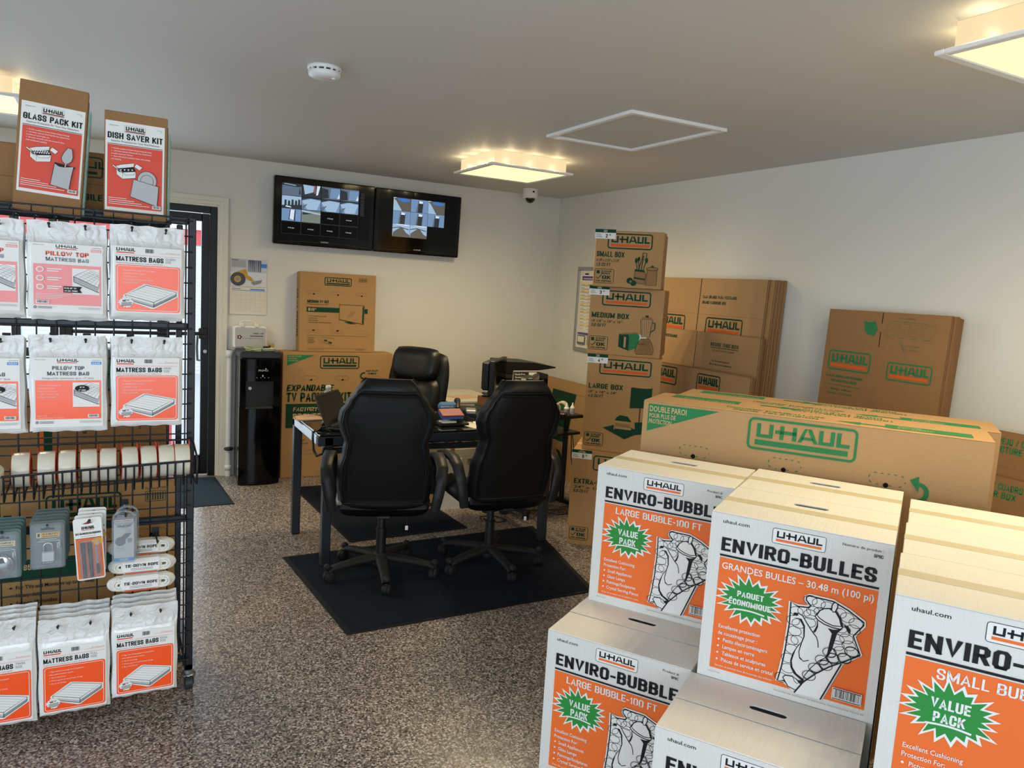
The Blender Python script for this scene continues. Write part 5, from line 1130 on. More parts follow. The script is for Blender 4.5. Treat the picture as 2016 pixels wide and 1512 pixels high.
# kits standing on the top shelf
def carton_art(p, x, y, s, cells):
    q = lambda L: [(x+a*s, y+b*s) for a, b in L]
    for L in ([(0, .62), (.38, .78), (1.0, .92), (.98, .70), (.20, .52)], [(.14, .50), (.14, .22), (.44, 0), (.44, .36)], [(.44, .36), (.44, 0), (1.08, .12), (1.10, .48)], [(1.02, .72), (1.12, .90), (1.42, .74), (1.28, .56)], [(-.08, .66), (.0, .70), (.48, .36), (.40, .34)]): p.poly(q(L), 'white_print'); p.loop(q(L), s*.02, 'ink')
    p.poly(q([(.16, .52), (.44, .36), (1.10, .48), (.98, .72)]), 'ink')
    for i in range(cells):
        for j in range(3 if cells > 5 else 1):
            a, b = .30+.75*i/cells+.0*j-.07*j, .42+.085*j+.08*i/cells; p.poly(q([(a, b+.08), (a+.10, b+.09), (a+.05, b)]), 'white_print')
    p.line(x+.20*s, y+.44*s, x+.32*s, y+.36*s, s*.05, 'ink'); p.loop(q([(.44, .36), (.56, .22), (1.0, .30), (1.10, .48)]), s*.014, 'ink', False)
def kit_card(title, sub, lines, art):
    def f(p, w, h):
        p.rect(0, 0, w, h, 'white_print'); p.text('uhaul.com', .06*w, .945*h, .012*h, 'ink', w=.15*w, bold=.03); p.text('Product #', .95*w, .955*h, .011*h, 'grey_ink', al='r', w=.085*w); p.text('AF', .95*w, .938*h, .011*h, 'grey_ink', al='r')
        p.loop(rrect(.315*w, .885*h, .665*w, .965*h, .003), .0006, 'grey_ink'); p.letters(.335*w, .912*h, .31*w, .042*h, 'ink'); p.rect(.33*w, .892*h, .655*w, .905*h, 'deep_red')
        p.text(title, .5*w, .805*h, .068*h, 'ink', al='c', w=.93*w, bold=.05); p.text(sub, .5*w, .770*h, .020*h, 'grey_ink', al='c', w=.82*w, bold=.01)
        p.rect(.035*w, .742*h, .965*w, .748*h, 'ink'); p.rect(.035*w, .035*h, .965*w, .735*h, 'red_label')
        bullet_lines(p, lines, .10*w, .69*h, .030*h, .014*h, 'white_print', .01)
        art(p, w, h)
        for k in range(4): p.rect(.06*w, (.135-.022*k)*h, (.36+.13*k)*w, (.141-.022*k)*h, 'white_print')
        p.barcode(.80*w, .052*h, .945*w, .090*h)
    return f
def art_glass(p, w, h):
    carton_art(p, .13*w, .345*h, .34*w, 7)
    g = [(.76, .56), (.70, .50), (.665, .44), (.68, .40), (.73, .375), (.78, .38), (.83, .41), (.85, .46), (.83, .55)]; p.poly([(a*w, b*h) for a, b in g], 'grey_shade'); p.loop([(a*w, b*h) for a, b in g], .0016, 'ink')
    p.line(.745*w, .38*h, .735*w, .30*h, .004, 'grey_shade'); L = [(.565, .36), (.64, .335), (.72, .335), (.87, .355), (.845, .245), (.815, .085), (.52, .115), (.545, .25)]
    p.poly([(.56*w, .375*h), (.90*w, .35*h), (.87*w, .325*h), (.58*w, .325*h)], 'ink'); p.poly([(a*w, b*h) for a, b in L], 'grey_shade'); p.loop([(a*w, b*h) for a, b in L], .0018, 'ink'); p.line(.745*w, .40*h, .735*w, .335*h, .003, 'grey_shade')
def art_dish(p, w, h):
    carton_art(p, .14*w, .36*h, .34*w, 4)
    p.ell(.705*w, .37*h, .165*w, .105*h, 'grey_shade', 24); p.ring(.705*w, .37*h, .165*w, .105*h, .0014, 'ink', 24); p.ring(.705*w, .365*h, .11*w, .070*h, .0012, 'ink', 20)
    L = [(.475, .37), (.905, .315), (.885, .09), (.855, .09), (.42, .17)]; p.poly([(a*w, b*h) for a, b in L], 'grey_shade'); p.loop([(a*w, b*h) for a, b in L], .0018, 'ink')
def kit(x, y, z, w, h, d, roll, card, cx, cz, cw, ch_, label):
    m = MB(); m.box((0, 0, 0), (w, d, h), 'kraft_dark', .002); m.box((w, .004, .01), (w+.002, d-.004, h-.03), 'kraft_edge')
    o = m.build('packing_kit', None, (x, y, z), None, label, 'packing kit', 'packing kits on top of the rack'); o.rotation_euler = (math.radians(-1), math.radians(roll), 0)
    m = MB(); p = Panel(m, (cx, 0, cz), (1, 0, 0), (0, 0, 1)); card(p, cw, ch_); m.build('printed_card', o)
    m = MB(); m.box((w+.0025, .001, .005), (w+.011, d+.006, h*.86), 'shrink_film', .003); m.build('shrink_wrap', o)
    return o
kit(-.268, 2.935, 1.760, .190, .404, .055, 4.0, kit_card('GLASS PACK KIT', 'Superior Protection for Your Fine Glassware', ['* Provides excellent protection during moving and storage', '* Cell-divider separates Glass Pack Box into compartments', '  to isolate and protect glass ware', '* Dismantles and packs easily into sections for faster,', '  easier packing and unpacking'], art_glass), .008, .058, .176, .281, 'tall brown GLASS PACK KIT with red card, standing on top of the rack')
kit(-.011, 2.935, 1.760, .190, .345, .050, .8, kit_card('DISH SAVER KIT', 'Superior Protection for Your Fine Dishware', ['* Provides excellent protection during moving and storage', '* Cell-divider separates Dishware Box into compartments', '  to isolate and protect dishware', '* Opens side easily for packing for faster, easier packing', '  and unpacking'], art_dish), .003, .022, .178, .291, 'shorter brown DISH SAVER KIT with red card, right on top of the rack')
def fragile(p, w, h): p.loop(rrect(.20, h-.085, w-.045, h-.018, .008), .004, 'dark_green'); p.letters(.22, h-.055, .20, .024, 'dark_green'); p.rect(.22, h-.075, w-.06, h-.066, 'dark_green'); p.line(.0, h-.11, w, h-.11, .001, 'ink'); p.text('FRAGILE', w-.045, h-.165, .022, 'dark_green', al='r', bold=.05, w=.11)
carton('moving_box', (-.43, 3.10, 1.760), 0, .46, .16, .222, 'kraft_dark', 'brown FRAGILE carton on top of the rack, between and behind the two kits', 'moving box', fragile, None, None, None)

# wire basket of tape rolls
bk = empty('wire_basket', (0, RY, .86), 0, 'black wire basket hung on the rack, filled with tape rolls', 'basket')
m = MB(); m.T = Matrix.Translation((0, -RY, -.86)); bx0, bx1 = -.96, .268
fy = lambda x: 2.865+.0-.175*(bx1-x)/.57*.55
m.tube([(bx0, RY-.03, .982), (bx1, RY-.03, .982)], .004, 'rack_metal', 6); m.tube([(bx0, RY-.03, .862), (bx1, RY-.03, .862)], .003, 'rack_metal', 6)
m.tube([(bx0, fy(bx0), .924), (bx1, fy(bx1), .926)], .0045, 'rack_metal', 6); m.tube([(bx0, fy(bx0)+.03, .862), (bx1, fy(bx1)+.03, .862)], .003, 'rack_metal', 6)
x = bx1-.008
while x > bx0:
    y = fy(x); m.tube([(x, y, .926), (x, y+.004, .842), (x+.002, y+.03, .862), (x, RY-.03, .858), (x, RY-.03, .905)], .0032, 'rack_metal', 5); x -= .0262
for x in (bx0, bx1): m.tube([(x, RY-.03, .985), (x+.006, RY-.05, .975), (x+.012, fy(x)-.004, .93), (x+.010, fy(x)+.002, .842), (x, RY-.03, .862)], .004, 'rack_metal', 6)
m.build('basket', bk)
def tape_proto(loc, tilt, label):
    t = empty('tape_roll', loc, tilt, label, 'tape roll', 'clear packing tape rolls in the wire basket')
    m = MB(); hw = .0245; ro, ri = .056, .040
    m.lathe([(ri, -hw), (ro-.001, -hw), (ro, -hw+.002), (ro, hw-.002), (ro-.001, hw), (ri, hw)], 'tape_roll', 32, ax='x'); m.build('tape', t)
    m = MB(); m.lathe([(ri, hw), (ri-.003, hw), (ri-.003, -hw), (ri, -hw)], 'tape_core', 28, ax='x'); m.build('core', t)
    for s in (-1, 1):
        m = MB(); m.lathe([(ri-.004, s*(hw+.0012)), (ro-.002, s*(hw+.0012)), (ro-.002, s*(hw+.0004)), (ri-.004, s*(hw+.0004))], 'red_label', 28, ax='x')
        if tilt_tab: m.box((s*(hw+.0004)-.0004, -.02, ro-.012), (s*(hw+.0004)+.0006, .02, ro+.013), 'red_label', .0003)
        m.build('label_card', t)
    return t
tilt_tab = True
xs = [-.250, -.1795, -.121, -.060, -.0005, .0625, .1215, .179, .2315]; tl = [0, 0, 0, .03, -.02, .06, .05, .02, 0]
pos = ['leftmost of the nine in a row', 'second from the left, orange card tab showing', 'third from the left, orange card tab showing', 'fourth from the left', 'fifth, in the middle of the row', 'sixth from the left, leaning', 'seventh from the left, leaning', 'eighth from the left', 'last at the right end of the basket']
for k, x in enumerate(xs):
    L = 'clear packing tape roll in the basket, '+pos[k]
    y = (fy(x)+RY-.03)/2+.004-.0; r = .056
    if k == 0: base = tape_proto((x, y, .9205), tl[k], L); tilt_tab = True
    else: dup(base, (x, y, .9205), tl[k]*1.0, L)
t = empty('tape_roll', (-.345, 2.80, .905), 0, 'wide roll of beige tape lying open end up at the basket left end', 'tape roll'); t.rotation_euler = (math.radians(18), math.radians(6), 0)
m = MB(); m.lathe([(.040, -.045), (.050, -.045), (.052, -.043), (.052, .043), (.050, .045), (.040, .045)], 'tape_tan', 30); m.build('tape', t)
m = MB(); m.lathe([(.040, .046), (.036, .044), (.036, -.045), (.040, -.046)], 'tape_core', 26); m.lathe([(.036, .02), (0, .02)], 'tape_core', 20); m.build('core', t)

# blister packs on hooks
def blister(name, w, h, d, card_m):
    m = MB(); m.prism(rrect(0, 0, w, h, .008), 0, .0012, card_m, Matrix.Rotation(PI/2, 4, 'X')); return m
Yb = 2.832
def padlock_pack(loc, label, disc):
    w, h = .100, .162
    o = blister('blister', w, h, .02, 'teal_card' if disc else 'blister_card').build('lock_pack', None, loc, None, label, 'padlock pack', 'hanging lock packs')
    m = MB(); p = Panel(m, (0, -.0012, 0), (1, 0, 0), (0, 0, 1), off=.0005); p.poly(rrect(.030, h-.030, .070, h-.024, .003), 'hole_dark'); p.ell(.05, h-.024, .006, .005, 'hole_dark', 10)
    p.rect(.018, h-.056, .084, h-.038, 'pale_yellow' if disc else 'yellow_print'); p.rect(.018, h-.056, .032, h-.038, 'pale_yellow'); p.poly([(.021, h-.053), (.027, h-.053), (.029, h-.042), (.022, h-.041)], 'ink'); p.text('U-FORTIFY', .036, h-.047, .006, 'ink', w=.044, bold=.03); p.rect(.036, h-.053, .078, h-.051, 'ink')
    for k in range(2): p.rect(.02+.008*(1-k), h-.063-.006*k, .085-.010*(1-k), h-.0615-.006*k, 'white_print')
    m.build('printed_card', o)
    m = MB()
    if disc:
        m.lathe([(0, -.013), (.030, -.013), (.036, -.009), (.036, .004), (0, .004)], 'chrome', 30, (.046, -.008, .048), ax='y'); m.lathe([(0, -.018), (.012, -.018), (.014, -.014), (.014, -.010)], 'chrome', 18, (.030, -.010, .034), ax='y'); p = Panel(m, (.046, -.0214, .048), (1, 0, 0), (0, 0, 1), off=.0003); p.poly([(-.016, .008), (.012, .010), (.006, .028), (-.012, .026)], 'ink')
    else:
        m.box((.032, -.018, .022), (.070, -.003, .062), 'steel_print', .003); p = Panel(m, (.034, -.0184, .020), (1, 0, 0), (0, 0, 1)); p.rect(-.002, .002, .036, .010, 'ink'); p.text('U-FORTIFY', .017, .0035, .005, 'white_print', al='c', w=.03, bold=.02)
        m.tube([(.038, -.010, .06)]+[(.051+.013*math.cos(math.radians(a)), -.010, .076+.014*math.sin(math.radians(a))) for a in range(180, -1, -20)]+[(.064, -.010, .06)], .0038, 'chrome', 8)
    m.build('padlock', o)
    m = MB()
    m.tube([(.078+.006*math.cos(a*PI/6), -.006, .092+.005*math.sin(a*PI/6)) for a in range(12)], .0012, 'chrome', 5, True); m.box((.076, -.007, .070), (.080, -.005, .088), 'chrome'); m.box((.082, -.007, .074), (.085, -.005, .088), 'chrome'); m.build('key', o)
    m = MB(); m.box((.003, -.022, .004), (w-.003, -.0016, h-.004), 'clear_blister', .008); m.build('clear_shell', o)
    return o
a = padlock_pack((-.352, Yb-.0, .575), 'front disc lock pack hanging at the left edge of the rack', True)
for k in range(4): dup(a, (-.352+.002*k, Yb+.026*(k+1), .577+.003*k), None, 'disc lock pack behind the front disc lock pack', 'disc lock packs behind the front one')
a = padlock_pack((-.228, Yb, .594), 'front padlock pack with square silver padlock and yellow label', False)
for k in range(4): dup(a, (-.228+.003*k, Yb+.026*(k+1), .596+.003*k), None, 'padlock pack behind the front padlock pack with the yellow label', 'padlock packs behind the front one')
hook(-.302, .722, 2.815); hook(-.178, .732, 2.815)
def marker_pack(loc, label, rot):
    w, h = .084, .215; o = blister('b', w, h, .01, 'white_print').build('marker_pack', None, loc, None, label, 'marker pack', 'hanging marker packs'); o.rotation_euler = (0, math.radians(rot), 0)
    m = MB(); p = Panel(m, (0, -.0012, 0), (1, 0, 0), (0, 0, 1), off=.0004); p.ell(.046, h-.014, .005, .005, 'hole_dark', 10); p.poly([(.026, h-.020), (.042, h-.013), (.058, h-.018), (.046, h-.021)], 'deep_red'); p.letters(.024, h-.038, .036, .010, 'ink'); p.rect(.024, h-.042, .060, h-.040, 'red_label')
    p.text('BOX MARKERS/MARQUEURS', .042, h-.056, .007, 'ink', al='c', w=.074, bold=.05); p.rect(.02, h-.063, .065, h-.061, 'grey_shade'); p.rect(.004, .006, w-.004, h-.070, 'orange'); p.rect(.004, h-.070, w-.004, h-.0685, 'ink'); p.ell(.066, h-.084, .018, .013, 'yellow_print', 16); p.ring(.066, h-.084, .017, .012, .001, 'orange', 16); m.build('printed_card', o)
    for x in (.024, .044):
        m = MB(); m.cyl((x, -.007, .012), (x, -.007, .088), .0062, 'black_plastic', n=12); m.cyl((x, -.007, .088), (x, -.007, .100), .0062, 'black_plastic', .0072, n=12); m.cyl((x, -.007, .101), (x, -.007, .132), .0074, 'black_plastic', n=12); m.cyl((x, -.007, .0995), (x, -.007, .1015), .0070, 'chrome', n=12); m.build('marker', o)
    m = MB(); m.box((.060, -.006, .05), (.066, -.003, .115), 'mid_grey', .001); m.box((.059, -.008, .018), (.069, -.002, .055), 'ink', .002); m.build('knife', o)
    m = MB(); m.box((.010, -.016, .008), (.076, -.0014, .142), 'clear_blister', .006); m.build('clear_shell', o)
    return o
a = marker_pack((-.094, Yb-.005, .540), 'front box marker pack, two black markers on an orange card', -3.5)
for k in range(3): dup(a, (-.097+.004*(k % 2), Yb+.020+.021*k, .545+.007*k), None, 'box marker pack behind the front one, white card top showing', 'marker packs behind the front one').rotation_euler = (0, math.radians(-1.5+1.5*k), 0)
hook(-.058, .738, 2.815)
def adapter_pack(loc, label, rz):
    w, h = .062, .146; m = MB(); m.box((0, -.0006, 0), (w, .0006, h), 'white_print'); o = m.build('adapter_pack', None, loc, rz, label, 'adapter pack', 'hanging trailer adapter packs')
    m = MB(); p = Panel(m, (0, -.0006, 0), (1, 0, 0), (0, 0, 1)); p.rect(.006, h-.006, .05, h-.004, 'red_label'); p.text('TRAILER WIRING', w/2, h-.016, .005, 'grey_ink', al='c', w=.042); p.text('ADAPTER', w/2, h-.026, .008, 'ink', al='c', w=.044, bold=.03); p.rect(.01, h-.034, .05, h-.033, 'grey_shade')
    p.ell(.020, .070, .016, .016, 'grey_ink', 18); p.poly([(.022, .085), (.036, .098), (.046, .108), (.054, .098), (.046, .086), (.03, .072)], 'grey_ink'); p.poly([(.036, .098), (.040, .108), (.052, .112), (.054, .098)], 'grey_shade'); p.ell(.048, .072, .008, .008, 'mid_grey', 14)
    for k in range(3): p.rect(.006, .046-.006*k, .032, .048-.006*k, 'grey_shade')
    p.rect(0, 0, w, .011, 'blue_print'); p.rect(.016, .007, .046, .0085, 'white_print'); p.rect(.018, .003, .044, .0045, 'white_print'); m.build('printed_card', o)
    m = MB(); m.box((-.006, -.018, -.004), (w+.006, -.001, h+.012), 'clear_blister', .008); m.lathe([(.030, 0), (.034, .004), (.030, .008)], 'clear_blister', 16, (w/2, -.010, h+.006), ax='y'); m.build('clear_shell', o)
    m = MB(); m.tube([(w/2+.032*math.cos(math.radians(q)), -.010, h+.010+.022*math.sin(math.radians(q))) for q in range(0, 181, 15)], .004, 'clear_blister', 8); m.build('hang_loop', o)
    return o
a = adapter_pack((.014, Yb-.01, .597), 'front trailer wiring adapter pack with blue foot, right of the markers', 0)
dup(a, (.024, Yb+.03, .600), .06, 'trailer wiring adapter pack behind the front one')
hook(.050, .752, 2.80)
def rope(loc, label):
    o = empty('tie_down_rope', loc, 0, label, 'rope', 'white tie-down ropes on the rack'); m = MB(); a, b = .086, .019
    for k in range(7):
        yy = -.016+.0053*k; s = 1-.06*abs(k-3); r = b*(.92+.05*(k % 3))
        P = [(a*s+r*math.cos(math.radians(q)), yy+.002*math.sin(q), r*math.sin(math.radians(q))) for q in range(-90, 91, 20)]+[(-a*s+r*math.cos(math.radians(q)), yy, r*math.sin(math.radians(q))) for q in range(90, 271, 20)]
        m.tube(P, .0052, 'rope_white', 7, True)
        m.tube([(a*s+r*.5*math.cos(math.radians(q)), yy, r*.5*math.sin(math.radians(q))) for q in range(-90, 91, 30)]+[(-a*s+r*.5*math.cos(math.radians(q)), yy, r*.5*math.sin(math.radians(q))) for q in range(90, 271, 30)], .0050, 'rope_white', 6, True)
    m.build('rope_hank', o)
    m = MB(); m.box((-.068, -.0245, -.026), (.062, .024, .026), 'white_print', .010); p = Panel(m, (-.068, -.0245, -.026), (1, 0, 0), (0, 0, 1), off=.0006); p.text('TIE-DOWN ROPE', .065, .026, .0105, 'ink', al='c', w=.105, bold=.05)
    for k in range(2): p.rect(.03, .020-.005*k, .10, .0215-.005*k, 'grey_ink')
    p.rect(.014, .044, .11, .046, 'red_label') if False else None; p.rect(.012, .003, .112, .0065, 'red_label'); m.build('paper_sleeve', o)
    return o
a = rope((.100, 2.845, .508), 'lowest white tie-down rope bundle on the rack')
dup(a, (.104, 2.868, .563), None, 'middle white tie-down rope bundle, below the adapter pack'); dup(a, (.103, 2.915, .612), None, 'highest white tie-down rope bundle, partly behind the adapter pack')
hook(.060, .64, 2.83); hook(.15, .64, 2.83)

# flat cartons standing behind the rack
def rear_tv(p, w, h):
    D = 'dark_green'; ox = w-.25-.41
    p.logo(ox+.20, h-.132, .252, .104, D, D, lw=.007); p.loop(rrect(w-.125, h-.075, w-.055, h-.035, .003), .002, D); p.text('Product # TVM', w-.125, h-.028, .010, D, w=.07)
    for k in range(7): p.rect(w-.12+k*.009, h-.070, w-.116+k*.009, h-.040, D)
    for x in (w-.10, w-.30): p.loop(rrect(x-.05, h-.215, x+.05, h-.185, .015), .0015, 'kraft_edge'); p.ell(x-.004, h-.208, .008, .008, 'hole_dark', 10)
    p.rect(.05, h-.345, w-.21, h-.265, D); p.text('$16', .12, h-.33, .045, 'cream_print', bold=.04); p.text('95', .30, h-.305, .022, 'cream_print', bold=.04)
    bullet_lines(p, ['* For TVs and Monitors up to 4" deep', '* Heavy-duty boxes', '* Easy-to-lift handles', '* Expandable corners offer 5 layers of protection'], .255, h-.375, .030, .014, 'ink', .03)
    p.loop([(w-.20, h-.29), (w-.06, h-.30), (w-.06, h-.40), (w-.20, h-.37)], .004, D)
carton('tv_box', (-.58, 3.205, 0), 0, .832, .07, .768, 'kraft', 'brown TV kit box standing on the floor behind the rack', 'TV box', rear_tv, None, None, None)
def rear_flat(p, w, h):
    p.rect(.235, .1, .262, h, 'dark_green'); p.rect(.222, .1, .234, h, 'stripe_orange')
    for s, x in (('Extra.', .300), ('Every size', .322), ('PLENTY of', .342), ('MOVING BOXES', .362)): p.text(s, x, h-.06, .014, 'dark_green', rot=-90, bold=.04)
    p.text('Handle with care', w-.10, h-.05, .012, 'dark_green', rot=-90, bold=.03)
carton('moving_box', (-.45, 3.300, 0), 0, .655, .09, 1.115, 'kraft_dark', 'taller brown carton behind the rack, with sideways green lettering', 'moving box', rear_flat, None, None, None)
m = MB(); m.box((-.13, -.05, 0), (.13, .05, .16), 'teal_card', .01); p = Panel(m, (-.13, -.05, 0), (1, 0, 0), (0, 0, 1), off=.0006); p.rect(.02, .05, .24, .11, 'green'); m.build('blanket_pack', None, (-.06, 3.345, 1.1155), 0, 'teal pack lying on the taller carton behind the rack', 'pack')
# ---------------------------------------------------------------- glass-topped desk
DX0, DX1, DY0, DY1, DZ = 1.005, 2.525, 4.065, 4.715, .750
desk = empty('desk', (DX0, DY0, 0), 0, 'dark metal desk with a glossy glass top, in front of the TV boxes', 'desk'); DW, DD = DX1-DX0, DY1-DY0
for x, y in ((.035, 0), (DW-.085, 0), (0, DD-.05), (DW-.05, DD-.05)):
    m = MB(); m.box((x, y, .006), (x+.05, y+.05, DZ-.012), 'steel_dark', .004); m.box((x+.004, y+.004, .0), (x+.046, y+.046, .006), 'black_plastic'); m.build('leg', desk)
m = MB()
m.box((.0, 0, DZ-.062), (DW, .045, DZ-.010), 'steel_dark', .004); m.box((0, DD-.045, DZ-.062), (DW, DD, DZ-.010), 'steel_dark', .004); m.box((0, .045, DZ-.062), (.045, DD-.045, DZ-.010), 'zinc', .004); m.box((DW-.045, .045, DZ-.062), (DW, DD-.045, DZ-.010), 'steel_dark', .004); m.build('frame', desk)
m = MB(); m.box((.008, .004, DZ-.009), (DW-.004, DD-.004, DZ), 'glass_top', .002); m.build('glass_top', desk)
m = MB(); z = .640
m.box((.07, .02, z), (DW-.09, .045, z+.03), 'steel_dark', .003); m.box((.07, .40, z), (DW-.09, .425, z+.03), 'steel_dark', .003)
for k in range(16): x = .07+k*(DW-.18)/15; m.box((x, .045, z+.008), (x+.018, .40, z+.022), 'zinc')
for y in (.14, .26): m.box((.07, y, z+.010), (DW-.09, y+.014, z+.021), 'zinc')
for x in (.07, DW-.12): m.box((x, .10, z+.03), (x+.02, .12, DZ-.062), 'steel_dark'); m.box((x, .34, z+.03), (x+.02, .36, DZ-.062), 'steel_dark')
m.build('under_shelf', desk)

# ---------------------------------------------------------------- racing-style chairs
def interp(T, z):
    for (a, b), (c, d) in zip(T, T[1:]):
        if z <= c: t = (z-a)/(c-a); t = t*t*(3-2*t); return b+(d-b)*t
    return T[-1][1]
def caster(r=.030):
    m = MB()
    for s in (-1, 1): m.lathe([(.006, s*.004), (r-.004, s*.004), (r, s*.008), (r, s*.018), (r-.006, s*.023), (0, s*.023)], 'dusty_plastic', 18, (0, .012, r), ax='x')
    m.lathe([(r+.003, -.006), (r+.003, .006)], 'dusty_plastic', 18, (0, .012, r), ax='x'); m.cyl((0, 0, r), (0, 0, r+.034), .008, 'chrome', n=10); m.cyl((0, 0, r+.014), (0, 0, r+.030), .014, 'dusty_plastic', n=12)
    return m
def star_base(parent, r=.31, a0=0.0, mt='dusty_plastic'):
    m = MB(); m.lathe([(0, .045), (.036, .045), (.040, .06), (.040, .115), (.034, .125), (0, .125)], mt, 20)
    for k in range(5):
        m.T = Matrix.Rotation(a0+2*PI*k/5, 4, 'Z'); n = 10
        def fn(u, v, n=n):
            x = .025+(r-.025)*v; w = .033-.010*v; zt = .118-.035*v**1.6-.012*(v > .93)*((v-.93)/.07); zb = zt-.040+.012*v; q = 2*PI*u
            c, s_ = math.cos(q), math.sin(q); sq = lambda t: math.copysign(abs(t)**.6, t)
            return (x, w*sq(c), (zt+zb)/2+(zt-zb)/2*sq(s_))
        m.grid(fn, 14, n, mt); m.sphere((r, 0, .085), .020, mt, 12, 8, .9)
    m.T = Matrix(); m.build('star_base', parent)
    for k in range(5):
        c = caster().build('caster', parent); q = a0+2*PI*k/5; c.location = (r*math.cos(q), r*math.sin(q), .0); c.rotation_euler = (0, 0, q+1.2+k*1.7)
    m = MB(); m.cyl((0, 0, .115), (0, 0, .26), .027, 'black_plastic', n=18); m.cyl((0, 0, .255), (0, 0, .265), .031, 'black_plastic', n=18); m.cyl((0, 0, .265), (0, 0, .365), .021, 'black_plastic', n=18); m.cyl((0, 0, .365), (0, 0, .38), .024, 'chrome', n=18); m.build('gas_lift', parent)
def racing_chair(loc, rz, label):
    t = empty('office_chair', loc, rz, label, 'chair', 'black racing-style office chairs at the desk')
    star_base(t, .300, math.radians(-85))
    HW = [(.43, .205), (.47, .232), (.56, .242), (.66, .240), (.745, .218), (.80, .210), (.86, .232), (.905, .243), (.95, .236), (1.00, .205), (1.06, .165), (1.10, .140), (1.125, .118)]
    z0, z1 = .43, 1.125; sc = 1.0
    def lean(z): return -.215-.20*(z-.45)-.02*math.sin((z-.45)*4)
    def back(u, v):
        z = z0+(z1-z0)*v; hw = interp(HW, z); x = hw*(2*u-1); e = abs(2*u-1)
        topd = max(0, (v-.90)/.10); botd = max(0, (.05-v)/.05)
        rim = max(0, min(1, (e-.80)/.06)); rim = max(rim, min(1, max(0, (v-.885)/.02)), min(1, max(0, (.055-v)/.02)))
        y = lean(z)-.030+.030*e**3-.012*rim*(1-.0*e)+.030*topd**2+.02*botd**2+.035*max(0, e-.90)/.1*1.0
        return (x, y, z)
    def front(u, v):
        z = z0+(z1-z0)*v; hw = interp(HW, z); x = hw*(2*u-1); e = abs(2*u-1); b = math.sin(PI*min(1, max(0, (v-.02)/.96)))**.35
        y = lean(z)+.040*b*(1-.25*(1-e**2))+.028*math.exp(-((e-.78)/.16)**2)*b+.022*(1-b)
        return (x, y, z)
    m = MB(); nu, nv = 40, 44; m.grid(back, nu, nv, 'leather'); m.grid(lambda u, v: front(1-u, v), nu, nv, 'leather_soft')
    edge = [(back(0, j/nv), front(0, j/nv)) for j in range(nv+1)]; edge2 = [(back(1, j/nv), front(1, j/nv)) for j in range(nv+1)]
    for E, fl in ((edge, True), (edge2, False)):
        vs = [p for ab in E for p in ab]; fs = [(2*j, 2*j+1, 2*j+3, 2*j+2) for j in range(nv)]; m.add(vs, fs if fl else [q[::-1] for q in fs], 'leather', True)
    for j, fl in ((0, False), (1, True)):
        vs = [p for i in range(nu+1) for p in (back(i/nu, j), front(i/nu, j))]; fs = [(2*i, 2*i+1, 2*i+3, 2*i+2) for i in range(nu)]; m.add(vs, fs if fl else [q[::-1] for q in fs], 'leather', True)
    m.build('backrest', t)
    m = MB()
    for k_, off in ((.80, -.004), (.885, -.005)):
        path = []
        for j in range(4, 40): path.append(Vector(back((1-k_)/2, j/nv))+Vector((0, off, 0)))
        for i in range(1, 20): u = (1-k_)/2+k_*i/20; path.append(Vector(back(u, .885 if k_ < .85 else .91))+Vector((0, off, 0)))
        for j in range(39, 3, -1): path.append(Vector(back((1+k_)/2, j/nv))+Vector((0, off, 0)))
        m.tube(path, .0035, 'leather', 6)
    m.tube([Vector(back(.06+.88*i/20, .055))+Vector((0, -.004, 0)) for i in range(21)], .004, 'leather', 6); m.build('piping', t)
    def seat(sg):
        def f(u, v):
            x = (2*u-1); y = -.235+.49*v; hw = .245*(1-.10*max(0, v-.75)/.25)*(1-.06*max(0, .2-v)/.2); e = abs(x); b = (1-e**6)**.5*min(1, min(v, 1-v)/.06+.02)**.5
            top = .455+.045*b+.030*math.exp(-((e-.80)/.15)**2)*b-.02*(1-e*e)-.02*max(0, v-.8)/.2
            return (hw*x, y, top if sg > 0 else .44-.055*b)
        return f
    m = MB(); m.grid(seat(1), 26, 20, 'leather_soft'); m.grid(lambda u, v: seat(-1)(1-u, v), 26, 20, 'leather'); a = seat(1); b_ = seat(-1)
    ring = [(i/26, 0) for i in range(26)]+[(1, j/20) for j in range(20)]+[(1-i/26, 1) for i in range(26)]+[(0, 1-j/20) for j in range(20)]; n = len(ring)
    m.add([a(*q) for q in ring]+[b_(*q) for q in ring], [(i, n+i, n+(i+1) % n, (i+1) % n) for i in range(n)], 'leather', True); m.build('seat', t)
    m = MB(); m.box((-.10, -.14, .375), (.10, .12, .398), 'black_plastic', .006); m.box((-.035, -.24, .385), (.035, -.10, .40), 'black_plastic', .004); m.build('tilt_plate', t)
    m = MB(); m.tube([(.09, .02, .385), (.20, .05, .380), (.27, .06, .375)], .006, 'black_plastic', 8); m.tube([(.255, .058, .376), (.285, .062, .374)], .010, 'black_plastic', 8); m.build('lever', t)
    m = MB(); m.tube([(.12, -.17, .395), (.125, -.19, .36), (.122, -.20, .335)], .0014, 'black_plastic', 5); m.box((.115, -.205, .315), (.130, -.198, .338), 'clear_header', .002); m.build('swing_tag', t)
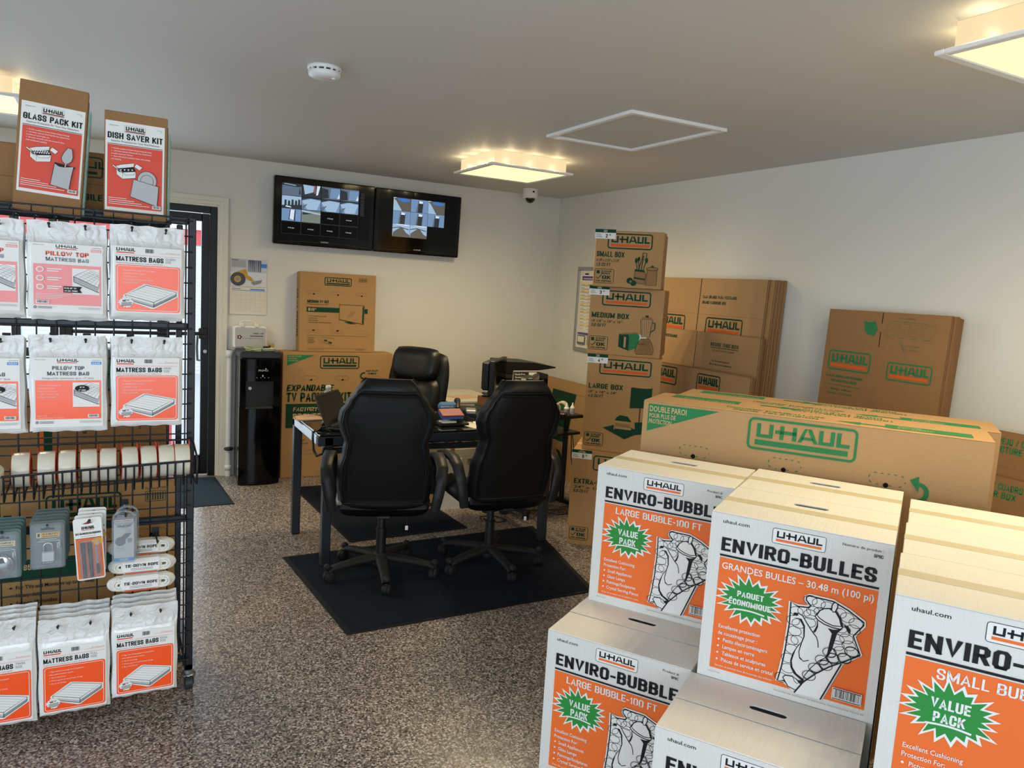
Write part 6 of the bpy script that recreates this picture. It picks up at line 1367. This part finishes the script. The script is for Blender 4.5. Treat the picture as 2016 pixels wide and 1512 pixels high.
    for s in (-1, 1):
        m = MB(); P = [(s*.262, -.235, .425), (s*.275, -.245, .50), (s*.290, -.235, .585), (s*.296, -.195, .645), (s*.292, -.12, .672), (s*.286, 0, .675), (s*.282, .09, .655), (s*.278, .13, .60), (s*.270, .13, .50), (s*.262, .10, .425)]
        Q = []
        for i in range(len(P)-1):
            for q in range(4): Q.append([P[i][c]+(P[i+1][c]-P[i][c])*q/4 for c in range(3)])
        Q.append(list(P[-1])); vs = []; N = len(Q)
        for i, p_ in enumerate(Q):
            a_ = Vector(Q[max(0, i-1)]); b2 = Vector(Q[min(N-1, i+1)]); d = (b2-a_).normalized(); nrm = Vector((0, d.z, -d.y)).normalized(); p_ = Vector(p_); f_ = i/(N-1)
            wd = .022+.006*math.sin(PI*f_); th = .010+.003*math.sin(PI*f_)
            for c, e in ((-1, -1), (1, -1), (1.15, 0), (1, 1), (-1, 1), (-1.15, 0)): vs.append(p_+Vector((c*wd, 0, 0))+nrm*(e*th))
        m.add(vs, [(i*6+j, i*6+(j+1) % 6, (i+1)*6+(j+1) % 6, (i+1)*6+j) for i in range(N-1) for j in range(6)], 'arm_plastic', True); m.add(vs[:6], [(5, 4, 3, 2, 1, 0)], 'arm_plastic'); m.add(vs[-6:], [(0, 1, 2, 3, 4, 5)], 'arm_plastic'); m.build('armrest', t)
    return t
ch = racing_chair((1.315, 3.868, .0045), math.radians(-17), 'black racing-style chair on the left, in front of the laptop')
c2 = dup(ch, (1.948, 3.810, .0045), math.radians(-3), 'black racing-style chair on the right, nearer the tower of boxes')
for c in c2.children:
    if c.name.startswith('star_base'): c.rotation_euler = (0, 0, math.radians(-2))
    if c.name.startswith('caster'): c.location = Matrix.Rotation(math.radians(-2), 4, 'Z') @ c.location

# executive chair behind the desk
t = empty('office_chair', (1.835, 5.26, .0), math.radians(128), 'black padded executive chair behind the desk, facing the viewer', 'chair')
star_base(t, .29, .3, 'black_plastic')
def pad(cx, cz, hw, hh, th, y, lean, pw=4):
    def f(sg):
        def g(u, v):
            a, b = 2*u-1, 2*v-1; k = 1-.16*abs(b)**3; e = max(0, 1-abs(a)**pw)**.5*max(0, 1-abs(b)**pw)**.5
            zz = cz+hh*b*(1-.10*abs(a)**3); return (cx+hw*a*k, y-lean*(zz-.5)+sg*th*e, zz)
        return g
    return f
m = MB()
for cz, hw, hh, th, y in ((.995, .205, .125, .070, -.20), (.74, .235, .155, .062, -.205)):
    f = pad(0, cz, hw, hh, th, y, .20); m.grid(lambda u, v: f(1)(1-u, v), 24, 18, 'leather_soft')
    m.grid(lambda u, v: f(-1)(u, v), 24, 18, 'leather')
f = pad(0, .80, .265, .29, .055, -.265, .22, 6); m.grid(lambda u, v: f(1)(1-u, v), 28, 24, 'leather'); m.grid(f(-1), 28, 24, 'leather'); m.build('backrest', t)
m = MB(); m.box((-.26, -.26, .42), (.26, .25, .53), 'leather_soft', .05); m.build('seat', t)
m = MB(); m.box((-.10, -.14, .375), (.10, .12, .42), 'black_plastic', .006); m.build('tilt_plate', t)
for s in (-1, 1):
    m = MB(); m.tube([(s*.25, .12, .44), (s*.30, .13, .56), (s*.305, .10, .65), (s*.30, -.12, .665), (s*.27, -.25, .62)], .020, 'black_plastic', 8); m.box((s*.30-.035, -.12, .66), (s*.30+.035, .14, .69), 'leather', .012); m.build('armrest', t)

# ---------------------------------------------------------------- things on the desk
Z = DZ+.0005
a = math.radians(50)
t = empty('laptop', (1.088, 4.190, Z), a, 'open black laptop at the left end of the desk, screen facing right', 'laptop')
m = MB(); m.box((0, -.215, .002), (.310, 0, .018), 'black_plastic', .005); p = Panel(m, (0, -.215, .018), (1, 0, 0), (0, 1, 0))
for r in range(5):
    for c in range(13): p.rect(.016+c*.0215, .10+r*.020, .034+c*.0215, .116+r*.020, 'grey_plastic')
p.rect(.105, .015, .205, .08, 'grey_plastic'); m.build('base', t)
m = MB(); m.T = Matrix.Rotation(math.radians(-24), 4, 'X'); m.box((0, .0, .012), (.310, .009, .212), 'black_plastic', .004); p = Panel(m, (0, 0, .012), (1, 0, 0), (0, 0, 1)); p.rect(.012, .016, .298, .190, 'screen_black'); m.build('screen', t)
m = MB(); m.cyl((.03, -.002, .016), (.28, -.002, .016), .007, 'black_plastic', n=10); m.build('hinge', t)
t = empty('power_cable', (1.02, 4.16, Z), 0, 'black cable looped over the desk corner beside the laptop', 'cable')
m = MB(); m.tube([(.10, .10, .02), (.06, .08, .035), (.03, .04, .02), (.0, .0, .008), (-.027, -.02, .004), (-.032, -.04, -.03), (-.030, -.06, -.09), (-.02, -.09, -.115), (.005, -.12, -.095), (.012, -.118, -.062)], .007, 'black_plastic', 8); m.tube([(.02, .06, .006), (.05, .02, .010), (.09, .03, .012), (.08, .07, .010), (.03, .08, .006)], .005, 'black_plastic', 6, True); m.build('cable', t)
m = MB(); m.box((.055, .075, .012), (.085, .125, .038), 'grey_plastic', .006); m.build('plug', t)
t = empty('water_bottle', (1.19, 4.60, Z), 0, 'clear plastic water bottle standing behind the laptop', 'bottle')
m = MB(); m.lathe([(0, .001), (.028, .001), (.032, .008), (.031, .05), (.033, .055), (.031, .10), (.033, .105), (.033, .125), (.026, .155), (.014, .172), (.0135, .182)], 'bottle_clear', 24); m.build('body', t)
m = MB(); m.lathe([(.0145, .180), (.0155, .182), (.0155, .196), (.013, .198), (0, .198)], 'white_plastic', 20); m.build('cap', t)
t = empty('paper_bag', (1.06, 4.565, Z), .25, 'folded brown paper lying on the left of the desk', 'paper')
m = MB(); m.prism([(-.09, -.05), (.06, -.07), (.10, .0), (.03, .08), (-.07, .05)], .0, .006, 'brown_paper'); m.T = Matrix.Translation((0, 0, .007)) @ Matrix.Rotation(.08, 4, 'X'); m.prism([(-.085, -.04), (.05, -.055), (.085, .0), (.04, .06), (-.06, .045)], 0, .004, 'brown_paper'); m.build('sheet', t)
t = empty('document_tray', (1.50, 4.58, Z), .1, 'black letter tray on the desk behind the left chair', 'tray')
m = MB(); m.box((-.15, -.11, .0), (.15, .11, .006), 'black_plastic', .002); m.box((-.15, .10, .0), (.15, .11, .06), 'black_plastic', .002); m.box((-.15, -.11, 0), (-.142, .11, .06), 'black_plastic', .002); m.box((.142, -.11, 0), (.15, .11, .06), 'black_plastic', .002); m.box((-.15, -.11, .056), (.15, .11, .062), 'black_plastic', .002); m.build('tray', t)
m = MB(); m.box((-.13, -.10, .0065), (.13, .09, .020), 'paper'); m.build('papers', t)
t = empty('payment_terminal', (1.845, 4.235, Z), .05, 'blue and clear payment terminal on a black stand, between the chairs', 'payment terminal')
m = MB(); m.box((-.075, -.045, 0), (.115, .075, .018), 'black_plastic', .004); m.prism([(.0, .0), (.09, .0), (.12, .055), (.10, .075), (.03, .03)], -.02, .02, 'black_plastic', Matrix.Translation((0, .02, .015)) @ Matrix.Rotation(PI/2, 4, 'X')); m.build('stand', t)
m = MB(); m.T = Matrix.Rotation(math.radians(25), 4, 'X'); m.box((-.07, -.02, .05), (.075, .06, .070), 'blue_plastic', .008); m.box((-.072, -.018, .072), (.078, .062, .082), 'deep_red', .004); m.build('body', t)
m = MB(); m.box((-.055, .04, .085), (.07, .075, .135), 'blue_clear', .016); p = Panel(m, (-.055, .04, .085), (1, 0, 0), (0, 0, 1), off=.0006); p.text('INTERAC', .012, .018, .010, 'white_print', bold=.02, w=.085); m.build('privacy_shield', t)
m = MB(); m.box((-.065, -.042, .019), (.03, .02, .030), 'white_plastic', .003); m.box((.0, -.03, .031), (.035, .015, .034), 'green', .001); m.build('receipt', t)
t = empty('desk_phone', (2.055, 4.46, Z), -.4, 'black and silver desk phone with a coiled cord', 'phone')
m = MB(); m.prism([(0, 0), (.17, 0), (.17, .055), (0, .02)], -.08, .08, 'black_plastic', Matrix.Rotation(PI/2, 4, 'Z') @ Matrix.Rotation(PI/2, 4, 'X')); m.box((.0, .01, .021), (.07, .12, .050), 'zinc', .006); m.build('base', t)
m = MB(); m.tube([(-.055, -.01, .055), (-.055, .03, .085), (-.055, .10, .095), (-.055, .16, .085)], [.020, .015, .015, .022], 'black_plastic', 10); m.build('handset', t)
m = MB(); m.tube([(-.05+.012*math.cos(k*.9)+.002*k, -.02-.004*k, .02+.012*math.sin(k*.9)) for k in range(48)], .0025, 'black_plastic', 5); m.build('cord', t)
t = empty('keyboard', (2.13, 4.60, Z+.001), .55, 'black computer keyboard lying behind the desk phone', 'keyboard'); m = MB(); m.box((-.13, -.05, 0), (.25, .09, .018), 'black_plastic', .004); m.box((-.12, -.04, .018), (.24, .08, .024), 'ink', .003); m.build('keys', t)
m = MB(); m.T = Matrix.Translation((2.0, 4.20, Z)) @ Matrix.Rotation(.2, 4, 'Z'); m.box((-.07, -.10, 0), (.20, .10, .003), 'paper'); m.build('paper_sheets', label='loose white papers on the desk between the two chairs', cat='paper')
m = MB(); m.T = Matrix.Translation((2.16, 4.32, Z)) @ Matrix.Rotation(.5, 4, 'Z'); m.box((-.035, -.05, 0.0), (.035, .05, .022), 'grey_plastic', .008); m.build('computer_mouse', label='small dark mouse on the desk in front of the phone', cat='mouse')

# ---------------------------------------------------------------- black side table with screens and printer
ca = math.radians(12.0)
cart = empty('side_table', (2.576, 4.496, 0), ca, 'black two-shelf side table at the right end of the desk', 'table'); cw_, cd, cz = .50, .66, .722
m = MB(); m.box((0, 0, cz-.024), (cw_, cd, cz), 'black_plastic', .003); m.build('tabletop', cart)
m = MB(); m.box((.02, .01, .575), (cw_-.01, cd-.02, .595), 'black_plastic', .003); m.build('lower_shelf', cart)
for x, y in ((.03, .10), (cw_-.07, .10), (.03, cd-.10), (cw_-.07, cd-.10)):
    m = MB(); m.box((x, y, .06), (x+.03, y+.03, cz-.024), 'black_plastic', .003); m.build('leg', cart)
for x in (.0, cw_-.05):
    m = MB(); m.box((x, 0.0, .035), (x+.045, cd, .065), 'black_plastic', .006)
    for y in (.01, cd-.05): m.box((x+.005, y, 0), (x+.04, y+.04, .035), 'black_plastic', .004)
    m.build('foot', cart)
m = MB(); m.box((.045, .28, .04), (cw_-.05, .31, .06), 'black_plastic', .003); m.build('crossbar', cart)
CT = Matrix.Translation((2.53, 4.425, cz+.0006)) @ Matrix.Rotation(math.radians(18.7), 4, 'Z')
def on_cart(x, y): q = CT @ Vector((x, y, 0)); return (q.x, q.y, q.z)
def small(name, mb, x, y, rz, label, cat): return mb.build(name, None, on_cart(x, y), ca+rz, label, cat)
t = empty('monitor_riser', (2.60, 5.015, cz+.0006), ca, 'small wooden riser under the taller black monitor', 'riser'); m = MB(); m.box((-.12, -.12, .055), (.14, .14, .072), 'wood', .002); m.box((-.12, -.12, 0), (-.105, .14, .055), 'wood'); m.box((.125, -.12, 0), (.14, .14, .055), 'wood'); m.build('shelf', t)
def monitor(x, y, z, rz, w, h, label, lift):
    t = empty('monitor', (x, y, z), rz, label, 'monitor'); m = MB(); m.box((-w/2, -.015, lift), (w/2, .022, lift+h), 'black_plastic', .005); m.box((-w*.46, .022, lift+.03), (w*.34, .085, lift+h*.96), 'black_plastic', .014); m.build('housing', t)
    m = MB(); m.box((-w/2+.012, -.0162, lift+.015), (w/2-.012, -.015, lift+h-.012), 'screen_black'); m.build('screen', t)
    m = MB(); m.box((-.03, .03, .012), (.03, .07, lift+.04), 'black_plastic', .005); m.box((-.11, -.05, 0), (.10, .10, .012), 'black_plastic', .005); m.build('stand', t); return t
monitor(2.585, 5.06, cz+.0735, math.radians(52), .46, .250, 'taller black monitor on the wooden riser, screen turned to the right', .032)
monitor(2.745, 4.80, cz+.0006, math.radians(52), .34, .215, 'shorter black monitor in front of the taller one', .045)
t = empty('document_stand', (2.60, 4.80, cz+.0006), ca+.1, 'black stepped card reader at the foot of the monitors', 'reader'); m = MB(); m.box((-.08, -.05, .0), (.05, .05, .03), 'black_plastic', .004); m.box((-.07, -.03, .03), (.04, .05, .055), 'black_plastic', .004); m.box((-.05, 0, .055), (.03, .05, .085), 'black_plastic', .004); m.build('body', t)
t = empty('printer_stand', (2.80, 5.30, 0), 0, 'dark low stand under the printer, beside the filing cabinet', 'stand'); m = MB(); m.box((0, 0, .0), (.44, .46, .70), 'black_plastic', .004); m.build('body', t); m = MB(); m.box((-.005, -.01, .7005), (.445, .465, .72), 'grey_plastic', .003); m.build('top', t)
t = empty('printer', (3.02, 5.53, .7206), -.06, 'black multifunction printer with an output tray, behind the monitors', 'printer')
m = MB(); m.box((-.20, -.14, 0), (.20, .19, .20), 'black_plastic', .008); m.box((-.195, -.1425, .105), (.195, -.14, .160), 'gloss_black'); m.box((-.195, -.143, .170), (.195, -.14, .196), 'grey_plastic'); m.build('body', t)
m = MB(); m.box((-.17, -.22, .062), (.17, -.143, .070), 'white_plastic', .002); m.box((-.15, -.21, .070), (.15, -.143, .085), 'paper'); m.build('paper_tray', t)
m = MB(); m.prism([(-.20, .0), (.06, .0), (.09, .028), (.26, .050), (.26, .060), (.06, .092), (-.20, .098)], -.17, .14, 'black_plastic', Matrix.Translation((0, 0, .201)) @ Matrix.Rotation(PI/2, 4, 'X')); m.build('feeder_lid', t)
t = empty('tent_sign', on_cart(.505, .50), .04, 'grey tent sign reading Hands-Free Access to Your Storage', 'sign')
m = MB(); m.T = Matrix.Rotation(math.radians(-10), 4, 'X'); m.box((-.115, 0, 0), (.115, .002, .265), 'white_print'); p = Panel(m, (-.115, 0, 0), (1, 0, 0), (0, 0, 1)); p.rect(0, .095, .23, .265, 'grey_plastic'); p.text('Hands-Free', .012, .230, .0135, 'white_print', bold=.012, w=.092); p.text('Access to', .012, .208, .0135, 'white_print', bold=.012, w=.078); p.text('Your Storage', .012, .186, .0135, 'white_print', bold=.012, w=.105); p.rect(.03, .165, .10, .168, 'mid_grey'); p.poly(rrect(.135, .05, .212, .252, .010), 'grey_shade'); p.poly(rrect(.138, .055, .209, .247, .008), 'white_print'); p.ell(.174, .186, .022, .022, 'green', 20); p.text('open', .174, .183, .006, 'white_print', al='c'); m.T = Matrix.Translation((0, .09, 0)) @ Matrix.Rotation(math.radians(10), 4, 'X'); m.box((-.115, -.002, 0), (.115, 0, .265), 'white_print'); m.build('card', t)
t = empty('tape_roll', on_cart(.470, .125), ca+.55, 'cream tape roll with a dark red core on the side table', 'tape roll'); m = MB(); m.lathe([(.030, -.026), (.042, -.026), (.043, -.024), (.043, .024), (.042, .026), (.030, .026)], 'tape_tan', 28, (0, 0, .0435), ax='x'); m.build('tape', t); m = MB(); m.lathe([(.030, .0262), (.027, .024), (.027, -.0262), (.030, -.0262)], 'deep_red', 24, (0, 0, .0435), ax='x'); m.build('core', t)
t = empty('tape_roll', on_cart(.385, .125), ca+1.2, 'second cream tape roll, left of the one with a red core', 'tape roll'); m = MB(); m.lathe([(.030, -.024), (.040, -.024), (.041, -.022), (.041, .022), (.040, .024), (.030, .024), (.030, -.024)], 'tape_tan', 28, (0, 0, .0415), ax='x'); m.build('tape', t)
def glue(x, y, label, s=1.0):
    t = empty('glue_bottle', on_cart(x, y), ca, label, 'bottle'); m = MB(); m.lathe([(0, .0005), (.017*s, .0005), (.019*s, .004), (.019*s, .048), (.014*s, .058), (.009*s, .062)], 'white_plastic', 20); m.build('body', t)
    m = MB(); m.lathe([(.0192*s, .010), (.0194*s, .012), (.0194*s, .044), (.0192*s, .046)], 'grey_shade' if s < 1.01 else 'mid_grey', 20); m.build('label', t); m = MB(); m.lathe([(.010*s, .060), (.010*s, .068), (.005*s, .072), (.004*s, .086), (0, .088)], 'white_plastic', 16); m.build('nozzle', t)
glue(.425, .045, 'squat white bottle with a grey label on the side table', 1.05); glue(.485, .040, 'slim white bottle with a nozzle, right of the squat one', .95)
m = MB(); m.T = Matrix.Rotation(-.6, 4, 'Z'); m.box((-.015, -.07, 0), (.020, .07, .018), 'ink', .005); p = Panel(m, (-.015, -.07, .018), (1, 0, 0), (0, 1, 0))
for r in range(6):
    for c in range(3): p.rect(.006+c*.009, .02+r*.016, .012+c*.009, .028+r*.016, 'grey_plastic')
small('remote_control', m, .535, .105, 0, 'black remote control at the right edge of the side table', 'remote')
m = MB(); m.T = Matrix.Rotation(.5, 4, 'Z'); m.box((-.035, -.045, 0), (.035, .045, .022), 'black_plastic', .006); small('card_reader', m, .365, .05, 0, 'small black device left of the white bottles', 'device')
m = MB(); m.box((-.012, -.012, 0), (.012, .012, .036), 'deep_red', .003); small('red_marker', m, .456, .075, 0, 'small red cap between the two white bottles', 'cap')
# cables at the side table
m = MB(); m.tube([(2.985, 4.62, .57), (2.985, 4.60, .40), (3.01, 4.58, .22), (3.02, 4.57, .06), (2.93, 4.62, .012), (2.7, 4.70, .006)], .0035, 'black_plastic', 6); m.tube([(3.0, 4.63, .57), (3.02, 4.60, .38), (3.05, 4.57, .20), (3.04, 4.60, .05), (2.96, 4.68, .010)], .003, 'black_plastic', 6); m.build('hanging_cable', label='thin black cables hanging from the side table to the floor', cat='cable')
m = MB(); m.tube([(2.52, 4.95, .006), (2.65, 5.05, .006), (2.85, 5.06, .006), (3.05, 4.98, .006), (3.15, 4.82, .006)], .006, 'black_plastic', 7); m.tube([(2.30, 4.60, .006), (2.36, 4.50, .006), (2.44, 4.52, .006), (2.40, 4.62, .012), (2.30, 4.66, .006), (2.26, 4.55, .006)], .004, 'black_plastic', 6); m.tube([(2.75, 4.62, .022), (2.84, 4.50, .018), (2.92, 4.50, .018), (2.97, 4.60, .018)], .004, 'black_plastic', 6); m.build('floor_cable', label='loose black cables on the floor under the side table', cat='cable')
m = MB(); m.box((0, 0, 0), (.26, .055, .045), 'black_plastic', .006); p = Panel(m, (0, 0, .045), (1, 0, 0), (0, 1, 0))
for k in range(5): p.rect(.02+k*.048, .015, .048+k*.048, .04, 'ink')
m.build('power_bar', None, (2.38, 4.72, .0005), .3, 'black power bar on the floor behind the right chair', 'power bar')

# cream filing cabinet and the things beside it
t = empty('filing_cabinet', (2.30, 5.32, 0), 0, 'cream two-drawer filing cabinet against the back wall', 'cabinet'); m = MB(); m.box((0, 0, .0), (.46, .62, .70), 'cabinet_cream', .005); m.build('body', t)
m = MB(); m.box((-.004, -.004, .70), (.464, .624, .718), 'cabinet_cream', .003); m.build('top', t)
for k in range(2):
    m = MB(); m.box((.015, -.012, .03+k*.335), (.445, -.0005, .345+k*.335), 'cabinet_cream', .004); m.build('drawer', t); h_ = MB(); h_.box((.18, -.026, .25+k*.335), (.28, -.0125, .27+k*.335), 'zinc', .004); h_.build('handle', t)
m = MB(); m.box((0, 0, 0), (.22, .16, .002), 'brown_paper'); m.build('brown_envelope', None, (2.44, 5.42, .7185), .3, 'brown envelope on top of the filing cabinet', 'envelope')
t = empty('supply_box', (2.085, 4.90, 0), .05, 'open white box on the floor between the two chairs, beyond the desk', 'box'); m = MB(); w, d, h = .17, .20, .365; m.box((0, 0, 0), (w, .004, h), 'white_board'); m.box((0, d-.004, 0), (w, d, h), 'white_board'); m.box((0, .004, 0), (.004, d-.004, h), 'kraft_light'); m.box((w-.004, .004, 0), (w, d-.004, h), 'white_board'); m.box((.004, .004, 0), (w-.004, d-.004, .004), 'white_board'); m.build('box', t)
t = empty('spray_bottle', (2.045, 4.95, 0), 0, 'spray bottle with a red trigger beside the white box', 'spray bottle'); m = MB(); m.lathe([(0, .001), (.033, .001), (.035, .006), (.035, .22), (.02, .28), (.014, .30), (.014, .33)], 'kraft_light', 18); m.build('body', t); m = MB(); m.box((-.02, -.03, .33), (.04, .03, .37), 'deep_red', .006); m.tube([(.035, 0, .345), (.045, 0, .31), (.038, 0, .28)], .007, 'deep_red', 6); m.build('trigger', t)
m = MB(); m.cyl((2.225, 5.02, 0), (2.225, 5.02, .62), .016, 'wood', n=12); m.build('broom_handle', label='reddish wooden pole upright beyond the white box', cat='pole')
